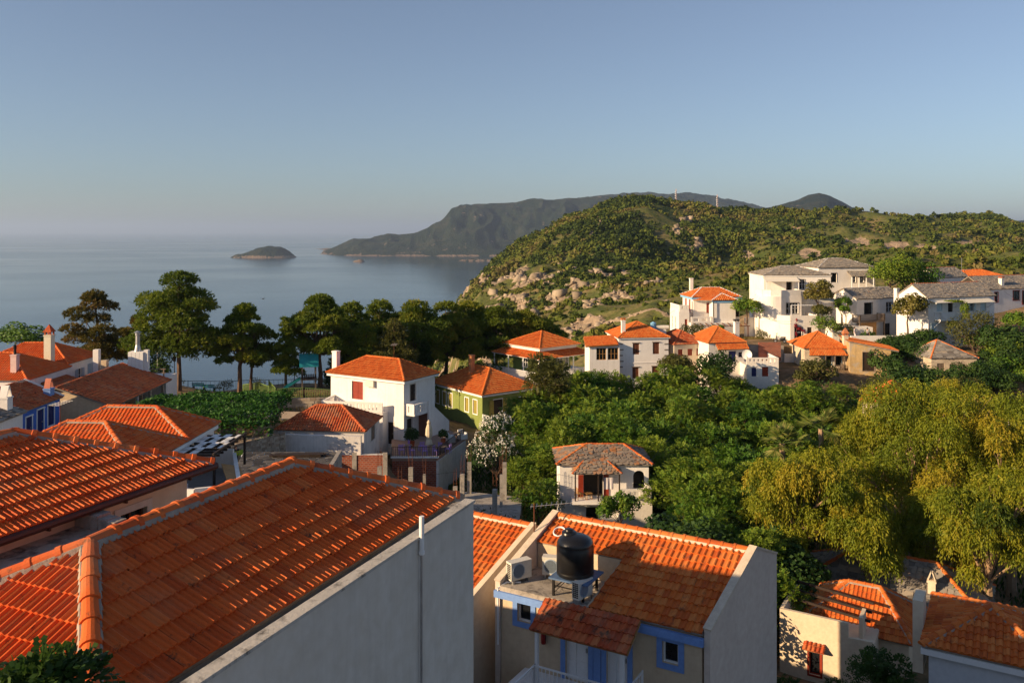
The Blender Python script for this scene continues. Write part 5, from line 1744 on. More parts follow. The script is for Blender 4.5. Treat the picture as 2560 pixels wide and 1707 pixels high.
# ---- crazy-paved flat roof
cp = thing('paved_roof', 'flat roof laid with dark crazy paving and white joints', 'flat roof', (0, 0, -22), 0)
PZ = 4.4
rp = [(-21.4, 68.6), (-19.9, 60.3), (-15.2, 57.0), (-13.3, 61.7), (-13.6, 68.5)]
MB().prism(rp, -1, PZ - .03).build('roof_slab', M('white_joint_mortar', (.62, .60, .56), .95, .15, 2, .2, 20), cp)
def clip_half(poly, mx, my, nx, ny):
    out = []
    for i in range(len(poly)):
        p, q = poly[i], poly[(i + 1) % len(poly)]
        a = (p[0] - mx) * nx + (p[1] - my) * ny
        b = (q[0] - mx) * nx + (q[1] - my) * ny
        if a <= 0: out.append(p)
        if (a <= 0) != (b <= 0):
            t = a / (a - b); out.append((p[0] + (q[0] - p[0]) * t, p[1] + (q[1] - p[1]) * t))
    return out
def inside(poly, x, y):
    return all((poly[(i + 1) % len(poly)][0] - poly[i][0]) * (y - poly[i][1]) - (poly[(i + 1) % len(poly)][1] - poly[i][1]) * (x - poly[i][0]) > 0 for i in range(len(poly)))
seeds = []
rr_ = random.Random(4)
while len(seeds) < 190:
    x, y = rr_.uniform(-21.5, -13.2), rr_.uniform(57, 68.6)
    if inside(rp, x, y) and all((x - a) ** 2 + (y - b) ** 2 > .18 for a, b in seeds):
        seeds.append((x, y))
DFLAG = tinted('dark_flagstone', [(0, (.035, .034, .036)), (.5, (.075, .072, .072)), (1, (.12, .112, .105))], rough=.85, bump=.3, bscale=8)
for i, (x, y) in enumerate(seeds):
    cell = list(rp)
    for j, (a, b) in enumerate(seeds):
        if i != j and (a - x) ** 2 + (b - y) ** 2 < 9:
            cell = clip_half(cell, (x + a) / 2, (y + b) / 2, a - x, b - y)
    cxm, cym = sum(p[0] for p in cell) / len(cell), sum(p[1] for p in cell) / len(cell)
    g = []
    for px_, py_ in cell:
        L = math.hypot(px_ - cxm, py_ - cym)
        s = max(.2, 1 - .045 / max(L, .1))
        g.append((cxm + (px_ - cxm) * s, cym + (py_ - cym) * s))
    MB().prism(g, PZ - .029, PZ + rr_.uniform(.0, .012)).build('flagstone', DFLAG, cp)
MB().bar((-13.4, 61.7, PZ - .6), (-13.7, 68.5, PZ - .6), .3, 1.5).build('edge_wall', CONCRETE, cp)
pl = thing('plank_pile', 'pile of dark wet planks lying on the crazy paved roof', 'planks', (-16.6, 67.2, -22 + PZ + .012), 0.05)
for k in range(9):
    x0 = random.uniform(-2.4, -1.6); x1 = random.uniform(1.5, 2.4); j = k % 4
    MB().box(x0, -.45 + .24 * j, .001 + .075 * (k // 4), x1, -.24 + .24 * j, .07 + .075 * (k // 4)).build('plank', DARKWOOD, pl, mtx=Matrix.Rotation(random.uniform(-.02, .02), 4, 'Z'))

# ---- G: green house and its upper pavilion
gA = math.radians(38)
hG = thing('green_house', 'olive green single storey house with wide orange hip roof and mustard shutters', 'house', (-3.7, 105, -24.6), gA)
ze = -20.07 + 24.6
w, d = 9.0, 12.0
class _W: pass
def px_on(root, base, a, b, u0, u1, v0, v1):
    h = House.__new__(House); h.root = root; h.base = base
    return h.px(a, b, u0, u1, v0, v1)
po = lambda a, b, *q: (*px_on(hG, -24.6, a, b, *q[:4]), *q[4:])
walls(hG, [(.35, .35), (w - .35, .35), (w - .35, d - .35), (.35, d - .35)], -3, ze - .1,
      {0: [po((.35, .35), (w, .35), 1234, 1256, 998, 1042, 'door', dict(fm=DARKWOOD, trim=WPAINT, shutters=YELLOWSHUT)), po((.35, .35), (w, .35), 1294, 1312, 992, 1036, 'door', dict(fm=DARKWOOD, trim=WPAINT, shutters=YELLOWSHUT))],
       3: [(d - .7 - q1, d - .7 - q0, ze - 2.6, ze - .9, 'shut', dict(fm=YELLOWSHUT, trim=WPAINT, tw=.12)) for q0, q1 in ((1.1, 1.9), (2.9, 3.7), (6.6, 7.4), (8.0, 8.8), (9.6, 10.4))]}, GREEN)
f, r = hip_faces(0, w, 0, d, ze, ze + 2.3, 'y', 4.4, 4.4)
roof(hG, f, r, mat=TILE_NEW, capr=.14, seed=35)
MB().box(.06, .06, ze - .32, w - .06, d - .06, ze - .10).build('cornice', WPAINT, hG)
chimney(hG, 3.2, 6.6, ze + 1.0, ze + 3.9, .55, .55, M('orange_plaster', (.50, .22, .09), .9, .1, 1, .1, 10), 'none')
MB().prism([(.3, -1.7), (w + 5, -1.7), (w + 5, .34), (.3, .34)], .9, 1.15).build('veranda_slab', WHITE, hG)
railing(hG, [(.35, -1.6, 1.15), (w + 5, -1.6, 1.15)], .95, WPAINT, .16, .03)
railing(hG, [(.35, .2, 1.15), (.35, -1.6, 1.15)], .95, WPAINT, .16, .03)
hP = thing('green_pavilion', 'green pavilion with two tiered orange roof and white railed veranda', 'house', (3.5, 112, -21.6), math.radians(40))
zs, zm = -16.8 + 21.6, -15.55 + 21.6
s = 1.6
L_ = 9.8
o4, i4 = [V((0, 0, zs)), V((L_, 0, zs)), V((L_, L_, zs)), V((0, L_, zs))], [V((s, s, zs + .75)), V((L_ - s, s, zs + .75)), V((L_ - s, L_ - s, zs + .75)), V((s, L_ - s, zs + .75))]
f = [[o4[i], o4[(i + 1) % 4], i4[(i + 1) % 4], i4[i]] for i in range(4)]
roof(hP, f, [(o4[i], i4[i]) for i in range(4)], mat=TILE_NEW, name='veranda_roof', seed=36, under=WPAINT)
f, r = hip_faces(1.1, L_ - 1.1, 1.1, L_ - 1.1, zm, zm + 1.7, 'x', 3.8, 3.8)
roof(hP, f, r, mat=TILE_NEW, seed=37, under=WPAINT)
MB().box(1.5, 1.5, zs + .6, L_ - 1.5, L_ - 1.5, zm - .1).build('clerestory', WPAINT, hP)
zf = zs - 2.55
walls(hP, [(2.2, 2.2), (L_ - 2, 2.2), (L_ - 2, L_ - 2), (2.2, L_ - 2)], -3, zs + .5,
      {0: [(.6, 1.4, zf + .05, zf + 2.1, 'door', dict(fm=DARKWOOD, trim=WPAINT)), (3.2, 4.2, zf + .8, zf + 2.0, 'win', dict(trim=WPAINT)), (4.6, 5.2, zf + .8, zf + 2, 'win', dict(trim=WPAINT))],
       3: [(2.0, 3.0, zf + .8, zf + 2, 'win', dict(trim=WPAINT))]}, GREEN)
MB().box(-.9, -.9, -3, L_ + 1.5, L_ + .2, zf).build('veranda_floor', WHITE, hP)
for x in (.25, 3.4, 6.5, L_ - .25):
    MB().box(x - .06, .2, zf, x + .06, .32, zs - .1).build('veranda_post', WPAINT, hP)
for y in (3.4, 6.5, L_ - .25):
    MB().box(.2, y - .06, zf, .32, y + .06, zs - .1).build('veranda_post', WPAINT, hP)
railing(hP, [(-.8, L_, zf), (-.8, -.8, zf)], .95, WPAINT, .18, .035)
railing(hP, [(-.8, -.8, zf), (L_ + 1.4, -.8, zf)], .95, WPAINT, .18, .035)

# ---- left group: blue house, slate cottage, tiled houses, taverna
hBl = thing('blue_house', 'cobalt blue cottage with red tiled roof and white edged navy doors', 'house', (-39.9, 69.9, -17.4), math.radians(90.5))
# local x runs away from the camera along the blue facade, local y to the left
ze = -14.67 + 17.4
L_ = 6.1
po = lambda *q: (*px_on(hBl, -17.4, (0, 0), (L_, 0), *q[:4]), *q[4:])
td = dict(fm=NAVY, trim=WPAINT, tw=.12, hood=WPAINT)
walls(hBl, [(0, 0), (L_, 0), (L_, 6.4), (0, 6.4)], -2, ze - .02, {0: [(.7, 1.6, .1, 2.05, 'door', td), (2.4, 3.4, .1, 2.3, 'door', td), (4.1, 5.1, .6, 2.35, 'shut', td)]}, BLUE)
f, r = gable_faces(-.12, L_ + .1, -.25, 6.6, ze, ze + 1.45)
roof(hBl, f, r, mat=TILE_OLD, seed=38, ce=.42, capr=.1)
mb = MB()
mb._add([(-.005, 0, ze - .03), (-.005, 6.4, ze - .03), (-.005, 3.2, ze + 1.32), (L_ + .005, 0, ze - .03), (L_ + .005, 6.4, ze - .03), (L_ + .005, 3.2, ze + 1.32)], [(0, 2, 1), (3, 4, 5)])
mb.build('gable_wall', WHITE, hBl)
mb = MB().bar((L_ + .12, -.3, ze + .07), (L_ + .12, 3.2, ze + 1.55), .2, .12).build('verge', WHITE, hBl)
chimney(hBl, 5.3, .55, ze - .1, ze + .95, .7, .6, BLUETRIM, 'tent', M('salmon_plaster', (.55, .20, .13), .9, .1, 1, .1, 10))

hSl = thing('slate_cottage', 'white cottage with rough grey slate roof in front of the blue house', 'house', (-38.6, 63.4, -17.2), math.radians(91))
ze = -14.3 + 17.2
walls(hSl, [(0, 0), (4.6, 0), (4.6, 6), (0, 6)], -2, ze - .02, {0: [(1.4, 2.6, .1, 1.9, 'door', dict(fm=NAVY, trim=WPAINT, hood=DARKWOOD))]}, WHITE)
f, r = gable_faces(-.2, 4.8, -.25, 6.2, ze, ze + 1.1)
roof(hSl, f, r, 'slate', SLATE, caps=None, size=.5, seed=39, objs=60)
chimney(hSl, 3.8, .9, ze, ze + 1.35, .75, .7, WHITE, 'tent', WHITE)

hL1 = thing('tiled_house', 'white house with long orange hip roof and tall cream chimney', 'house', (-45.3, 87.6, -19), math.radians(90))
ze = -13.5 + 19
walls(hL1, [(0, 0), (6, 0), (6, 9), (0, 9)], -2, ze - .05, {0: [(2.0, 2.9, ze - 2.3, ze - .9, 'win', dict(shutters=GREYBLUE, trim=WPAINT)), (4.3, 5.2, ze - 2.1, ze - .8, 'shut', dict(fm=GREYBLUE, trim=GREYBLUE))]}, WHITE)
f, r = hip_faces(-.3, 6.3, -.3, 9.3, ze, ze + 1.7, 'y', 3.3, 3.3)
roof(hL1, f, r, mat=TILE, seed=40, ce=.40)
hL2 = thing('tiled_house', 'white house with lower orange hip roof, slim pink chimney and timber porch', 'house', (-45.1, 79.8, -19), math.radians(90))
ze = -13.8 + 19
walls(hL2, [(0, 0), (7.4, 0), (7.4, 9), (0, 9)], -2, ze - .05, {0: [(3.0, 4.1, ze - 3.2, ze - 1.0, 'dark', {}), (5.0, 5.8, ze - 3.2, ze - 1.1, 'dark', {})]}, WHITE)
f, r = hip_faces(-.25, 7.7, -.25, 9.2, ze, ze + 1.95, 'y', 3.6, 3.6)
roof(hL2, f, r, mat=TILE, seed=41, ce=.40)
chimney(hL2, 1.0, 1.6, ze - .3, ze + 2.2, .55, .55, M('pale_pink_plaster', (.68, .50, .46), .9, .1, 1, .1, 10), 'flue', IRON)
chimney(hL1, -.6, 1.5, ze + .2, ze + 3.3, .8, .7, M('pale_cream_plaster', (.68, .64, .50), .9, .1, 1, .1, 10), 'gable', TILE_OLD)
zp = ze - .75
cf = [[V((2.5, -2.4, zp - .75)), V((7.2, -2.4, zp - .75)), V((7.2, -.02, zp)), V((2.5, -.02, zp))]]
roof(hL2, cf, [], mat=TILE_OLD, name='porch_roof', seed=42, ce=.42, under=TIMBER)
for x in (2.7, 5.0, 7.0):
    MB().box(x - .07, -2.3, -2, x + .07, -2.16, zp - .85).build('porch_post', DARKWOOD, hL2)
MB().box(2.5, -2.4, ze - 3.35, 7.2, -.02, ze - 3.2).build('porch_floor', OLDWOOD, hL2)
mb = MB()
for k in range(4):
    zz = ze - 3.0 + .28 * k
    mb.bar((2.6, -2.35, zz), (7.1, -2.35, zz), .06, .09); mb.bar((2.6, -2.35, zz), (2.6, -.1, zz), .06, .09)
mb.build('porch_rail', DARKWOOD, hL2)

hTv = thing('taverna', 'taverna with long dark red shed roof and open shaded side', 'house', (-36.3, 78.0, -19.2), math.radians(91.5))
ze = -15.9 + 19.2
f, r = gable_faces(-.3, 13.9, -.3, 10.0, ze, ze + 1.75)
roof(hTv, f, r, mat=TILE_OLD, seed=43, ce=.40, capr=.12)
mb = MB()
mb.box(0, .1, -2, .25, 9.6, ze - .05).box(.25, 4.9, -2, 13.5, 5.1, ze + 1.2).box(13.3, 2.6, -2, 13.5, 4.89, ze)
mb._add([(0, .1, ze - .05), (0, 9.6, ze - .05), (0, 4.85, ze + 1.5), (.25, .1, ze - .05), (.25, 9.6, ze - .05), (.25, 4.85, ze + 1.5)], [(0, 2, 1), (3, 4, 5)])
mb.build('wall', BEIGE, hTv)
for x in (2.8, 6.0, 9.2, 12.6):
    MB().box(x - .12, .05, -2, x + .12, .3, ze - .1).build('post', WHITE_OLD if x < 8 else STONE, hTv)
MB().tube((-.05, .15, -1), (-.05, .15, ze - .1), .05).build('drain_pipe', WPAINT, hTv)
hW = thing('chimney_block', 'white boarded chimney block with metal flue behind the taverna roof', 'chimney', (-39.8, 91.5, -16.2), math.radians(2))
MB().box(-1.05, 0, 0, .55, 1.2, 3.3).build('block', WHITE, hW)
for k in range(4):
    MB().box(-1.03 + .4 * k, -.05, .1, -.66 + .4 * k, -.001, 3.25).build('board', WPAINT, hW)
MB().box(.56, .1, 0, 1.0, .6, 3.5).build('side_stack', WHITE, hW)
MB().lathe([(.36, 3.3), (.22, 4.0), (.22, 5.0), (.26, 5.05), (.26, 5.3), (.42, 5.32), (.1, 5.5), (0, 5.5)], (-.25, .6, 0), 14).build('flue', METAL, hW)
for u, lab in ((242, 'tall white square post on the roof terrace behind the taverna'), (262, 'short buff post with a thin beam on the roof terrace')):
    p = atz(u, 945, -15.4)
    q = thing('terrace_post', lab, 'post', (p.x, p.y, p.z - .4), 0)
    MB().box(-.28, -.28, 0, .28, .28, 3.4 if u < 250 else 2.3).build('shaft', WHITE if u < 250 else BEIGE, q)
rt = thing('roof_terrace', 'white roof terrace with timber rail between the tiled house and taverna', 'terrace', (-43.5, 92.0, -19), 0)
MB().box(0, 0, 0, 6.5, 3, 3.3).build('deck', WHITE, rt)
MB().bar((.0, .1, 4.2), (6.4, .1, 4.2), .12, .1).bar((.0, .1, 3.8), (6.4, .1, 3.8), .06, .1).build('handrail', OLDWOOD, rt)
for x in (.4, 2.4, 4.4, 6.2):
    MB().box(x - .06, .06, 3.3, x + .06, .16, 4.14).build('rail_post', OLDWOOD, rt)

# ---- vine pergola of the taverna: stone pillars and a green roof of leaves (leaves added with the plants)
vp = thing('vine_pergola', 'broad vine covered pergola on rubble stone pillars in front of the taverna', 'pergola', (-31.5, 72.0, -19.2), math.radians(6))
def stone_pillar(root, x, y, h, q=.3, name='stone_pillar'):
    mb = MB()
    n = int(h / .2)
    for k in range(n):
        z0, z1 = h * k / n, h * (k + 1) / n
        cut = random.uniform(-.1, .1)
        for (x0, x1) in ((-q, cut), (cut, q)):
            j = random.uniform(-.03, .03)
            mb.box(x + x0 + .012, y - q + j, z0 + .012, x + x1 - .008, y + q + j, z1 - .004, random.random() * .98 + .01)
    mb.box(x - q + .05, y - q + .05, 0, x + q - .05, y + q - .05, h - .05, .05)
    return mb.build(name, STONE, root)
for (x, y) in ((0.4, 0), (4.6, .3), (8.4, .6), (1.0, 5.5), (5.2, 6), (9.0, 6.4), (1.5, 11), (9.6, 11.5)):
    stone_pillar(vp, x, y, 2.75)
for k in range(6):
    MB().bar((-.5 + .3 * k * 0 + 2.0 * k, -.6, 2.85), (.4 + 2.0 * k, 12, 2.95), .1, .14).build('beam', DARKWOOD, vp)
for y in (0, 5.8, 11.3):
    MB().bar((-1, y, 2.72), (10.5, y + .6, 2.72), .12, .14).build('cross_beam', DARKWOOD, vp)
def stone_wall(name, label, p0, p1, z0, h, th=.4, cat='wall', sz=.42):
    p0, p1 = V(p0), V(p1)
    L = (p1 - p0).length
    r = thing(name, label, cat, (p0.x, p0.y, z0), math.atan2(p1.y - p0.y, p1.x - p0.x))
    mb = MB()
    mb.box(.03, .05, -1.2, L - .03, th - .05, h - .04, .08)
    n = max(1, int(h / (sz * .5)))
    for k in range(-2, n):
        x = -random.uniform(0, sz)
        while x < L:
            ww = sz * random.uniform(.5, 1.4)
            a, b = max(0, x), min(L, x + ww)
            if b - a > .08:
                j = random.uniform(-.03, .03)
                mb.box(a + .012, j, h / n * k + .01, b - .012, th + j, h / n * (k + 1) - .008, random.random() * .97 + .02)
            x += ww
    o = mb.build('stonework', STONE, r)
    o['kind'] = 'stuff'
    return r
stone_wall('courtyard_wall', 'rubble stone courtyard wall with lime green sign below the vine pergola', (-25.0, 66.5, 0), (-19.6, 74.5, 0), -19.8, 2.4)
stone_wall('stone_wall', 'long low stone wall along the pale road below the playground', (-33.0, 97.0, 0), (-17.5, 98.5, 0), -20.0, .95, sz=.6)
sg = thing('wall_sign', 'lime green sign board on the stone courtyard wall', 'sign', (-22.4, 70.0, -18.1), math.radians(56))
MB().box(-.55, -.08, -.2, .55, -.02, .2).build('board', LIME, sg)
# small stone arch gate
ag = thing('stone_arch', 'small rubble stone arch at the corner of the courtyard', 'arch', (-22.0, 76.5, -20.0), math.radians(30))
mb = MB()
for k in range(16):
    a0 = math.pi * k / 16; a1 = math.pi * (k + .92) / 16
    for (ra, rb) in ((.75, 1.1),):
        mb._add([(ra * math.cos(a0), -.2, 1.7 + ra * math.sin(a0)), (rb * math.cos(a0), -.2, 1.7 + rb * math.sin(a0)), (rb * math.cos(a1), -.2, 1.7 + rb * math.sin(a1)), (ra * math.cos(a1), -.2, 1.7 + ra * math.sin(a1)),
                 (ra * math.cos(a0), .2, 1.7 + ra * math.sin(a0)), (rb * math.cos(a0), .2, 1.7 + rb * math.sin(a0)), (rb * math.cos(a1), .2, 1.7 + rb * math.sin(a1)), (ra * math.cos(a1), .2, 1.7 + ra * math.sin(a1))],
                [(0, 1, 2, 3), (7, 6, 5, 4), (1, 5, 6, 2), (0, 3, 7, 4)], random.random() * .95 + .02)
mb.build('voussoirs', STONE, ag)
for sx in (-1, 1):
    o = stone_pillar(ag, sx * .93, 0, 1.7, .2, 'jamb')
# pale road past the playground
rd = MB()
rd.slab([V((-34, 90.5, -19.62)), V((-12, 89.0, -20.02)), V((-12, 93.0, -20.02)), V((-34, 95.2, -19.6))], .25)
o = rd.build('road', M('pale_dusty_road', (.46, .36, .26), .95, .2, .8, .3, 6)); tag(o, kind='structure')
# ================================================================ the hillside houses on the right
WR = M('sunny_whitewash', (0.84, 0.79, 0.72), 0.92, 0.10, 0.5, 0.2, 8, streak=((0.52, 0.46, 0.38), 0.35))
# white stone house with pyramid roof and glazed balcony
H = House('stone_corner_house', 'whitewashed house with exposed corner stones, orange pyramid roof and brown shutters', 'house', 1544, 845, 1676, 843, 112, -22.5, 6.6, over=.2)
r_ = H.root; w, d, ze = H.w, H.d, H.ze
sh = dict(fm=BROWN, hood=OLDWOOD)
walls(r_, H.rect(), -3, ze - .05, {0: H.ops(0, [(1582, 1598, 858, 886, 'shut', sh), (1632, 1648, 856, 885, 'shut', sh), (1581, 1597, 918, 946, 'shut', sh), (1630, 1648, 916, 944, 'shut', sh)])}, WHITE)
H.hip(1.75, i0=w / 2 + .2, i1=w / 2 + .2, mat=TILE_NEW, seed=51)
MB().box(-.19, -.19, ze - .14, w + .19, d + .19, ze - .05).build('cornice', WPAINT, r_)
MB().box(-.03, -.05, ze - 3.35, w + .03, -.001, ze - 3.25).build('string_course', WHITE, r_)
for k in range(5):
    MB().box(.05, -.03, ze - .9 - .75 * k, .05 + .5 + .1 * (k % 2), -.001, ze - .72 - .75 * k).build('corner_stone', SLATE, r_)
    MB().box(w - .55, -.03, ze - 1.0 - .75 * k, w - .05, -.001, ze - .82 - .75 * k).build('corner_stone', SLATE, r_)
chimney(r_, .9, 1.2, ze + .2, ze + 2.15, .5, .5, WHITE, 'slab', TILE_NEW)
cf = [[V((-4.6, -.9, ze - .95)), V((-.3, -.9, ze - .75)), V((-.02, 2.4, ze + .1)), V((-4.2, 2.6, ze - .1))]]
roof(r_, cf, [], mat=TILE_NEW, name='glazed_balcony_roof', seed=52, under=TIMBER)
walls(r_, [(-4.0, -.6), (-.02, -.6), (-.02, 2.4), (-4.0, 2.4)], -3, ze - 1.05, {0: [(.9, 2.2, ze - 2.75, ze - 1.2, 'win', dict(fm=TIMBER, nx=3)), (2.4, 3.8, ze - 2.75, ze - 1.2, 'win', dict(fm=TIMBER, nx=3)), (1.2, 2.2, ze - 6.6, ze - 4.4, 'dark', {})]}, WHITE)

# cream house with dull red roof
H = House('cream_terrace_house', 'cream house with dull red roof and three red brown windows', 'house', 1684, 862, 1768, 858, 113, -21.5, 6.2, over=.15)
sh = dict(fm=REDWOOD)
walls(H.root, H.rect(), -3, H.ze - .05, {0: H.ops(0, [(1695, 1707, 873, 890, 'shut', sh), (1719, 1731, 872, 889, 'shut', sh), (1741, 1753, 871, 889, 'shut', sh)])}, CREAM)
H.hip(1.5, mat=TILE_OLD, seed=53)
# orange roof with white chimney
H = House('white_chimney_house', 'white house with bright orange roof, blue doors and tall white chimney', 'house', 1770, 858, 1866, 855, 111, -21.5, 6.0, over=.2)
r_ = H.root; ze = H.ze; w = H.w
walls(r_, H.rect(), -3, ze - .05, {0: H.ops(0, [(1822, 1840, 878, 905, 'door', dict(fm=NAVY)), (1846, 1856, 880, 893, 'win', dict(fm=NAVY))])}, WR)
H.hip(1.75, mat=TILE_NEW, seed=54)
c0 = H.px((0, -.8), (w, -.8), 1794, 1872, 862, 873)
roof(r_, [[V((c0[0], -.9, c0[2])), V((c0[1], -.9, c0[2])), V((c0[1], -.02, c0[3] + .15)), V((c0[0], -.02, c0[3] + .15))]], [], mat=TILE_NEW, name='door_canopy', seed=55)
chimney(r_, w - .3, 1.6, ze - .2, ze + 2.5, .62, .55, WR, 'slab', IRON)
# small white house with slotted balcony
H = House('slot_balcony_house', 'small white house with slotted parapet balcony and blue and brown doors', 'house', 1866, 914, 1948, 914, 109, -21.5, 5, over=.05)
r_ = H.root
walls(r_, H.rect(), -3, H.ze, {0: H.ops(0, [(1879, 1891, 919, 941, 'door', dict(fm=NAVY)), (1905, 1921, 917, 941, 'door', dict(fm=REDWOOD))])}, WR)
slot_parapet(r_, [(0, .1), (H.w, .1)], H.ze, 1.0, WR, gap=.52, sw=.2)
slot_parapet(r_, [(H.w - .1, .2), (H.w - .1, 5)], H.ze, 1.0, WR, gap=.5)
MB().box(H.w - 1.3, 4.2, H.ze, H.w + 1.6, 4.5, H.ze + 2.4).build('brick_back_wall', BRICK, r_)
p = H.world(.15, .4, H.ze)
ds = thing('satellite_dish', 'white satellite dish at the end of the slotted parapet', 'satellite dish', (p.x, p.y, p.z), math.radians(-25))
MB().tube((0, 0, 0), (0, 0, 1.1), .03).build('mast', METAL, ds)
mb = MB(); n = 20
for j in range(4):
    for i in range(n):
        q = lambda jj, ii: (.16 * jj * math.cos(2 * math.pi * ii / n), -.10 - .22 * (.16 * jj / .64) ** 2 + .25, 1.35 + .16 * jj * math.sin(2 * math.pi * ii / n))
        mb.poly([q(j, i), q(j + 1, i), q(j + 1, i + 1), q(j, i + 1)])
mb.build('dish', WPAINT, ds, smooth=True); MB().bar((0, .0, .9), (0, -.55, 1.3), .03).build('feed_arm', METAL, ds)
cw_ = thing('retaining_wall', 'tall board marked concrete retaining wall under the motor scooter lane', 'wall', (31.0, 117.5, -22), math.radians(2))
MB().box(0, 0, 0, 6.2, .3, 6.3).build('wall_panel', CONCRETE, cw_)
MB().box(-3.5, .5, 3, 9, 8, 6.15).build('lane_fill', EARTH, cw_)
MB().box(6.21, -.3, 0, 9.6, .1, 5.2).build('white_panel', WHITE_OLD, cw_)

# white house with blue eaves
H = House('blue_eave_house', 'white two storey house with sky blue eaves and white edged red roof', 'house', 1730, 743, 1855, 742, 130, -17.2, 5.4, over=.3)
r_ = H.root; w, d, ze = H.w, H.d, H.ze
WCAP = WPAINT
bx = H.px((0, -1.6), (w, -1.6), 1778, 1840, 749, 760)
walls(r_, H.rect(), -3, ze - .1, {0: H.ops(0, [(1766, 1774, 757, 783, 'shut', dict(fm=REDWOOD)), (1838, 1850, 759, 792, 'dark', {})]), 3: [(1.2, 2.1, ze - 2.6, ze - .5, 'shut', dict(fm=REDWOOD)), (3.2, 4.0, ze - 2.6, ze - .5, 'shut', dict(fm=REDWOOD))]}, WR)
f, r = hip_faces(-.3, w + .3, -.3, d + .3, ze, ze + 1.25, 'x', 2.5, 2.5)
roof(r_, f, r, mat=TILE_NEW, prof='barrel', caps=WCAP, capr=.1, seed=56, cw=.3, ce=.4)
MB().box(-.28, -.28, ze - .36, w + .28, d + .28, ze - .10).build('eave_band', SKYBLUE, r_)
walls(r_, [(bx[0] + .2, -1.7), (bx[1] - .1, -1.7), (bx[1] - .1, -.01), (bx[0] + .2, -.01)], -3, ze - .5, {}, WR, name='front_bay')
x0, x1 = bx[0] - 2.3, bx[1] + .15
f = [[V((bx[0], -1.95, ze - .35)), V((x1, -1.95, ze - .35)), V((bx[0] * .5 + x1 * .5, -.6, ze + .55))], [V((x1, -1.95, ze - .35)), V((x1, .6, ze - .1)), V((bx[0] * .5 + x1 * .5, .6, ze + .75)), V((bx[0] * .5 + x1 * .5, -.6, ze + .55))],
     [V((x0, -.2, ze - .45)), V((bx[0], -1.95, ze - .35)), V((bx[0] * .5 + x1 * .5, -.6, ze + .55)), V((bx[0] * .5 + x1 * .5 - .3, .5, ze + .7))]]
roof(r_, f, [(f[0][0], f[0][2]), (f[0][1], f[0][2])], mat=TILE_NEW, prof='barrel', caps=WCAP, capr=.1, seed=57, cw=.3, ce=.4, name='bay_roof')
MB().box(bx[0] + .1, -1.78, ze - .75, bx[1] + .0, -1.701, ze - .45).build('bay_eave_band', SKYBLUE, r_)
bz = H.px((0, -2), (w, -2), 1718, 1768, 783, 797)
slot_parapet(r_, [(-1.0, -2.0), (bx[0] + .2, -2.0)], bz[2] - .6, .9, WR, gap=1.3, sw=.8)
MB().box(-1.0, -2.05, -3, bx[1] - .15, -.02, bz[2] - .6).build('ground_floor', WR, r_)
walls(r_, [(-2.6, -1.2), (-.99, -1.2), (-.99, 3.5), (-2.6, 3.5)], -3, ze - 2.0, {0: [(.9, 1.3, ze - 5.3, ze - 3.2, 'shut', dict(fm=REDWOOD))], 3: [(1.0, 1.6, ze - 5, ze - 3, 'win', {}), (2.6, 3.2, ze - 5, ze - 3, 'win', {})]}, WR, name='side_wing')
slot_parapet(r_, [(-2.5, 3.4), (-2.5, -1.1), (-1.05, -1.1)], ze - 2.0, .9, WR, gap=.7)
for x in (-.8, 2.5):
    MB().box(x - .05, -2.0, bz[2] - .6, x + .05, -1.9, ze - .5).build('balcony_post', DARKWOOD, r_)
pzz = H.px((0, -3.2), (w, -3.2), 1725, 1832, 806, 812)
for k in range(10):
    MB().bar((-.5 + .85 * k, -3.4, pzz[2] - .1), (-.5 + .85 * k, -2.06, pzz[2] + .1), .1, .1).build('pergola_beam', BROWN, r_)
MB().bar((-.8, -3.3, pzz[2] - .21), (7.6, -3.3, pzz[2] - .21), .12, .1).build('pergola_rail', BROWN, r_)
for x in (.2, 3.2, 7.3):
    MB().box(x - .06, -3.36, -3, x + .06, -3.24, pzz[2] - .27).build('pergola_post', BROWN, r_)
chimney(r_, 1.2, d - .6, ze, ze + 2.6, .5, .5, WR, 'none')
gwz = -16.9
gw2 = thing('white_garden_wall', 'white garden wall with timber gate rail beside the blue eaved house', 'wall', (35.4, 131.0, -18.2), math.radians(-3))
slot_parapet(gw2, [(0, 0), (4.2, 0)], 0, 5.0, WR, slots=False, th=.25)
MB().bar((1.1, -.1, 5.3), (3.6, -.1, 5.3), .08, .12).bar((1.1, -.1, 5.6), (3.6, -.1, 5.6), .08, .12).build('gate_rail', BROWN, gw2)

# big modern white house with curved front
H = House('curved_white_house', 'tall white house with curved front wall, slate hip roof and awning', 'house', 1908, 688, 2080, 688, 131, -17.5, 8.0, over=.15)
r_ = H.root; w, d, ze = H.w, H.d, H.ze
gw_ = dict(fm=WPAINT, trim=DARKWOOD, tw=.07)
walls(r_, H.rect(), -3, ze - .05, {0: H.ops(0, [(1967, 1979, 704, 729, 'dark', gw_), (1999, 2012, 699, 723, 'win', gw_), (2050, 2062, 700, 722, 'win', gw_)])}, WR)
H.hip(1.25, kind='slate', size=.5, seed=58, caps=WPAINT, capr=.06)
MB().box(-.12, -.12, ze - .22, w + .12, d + .12, ze - .06).build('cornice', WPAINT, r_)
zt = H.px((0, -4), (w, -4), 1904, 2010, 726, 740)[3]
bx = H.px((0, -4), (w, -4), 1903, 2010, 700, 740)
x0, x1 = bx[0], bx[1]
n = 9
curve = [(x0 + 2.2 - 2.2 * math.cos(math.pi / 2 * i / n), -3.9 + 2.6 - 2.6 * math.sin(math.pi / 2 * i / n)) for i in range(n + 1)]
poly = curve + [(x0 + 3.0, -3.9), (x0 + 3.9, -3.4), (x1, -2.9), (x1, -.01), (x0, -.01)]
ip = len(curve) + 1
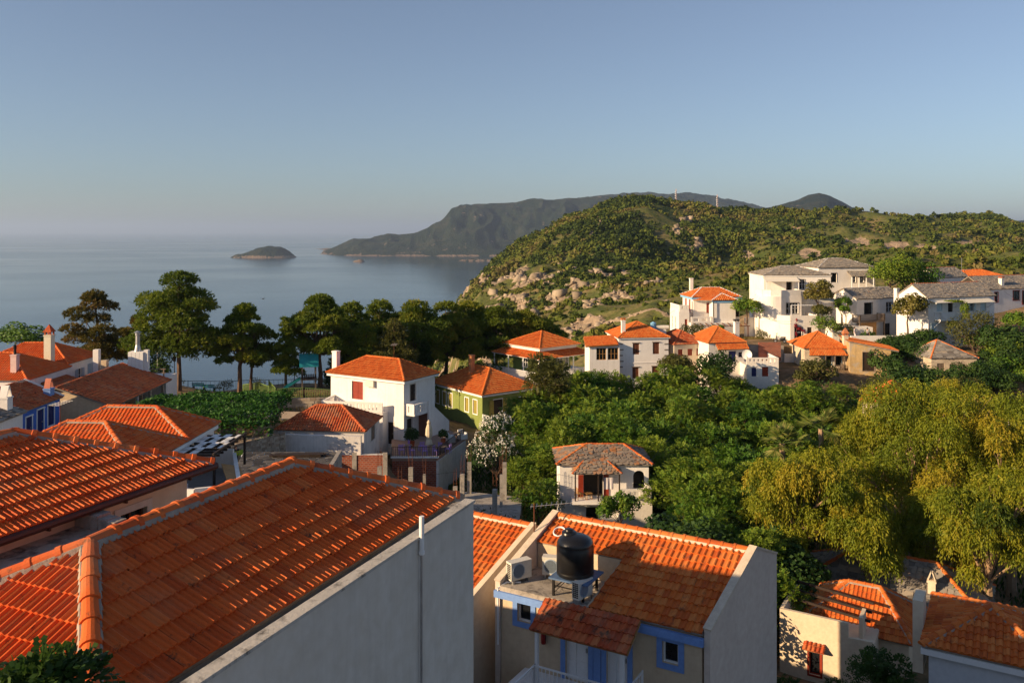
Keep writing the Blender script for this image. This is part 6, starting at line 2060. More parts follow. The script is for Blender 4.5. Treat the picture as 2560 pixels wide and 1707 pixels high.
E_ = lambda i, *q: (*px_on(r_, -17.5, poly[i], poly[(i + 1) % len(poly)], *q[:4]), *q[4:])
walls(r_, poly, -3, zt - .9, {ip: [E_(ip, 1961, 1996, 757, 785, 'win', dict(fm=WPAINT, trim=DARKWOOD, tw=.05, nx=4))]}, WR, name='curved_block')
slot_parapet(r_, [(x0 + .1, -1.2), (x0 + .6, -2.7), (x0 + 1.6, -3.6), (x0 + 3.0, -3.8), (x0 + 3.9, -3.3), (x1 - .1, -2.8), (x1 - .1, -.1)], zt - .9, .9, WR, slots=False)
lz = H.px((0, -5), (w, -5), 1975, 2045, 788, 800)[3]
lx = H.px((0, -6), (w, -6), 1974, 2046, 788, 800)
poly = [(lx[0], -6.3), (lx[1], -5.9), (lx[1], -.02), (x0 + .3, -.02), (x0 + .3, -3.0), (lx[0] - 1.6, -5.0)]
walls(r_, poly, -3, lz - .9, {0: [(*px_on(r_, -17.5, poly[0], poly[1], 1987, 2005, 818, 857), 'win', dict(fm=WPAINT, trim=DARKWOOD, tw=.08, nx=1, nz=3)), (*px_on(r_, -17.5, poly[0], poly[1], 2018, 2030, 818, 842), 'win', dict(fm=OLDWOOD, nx=1, nz=5))]}, WR, name='lower_block')
slot_parapet(r_, [(lx[0] - 1.5, -4.9), (lx[0] + .05, -6.2), (lx[1] - .1, -5.8), (lx[1] - .1, -1)], lz - .9, .95, WR, slots=False)
mb = MB().bar((lx[0] + .2, -6.1, lz - .9), (lx[0] + .2, -6.1, lz + 1.6), .1).bar((lx[1] - .2, -5.8, lz - .9), (lx[1] - .2, -5.8, lz + 1.6), .1).bar((lx[0] + .2, -6.1, lz + 1.55), (lx[1] - .2, -5.8, lz + 1.55), .1)
mb.build('white_frame', WPAINT, r_)
az = H.px((0, -1.2), (w, -1.2), 1912, 1998, 692, 703)
mb = MB(); mb.slab([V((az[0], -1.7, az[2])), V((az[1], -1.7, az[2])), V((az[1], -.02, ze - .3)), V((az[0], -.02, ze - .3))], .06); mb.build('awning', SAILCLOTH, r_)
for x in (az[0] + .2, az[1] - .2):
    MB().box(x - .05, -1.6, zt - 1, x + .05, -1.5, az[2] - .06).build('awning_post', WPAINT, r_)
bv_ = thing('bougainvillea', 'crimson bougainvillea climbing the front of the curved white house', 'climbing plant', H.world(lx[0] + .8, -6.35, 0), 0)
BOUG = bv_
# house behind
H = House('rear_slate_house', 'white house with broad slate hip roof behind the sail shaded courtyard', 'house', 2045, 669, 2192, 668, 150, -15.5, 8, over=.2)
r_ = H.root; w, d, ze = H.w, H.d, H.ze
walls(r_, H.rect(), -3, ze - .05, {0: H.ops(0, [(2078, 2092, 683, 706, 'dark', gw_), (2130, 2140, 690, 706, 'win', gw_), (2150, 2160, 690, 706, 'win', gw_)])}, WR)
H.hip(1.5, kind='slate', size=.5, seed=59, caps=WPAINT, capr=.07)
lx = H.px((0, -1.5), (w, -1.5), 2128, 2186, 676, 692)
roof(r_, [[V((lx[0], -1.7, ze - 1.5)), V((lx[1], -1.7, ze - 1.5)), V((lx[1], -.02, ze - .7)), V((lx[0], -.02, ze - .7))]], [], 'slate', SLATE, size=.5, seed=60, caps=None, name='porch_roof')
for k in range(4):
    x = lx[0] + .15 + (lx[1] - lx[0] - .3) * k / 3
    MB().box(x - .07, -1.6, -3, x + .07, -1.46, ze - 1.62).build('porch_post', WPAINT, r_)
MB().box(lx[0] - .1, -1.7, -3, lx[1] + .1, -.02, ze - 4.0).build('porch_base', WR, r_)
# courtyard house with deck
H = House('deck_house', 'small white gabled house with slate roof and wooden balcony deck', 'house', 2142, 748, 2257, 743, 127, -16.5, 5.2, over=.12)
r_ = H.root; w, d, ze = H.w, H.d, H.ze
g = [[V((0, 0, ze - .05)), V((0, d / 2, ze + 1.25)), V((0, d, ze - .05))]]
walls(r_, H.rect(), -3, ze - .05, {0: H.ops(0, [(2161, 2181, 757, 786, 'dark', dict(trim=DARKWOOD, tw=.05)), (2216, 2230, 756, 780, 'win', gw_), (2212, 2225, 808, 840, 'win', dict(fm=DARKWOOD, nz=4, nx=1))])}, WR, gables=g + [[V((w, 0, ze - .05)), V((w, d, ze - .05)), V((w, d / 2, ze + 1.25))]])
H.gable(1.45, kind='slate', size=.5, seed=61, caps=WPAINT, capr=.05)
dk_ = H.px((0, -1.3), (w, -1.3), 2147, 2210, 784, 803)
MB().box(dk_[0], -1.5, dk_[2] - .15, dk_[1], -.02, dk_[2]).build('deck', OLDWOOD, r_)
railing(r_, [(dk_[0] + .05, -.1, dk_[2]), (dk_[0] + .05, -1.45, dk_[2]), (dk_[1] - .05, -1.45, dk_[2]), (dk_[1] - .05, -.1, dk_[2])], 1.0, OLDWOOD, .2, .03)
for x in (dk_[0] + .1, dk_[1] - .1):
    MB().box(x - .1, -1.48, -3, x + .1, -1.28, dk_[2] - .16).build('deck_post', OLDWOOD, r_)
MB().box(dk_[0] + .3, -1.2, -.5, dk_[1] - 1.4, -1.1, dk_[2] - .2).build('timber_panel', TIMBER, r_)
# awning house
H = House('awning_house', 'white slate roofed house with pale awnings, blue shutters and white balcony', 'house', 2321, 746, 2490, 739, 121, -17.0, 5.6, over=.15)
r_ = H.root; w, d, ze = H.w, H.d, H.ze
g = [[V((0, 0, ze - .05)), V((0, d / 2, ze + 1.65)), V((0, d, ze - .05))], [V((w, 0, ze - .05)), V((w, d, ze - .05)), V((w, d / 2, ze + 1.65))]]
pb = dict(fm=PALEBLUE, trim=PALEBLUE, tw=.05)
walls(r_, H.rect(), -3, ze - .05, {0: H.ops(0, [(2343, 2355, 758, 777, 'shut', pb), (2370, 2383, 757, 780, 'dark', {}), (2424, 2434, 755, 778, 'win', dict(fm=PALEBLUE, shutters=PALEBLUE)), (2452, 2464, 755, 778, 'shut', pb), (2328, 2342, 808, 826, 'shut', pb), (2372, 2380, 808, 832, 'win', pb)])}, WHITE, gables=g)
H.gable(1.85, kind='slate', size=.55, seed=62, caps=TILE_OLD, capr=.09)
for u0, u1 in ((2340, 2405), (2415, 2488)):
    a_ = H.px((0, -1.2), (w, -1.2), u0, u1, 750, 756)
    mb = MB(); mb.slab([V((a_[0], -1.3, a_[2])), V((a_[1], -1.3, a_[2])), V((a_[1], -.02, ze - .25)), V((a_[0], -.02, ze - .25))], .05); mb.build('awning', SAILCLOTH, r_)
    for x in (a_[0] + .1, a_[1] - .1):
        MB().bar((x, -1.25, a_[2] - .06), (x, -.02, a_[2] - .9), .07).build('awning_strut', WPAINT, r_)
bb = H.px((0, -1.0), (w, -1.0), 2350, 2404, 780, 799)
MB().box(bb[0], -1.1, bb[2] - .12, bb[1], -.02, bb[2]).build('balcony_slab', WPAINT, r_)
railing(r_, [(bb[0] + .05, -.1, bb[2]), (bb[0] + .05, -1.05, bb[2]), (bb[1] - .05, -1.05, bb[2]), (bb[1] - .05, -.1, bb[2])], 1.0, WPAINT, .22, .035)
for x in (bb[0] + .1, bb[1] - .1):
    MB().bar((x, -1.0, bb[2] - .15), (x, -.02, bb[2] - 1.1), .08).build('balcony_strut', WPAINT, r_)
chimney(r_, -.2, d - .2, ze - 1.0, ze + 1.1, .55, .55, WR, 'none')
# far right houses
H = House('red_window_house', 'white house with slate roof and dark red window frames at the slope edge', 'house', 2462, 724, 2640, 718, 140, -15.5, 6.0, over=.15)
r_ = H.root; w, d, ze = H.w, H.d, H.ze
rw = dict(fm=DARKWOOD, trim=REDWOOD, tw=.12)
walls(r_, H.rect(), -3, ze - .05, {0: H.ops(0, [(2487, 2495, 731, 755, 'win', rw), (2533, 2549, 727, 750, 'win', rw), (2556, 2568, 727, 760, 'win', rw)])}, WHITE)
H.gable(2.0, kind='slate', size=.5, seed=63, caps=TILE_OLD, capr=.09)
c_ = H.px((0, .6), (w, .6), 2501, 2511, 697, 718)
chimney(r_, (c_[0] + c_[1]) / 2, .8, ze, ze + 1.7, .6, .6, WR, 'slab', TILE_OLD)
H = House('upper_gable_house', 'white gabled slate house with curved porch wall above the awning house', 'house', 2353, 695, 2424, 692, 150, -14.5, 5.4, over=.1)
r_ = H.root; w, d, ze = H.w, H.d, H.ze
g = [[V((0, 0, ze - .05)), V((0, d / 2, ze + 1.5)), V((0, d, ze - .05))], [V((w, 0, ze - .05)), V((w, d, ze - .05)), V((w, d / 2, ze + 1.5))]]
walls(r_, H.rect(), -3, ze - .05, {0: H.ops(0, [(2373, 2384, 706, 718, 'win', gw_)])}, WR, gables=g)
H.gable(1.65, kind='slate', size=.5, seed=64, caps=TILE_OLD, capr=.09)
H = House('orange_ridge_house', 'low orange roof peeping over the slate ridge', 'house', 2415, 693, 2515, 690, 168, -15, 6.0, over=.15)
walls(H.root, H.rect(), -3, H.ze - .05, {}, CREAM)
H.hip(1.2, mat=TILE_NEW, seed=65)

# red roofed house and ochre ruin lower down
H = House('timber_balcony_house', 'cream house with orange pyramid roof and grey timber balcony', 'house', 2009, 871, 2124, 871, 113, -22.5, 6.2, over=.2)
r_ = H.root; w, d, ze = H.w, H.d, H.ze
walls(r_, H.rect(), -3, ze - .05, {0: H.ops(0, [(2061, 2079, 890, 918, 'dark', dict(trim=SKYBLUE, tw=.06)), (2087, 2104, 890, 916, 'dark', dict(trim=SKYBLUE, tw=.06))]), 3: [(2.0, 2.8, ze - 2.2, ze - .9, 'win', {})]}, M('patchy_cream_plaster', (.60, .50, .37), .95, .25, .7, .4, 6, stain=((.36, .29, .22), .8, .5, .68)))
H.hip(1.85, i0=w / 2 + .2, i1=w / 2 + .2, mat=TILE_NEW, seed=66)
c0 = H.px((0, -.9), (w, -.9), 2022, 2118, 875, 888)
roof(r_, [[V((c0[0], -1.1, c0[2])), V((c0[1], -1.1, c0[2])), V((c0[1] - .4, -.02, c0[3] + .1)), V((c0[0] + .4, -.02, c0[3] + .1))]], [], mat=TILE_NEW, name='balcony_roof', seed=67)
b0 = H.px((0, -1.0), (w, -1.0), 2062, 2113, 911, 932)
MB().box(b0[0], -1.1, b0[2] - .15, b0[1], -.02, b0[2]).build('balcony_floor', OLDWOOD, r_)
railing(r_, [(b0[0] + .05, -1.05, b0[2]), (b0[1] - .05, -1.05, b0[2]), (b0[1] - .05, -.1, b0[2])], 1.0, OLDWOOD, .2, .03)
for x in (b0[0] + .1, (b0[0] + b0[1]) / 2, b0[1] - .1):
    MB().box(x - .06, -1.08, b0[2], x + .06, -.96, c0[2] - .1).build('balcony_post', OLDWOOD, r_)
chimney(r_, w - .1, .5, ze - .5, ze + 1.6, .6, .6, CREAM, 'gable', TILE_OLD)
H = House('ochre_house', 'peeling ochre plaster house with black timber shutters and sloping red roof', 'house', 2124, 858, 2228, 860, 111.5, -22.5, 6.0, over=.02)
r_ = H.root; w, d, ze = H.w, H.d, H.ze
zl, zr_ = ze + .25, ze - .75
walls(r_, H.rect(), -3, zr_ - .05, {0: H.ops(0, [(2157, 2186, 881, 927, 'shut', dict(fm=DARKWOOD, trim=OLDWOOD, tw=.08)), (2151, 2170, 941, 972, 'shut', dict(fm=DARKWOOD, trim=OLDWOOD, tw=.08))])}, OCHRE,
      gables=[[V((0, 0, zr_ - .05)), V((w, 0, zr_ - .05)), V((0, 0, zl - .02))], [V((0, 0, zr_ - .05)), V((0, 0, zl - .02)), V((0, d, zl - .02)), V((0, d, zr_ - .05))]], top=False)
roof(r_, [[V((w + .9, -.2, zr_ - .12)), V((w + .9, d, zr_ - .12)), V((-.2, d, zl + .02)), V((-.2, -.2, zl + .02))]], [], mat=TILE_NEW, prof='barrel', seed=68, cw=.26, capr=.1)
ar = thing('ruined_arch', 'rubble stone wall with a wide arched opening beside the ochre house', 'arch', (50.2, 113.5, -23.0), math.radians(3))
mb = MB()
for k in range(26):
    a0 = math.pi * k / 26
    for ra in (1.35, 1.65):
        c = V((1.9 + ra * math.cos(a0), random.uniform(-.04, .04), 3.3 + ra * math.sin(a0)))
        mb.box(c.x - .16, c.y - .25, c.z - .13, c.x + .16, c.y + .25, c.z + .13, random.random() * .95 + .02)
mb.build('arch_stones', STONE, ar)
for x in (.35, 3.45):
    o = stone_pillar(ar, x, 0, 3.3, .36, 'arch_pier')
for k in range(5):
    stone_pillar(ar, 4.2 + .7 * k, 0, 3.4 - .3 * k, .34, 'stone_pier')
H = House('slate_hut', 'little stone hut with pointed slate roof edged in orange tiles', 'house', 2327, 896, 2447, 895, 110, -21.5, 5.5, over=.15)
r_ = H.root; w, d, ze = H.w, H.d, H.ze
walls(r_, H.rect(), -3, ze - .05, {0: H.ops(0, [(2343, 2361, 908, 935, 'shut', dict(fm=OLDWOOD)), (2374, 2392, 910, 930, 'shut', dict(fm=OLDWOOD))])}, MATS['patchy_cream_plaster'])
H.hip(2.0, i0=w * .38 + .15, i1=w * .62 + .15, kind='slate', size=.7, seed=69, caps=TILE_NEW, capr=.1)
stone_wall('yellow_stone_wall', 'yellowish stone retaining wall below the sail shaded courtyard', (44.3, 121.5, 0), (49.8, 121.8, 0), -18.2, 2.0, sz=.5)
wg = thing('courtyard_terrace', 'white walled courtyard terrace under the shade sail', 'terrace', (46.0, 123.5, -18.5), math.radians(4))
MB().box(0, 0, 0, 6.0, 6, 4.6).build('terrace_block', WR, wg)
MB().box(-3.8, .5, 0, -.02, 5, 2.6).build('planter_wall', WR, wg)
ss = thing('shade_sail', 'cream triangular shade sail stretched over the courtyard', 'shade sail', at(2070, 748, 126), 0)
b = at(2070, 748, 126)
A_, B_, C_ = at(2024, 739, 126.5) - b, at(2062, 758, 124.5) - b, at(2119, 750, 127.5) - b
mb = MB(); n = 8
def sp(i, j):
    s, t = i / n, j / n
    p = A_ * (1 - s) + (B_ * (1 - t) + C_ * t) * s
    c = (s * (1 - s)) * .6 + s * t * (1 - t) * .9
    cen = (A_ + B_ + C_) / 3
    return p.lerp(cen, c * .35) + V((0, 0, -c * .3))
for i in range(n):
    for j in range(n):
        mb.poly([sp(i, j), sp(i + 1, j), sp(i + 1, j + 1), sp(i, j + 1)])
mb.build('cloth', SAILCLOTH, ss)
# hidden lower red roof among the trees
H = House('tree_hidden_house', 'bright red tiled roof half buried in the trees below the ochre house', 'house', 2150, 1002, 2280, 1015, 88, -25, 6, over=.2)
walls(H.root, H.rect(), -3, H.ze - .05, {}, CREAM)
H.hip(1.7, mat=TILE, seed=70)
H = House('white_blue_house', 'white house with blue shutters glimpsed behind the drooping trees', 'house', 2420, 1035, 2545, 1040, 84, -25, 6, over=.1)
walls(H.root, H.rect(), -3, H.ze, {0: H.ops(0, [(2455, 2466, 1042, 1060, 'shut', dict(fm=SKYBLUE)), (2492, 2503, 1050, 1068, 'shut', dict(fm=SKYBLUE))])}, WR)
H.hip(1.4, mat=TILE_OLD, seed=71)
# ================================================================ plants
def leafmat(name, stops, tr=.3, rough=.6, rnd=.25):
    return tinted(name, stops, rough=rough, bump=0, spec=.25, transl=tr, rnd=rnd)
L_BROAD = leafmat('broad_green_leaves', [(0, (.012, .045, .006)), (.35, (.038, .108, .011)), (.7, (.088, .175, .015)), (1, (.18, .235, .020))], rnd=.55)
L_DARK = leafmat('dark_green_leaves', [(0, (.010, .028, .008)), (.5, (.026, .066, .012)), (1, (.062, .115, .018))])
L_PINE = leafmat('pine_needles', [(0, (.034, .068, .012)), (.4, (.092, .145, .016)), (.75, (.175, .22, .022)), (1, (.26, .24, .026))], .4)
L_PINEBROWN = leafmat('browning_pine_needles', [(0, (.04, .05, .012)), (.4, (.095, .095, .017)), (.75, (.15, .115, .022)), (1, (.21, .115, .032))])
L_EUC = leafmat('drooping_olive_leaves', [(0, (.05, .085, .007)), (.35, (.155, .20, .012)), (.7, (.27, .275, .017)), (1, (.37, .285, .022))], .35, rnd=.15)
L_GOLD = leafmat('golden_green_leaves', [(0, (.05, .055, .010)), (.5, (.115, .115, .018)), (1, (.20, .165, .04))])
L_VINE = leafmat('vine_leaves', [(0, (.014, .055, .008)), (.5, (.032, .11, .012)), (1, (.07, .18, .022))])
L_OLIVE = leafmat('olive_bush_leaves', [(0, (.03, .04, .010)), (.5, (.075, .085, .018)), (1, (.13, .125, .03))])
L_RED = leafmat('crimson_bracts', [(0, (.16, .008, .012)), (1, (.34, .02, .035))])
L_WHITE = leafmat('white_petals', [(0, (.62, .60, .54)), (1, (.80, .78, .72))])
L_PALM = leafmat('palm_blades', [(0, (.05, .09, .015)), (.5, (.13, .18, .03)), (1, (.28, .26, .08))])
L_DRY = leafmat('dry_grass_blades', [(0, (.12, .09, .03)), (.5, (.22, .155, .06)), (1, (.16, .16, .04))])

def unit(a):
    return a / np.maximum(np.linalg.norm(a, axis=-1, keepdims=True), 1e-6)

def quads(name, C, A, B, tint):
    q = np.stack([C - A, C - B + A * .1, C + A, C + B + A * .1], 1).reshape(-1, 3)
    return big_mesh(name, q, np.arange(len(q)).reshape(-1, 4), np.clip(tint, .002, .998))

def pick(clumps, n, rng):
    cl = np.array(clumps, float)
    wgt = cl[:, 3] * cl[:, 4] + cl[:, 3] * cl[:, 5]
    i = rng.choice(len(cl), n, p=wgt / wgt.sum())
    return cl[i], i

def sph(n, rng, low=-.5):
    z = rng.uniform(low, 1, n); t = rng.uniform(0, 2 * np.pi, n); s = np.sqrt(1 - z * z)
    return np.stack([s * np.cos(t), s * np.sin(t), z], 1)

def clump_tint(clumps, idx, rng, sd=.16):
    return rng.normal(.48, sd, len(clumps))[idx]

def sprays(name, clumps, n, rng, L=.75, leaf=.26, lw=.085, pairs=4, droop=.25, low=-.45, sd=.14):
    c, i = pick(clumps, n, rng)
    d = sph(n, rng, low)
    p = c[:, :3] + d * c[:, 3:6] * rng.uniform(.62, 1.02, (n, 1))
    a = unit(d * .9 + rng.normal(0, .45, (n, 3)) + np.array([0, 0, .12]))
    s = unit(np.cross(a, np.array([0, 0, 1.0]) + rng.normal(0, .35, (n, 3))))
    up = unit(np.cross(s, a))
    base = clump_tint(clumps, i, rng, sd) + rng.normal(0, .09, n)
    C, A, B, T = [], [], [], []
    Ls = L * rng.uniform(.6, 1.25, (n, 1))
    for k in range(pairs):
        t = (k + .6) / pairs
        mid = p + a * Ls * t - np.array([0, 0, 1.0]) * droop * t * t * Ls
        for sg in (-1, 1):
            ld = unit(s * sg * .85 + a * .5 - np.array([0, 0, .25]) + rng.normal(0, .12, (n, 3)))
            ln = leaf * rng.uniform(.75, 1.2, (n, 1)) * (1 - .25 * t)
            C.append(mid + ld * ln * .5); A.append(ld * ln * .5)
            B.append(unit(np.cross(ld, up + rng.normal(0, .3, (n, 3)))) * lw * .5 * 2)
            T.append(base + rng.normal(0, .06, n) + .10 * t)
    return quads(name, np.concatenate(C), np.concatenate(A), np.concatenate(B), np.concatenate(T))

def scatter(name, clumps, n, rng, leaf=.22, lw=.12, low=-.6, sd=.14, inner=.6):
    c, i = pick(clumps, n, rng)
    d = sph(n, rng, low)
    C = c[:, :3] + d * c[:, 3:6] * rng.uniform(inner, 1.03, (n, 1))
    nn = unit(d + rng.normal(0, .5, (n, 3)) + np.array([0, 0, .3]))
    A = unit(np.cross(nn, rng.normal(0, 1, (n, 3))))
    B = np.cross(nn, A)
    l = leaf * rng.uniform(.6, 1.3, (n, 1))
    return quads(name, C, A * l * .5, B * l * .5 * lw / leaf * 1.3, clump_tint(clumps, i, rng, sd) + rng.normal(0, .1, n))

def tufts(name, clumps, n, rng, L=.36, lw=.045, k=7, low=-.35, sd=.15):
    c, i = pick(clumps, n, rng)
    d = sph(n, rng, low)
    p = c[:, :3] + d * c[:, 3:6] * rng.uniform(.55, 1.0, (n, 1))
    ax = unit(d + np.array([0, 0, .7]) + rng.normal(0, .35, (n, 3)))
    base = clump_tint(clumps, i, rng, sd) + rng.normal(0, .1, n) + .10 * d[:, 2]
    C, A, B, T = [], [], [], []
    for q in range(k):
        nd = unit(ax + rng.normal(0, .55, (n, 3)))
        l = L * rng.uniform(.7, 1.2, (n, 1))
        C.append(p + nd * l * .5); A.append(nd * l * .5)
        B.append(unit(np.cross(nd, rng.normal(0, 1, (n, 3)))) * lw)
        T.append(base + rng.normal(0, .05, n))
    return quads(name, np.concatenate(C), np.concatenate(A), np.concatenate(B), np.concatenate(T))

def strands(name, clumps, n, rng, length=1.5, leaf=.24, lw=.028, k=12, sd=.15):
    c, i = pick(clumps, n, rng)
    d = sph(n, rng, -.25)
    p = c[:, :3] + d * c[:, 3:6] * rng.uniform(.6, 1.0, (n, 1))
    out = unit(d * np.array([1, 1, 0]) + rng.normal(0, .3, (n, 3)) * np.array([1, 1, 0]))
    Ls = length * rng.uniform(.4, 1.25, (n, 1))
    base = clump_tint(clumps, i, rng, sd) + rng.normal(0, .1, n)
    C, A, B, T = [], [], [], []
    for q in range(k):
        t = (q + .5) / k
        mid = p + out * Ls * (.32 * np.sqrt(t)) + np.array([0, 0, 1.0]) * Ls * (.10 * t - .95 * t * t) + rng.normal(0, .06, (n, 3))
        ld = unit(out * (.45 - .3 * t) + np.array([0, 0, -1.0]) * (.35 + t) + rng.normal(0, .33, (n, 3)))
        l = leaf * rng.uniform(.7, 1.25, (n, 1))
        C.append(mid + ld * l * .5); A.append(ld * l * .5)
        B.append(unit(np.cross(ld, rng.normal(0, 1, (n, 3)))) * lw)
        T.append(base + rng.normal(0, .07, n))
    return quads(name, np.concatenate(C), np.concatenate(A), np.concatenate(B), np.concatenate(T))

def branches(root, clumps, hb, r0, mat, rng, lean=(0, 0), every=1, name='trunk', n=7, fork=None):
    mb = MB()
    top = V((lean[0], lean[1], hb))
    pts = [V((0, 0, -.6)), V((lean[0] * .2 + rng.normal(0, .05), lean[1] * .2, hb * .35)), V((lean[0] * .6 + rng.normal(0, .08), lean[1] * .6 + rng.normal(0, .08), hb * .7)), top]
    mb.path(pts, [r0 * 1.15, r0 * .92, r0 * .8, r0 * .66], n)
    for c in clumps[::every]:
        e = V(c[:3])
        st = top.lerp(pts[2], rng.uniform(0, .8))
        m1 = st.lerp(e, .45) + V((rng.normal(0, .15), rng.normal(0, .15), (e - st).length * .12 * rng.uniform(-.3, 1)))
        rr = r0 * .36 * min(1.0, .5 + (c[3] / 3.0))
        mb.path([st, m1, st.lerp(e, .8) + V((rng.normal(0, .1), rng.normal(0, .1), .1)), e], [rr, rr * .68, rr * .42, rr * .18], 5)
        for k in range(3):
            q = e + V((rng.normal(0, c[3] * .5), rng.normal(0, c[3] * .5), rng.normal(0, c[5] * .4)))
            mb.path([m1.lerp(e, .5), q], [rr * .3, rr * .1], 4)
    return mb.build(name, mat, root)

def crown_layout(rng, h, R, hb, n, rmin=.30, rmax=.48, flat=.75, gap=.8):
    cl = []
    hc = (h - hb)
    for k in range(n):
        for _ in range(40):
            d = sph(1, rng, -.55)[0]
            q = rng.uniform(.45, .86)
            x, y, z = d[0] * R * q, d[1] * R * q, hb + hc * .52 + d[2] * hc * .5 * q * 1.0
            r = R * rng.uniform(rmin, rmax)
            if all((x - c[0]) ** 2 + (y - c[1]) ** 2 + (z - c[2]) ** 2 > (r * gap) ** 2 for c in cl):
                break
        cl.append((x, y, z, r, r, r * flat))
    return cl

def ptree(name, label, cat, loc, rz, clumps, mesh, lmat, hb, r0, bark, rng, lean=(0, 0), group=None, scale=1.0, every=1):
    r = thing(name, label, cat, loc, rz, group)
    r.scale = (scale,) * 3 if isinstance(scale, (int, float)) else scale
    branches(r, clumps, hb, r0, bark, rng, lean, every)
    obj('crown', mesh, lmat, r)
    return r

# ---- templates are the first placed trees; the others are copies
R7 = np.random.default_rng(77)
def broad_tree(seed, loc, rz, label, group, scale, lm=None, n=1250):
    rng = np.random.default_rng(seed)
    cl = crown_layout(rng, 8.0, 3.3, 1.6, 15)
    return ptree('broadleaf_tree', label, 'tree', loc, rz, cl, sprays('crown', cl, n, rng), lm or L_BROAD, 2.6, .20, BARK, rng, group=group, scale=scale)

VG = 'broadleaf trees filling the garden valley'
VL = 'leafy green tree in the dense garden valley between the houses'
rows = [
    (104, [(1425, 930), (1480, 930), (1555, 912), (1610, 925), (1665, 912), (1725, 915), (1790, 925), (1850, 948), (1900, 952), (1955, 955), (2010, 950), (2110, 968)]),
    (96, [(1330, 965), (1385, 955), (1450, 955), (1520, 960), (1590, 950), (1660, 955), (1730, 950), (1800, 960), (1870, 965), (1940, 970), (2010, 975), (2080, 985), (2150, 1000)]),
    (88, [(1320, 1015), (1390, 1005), (1470, 1000), (1550, 995), (1630, 1000), (1710, 990), (1790, 1000), (1870, 1000), (1950, 1010), (2030, 1020), (2100, 1030)]),
    (80, [(1345, 1065), (1420, 1060), (1500, 1050), (1580, 1045), (1665, 1045), (1750, 1035), (1830, 1050), (1910, 1060), (1985, 1075)]),
    (73, [(1310, 1130), (1375, 1120), (1445, 1110), (1530, 1105), (1610, 1105), (1690, 1095), (1780, 1090), (1860, 1105), (1935, 1130)]),
    (66, [(1345, 1195), (1722, 1150), (1765, 1140), (1850, 1150), (1930, 1175)]),
    (59, [(1735, 1235), (1775, 1210), (1860, 1225), (1935, 1250)]),
    (53, [(1735, 1310), (1790, 1290), (1880, 1300)]),
    (47, [(1860, 1385), (1930, 1400)]),
]
templ = []
rr_ = random.Random(12)
for Y, lst in rows:
    for (u, vt) in lst:
        Yj = Y + rr_.uniform(-2, 2)
        p = at(u + rr_.uniform(-12, 12), vt, Yj)
        g = gz(p.x, p.y)
        H_ = max(2.2, p.z - g)
        sz = H_ / 8.0
        sz *= rr_.uniform(.86, 1.06)
        sx = max(.5, min(1.05, sz * rr_.uniform(.75, 1.05) + .08)) * (1.0 if Y > 60 else .9)
        loc = (p.x, p.y, g)
        rz = rr_.uniform(0, 6.28)
        dark = Y <= 60 or (Y > 90 and u < 1650 and rr_.random() < .5)
        if Y >= 92:
            lab = 'leafy green tree between the green house and the stone cornered house' if u < 1480 else ('leafy green tree below the cream and white chimney houses' if u < 1780 else 'leafy green tree below the timber balcony house')
        elif Y >= 78:
            lab = 'leafy green tree in the valley beyond the slate cottage' if u < 1640 else 'leafy green tree in mid valley uphill of the fan palms'
        elif Y >= 64:
            lab = 'leafy green tree between the white oleander and slate cottage' if u < 1400 else ('leafy green tree close behind the slate cottage roof' if u < 1650 else 'leafy green tree between slate cottage and golden drooping trees')
        else:
            lab = 'shaded green tree behind the gable of the blue trimmed house'
        if len(templ) < 5:
            t = broad_tree(200 + len(templ), loc, rz, lab, VG, (sx, sx, sz))
            templ.append(t)
        else:
            t = dup(rr_.choice(templ), loc, rz, (sx, sx, sz), lab)
# darker undergrowth so the valley reads closed
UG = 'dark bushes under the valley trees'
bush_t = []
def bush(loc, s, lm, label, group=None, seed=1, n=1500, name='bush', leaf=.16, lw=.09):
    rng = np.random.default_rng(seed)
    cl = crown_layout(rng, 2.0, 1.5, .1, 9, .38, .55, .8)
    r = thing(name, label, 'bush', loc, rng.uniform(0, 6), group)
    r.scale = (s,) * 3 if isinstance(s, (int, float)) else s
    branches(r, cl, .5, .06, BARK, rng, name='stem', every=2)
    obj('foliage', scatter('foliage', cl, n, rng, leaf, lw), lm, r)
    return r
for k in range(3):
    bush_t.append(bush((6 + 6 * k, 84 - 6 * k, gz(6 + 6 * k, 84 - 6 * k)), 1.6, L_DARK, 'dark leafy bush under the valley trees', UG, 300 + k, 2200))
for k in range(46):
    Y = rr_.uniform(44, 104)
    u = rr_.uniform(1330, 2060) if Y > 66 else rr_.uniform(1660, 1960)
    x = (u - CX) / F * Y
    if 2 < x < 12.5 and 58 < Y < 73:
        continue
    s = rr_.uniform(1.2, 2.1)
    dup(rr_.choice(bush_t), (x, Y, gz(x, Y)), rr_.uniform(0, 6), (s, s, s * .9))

# robinia in front of the green house
rng = np.random.default_rng(401)
cl = crown_layout(rng, 8.5, 3.0, 2.2, 16, .24, .40, .8)
p = at(1368, 888, 97); g = gz(p.x, p.y)
ptree('robinia_tree', 'tall feathery tree standing before the green house veranda', 'tree', (p.x, p.y, g), 0, cl, sprays('crown', cl, 1300, rng, .7, .2, .07, 5, .35), L_OLIVE, 3.2, .16, BARK, rng, scale=(1.0, 1.0, (p.z - g) / 8.5))
# orange tree by the slate cottage
rng = np.random.default_rng(402)
cl = crown_layout(rng, 3.4, 1.5, .6, 12, .3, .45, .9)
p = at(1548, 1228, 61.5); g = p.z - 3.4
ptree('citrus_tree', 'small glossy citrus tree against the slate roofed cottage', 'tree', (p.x, p.y, g), 0, cl, scatter('crown', cl, 2600, rng, .2, .1), L_BROAD, 1.2, .09, BARK, rng)

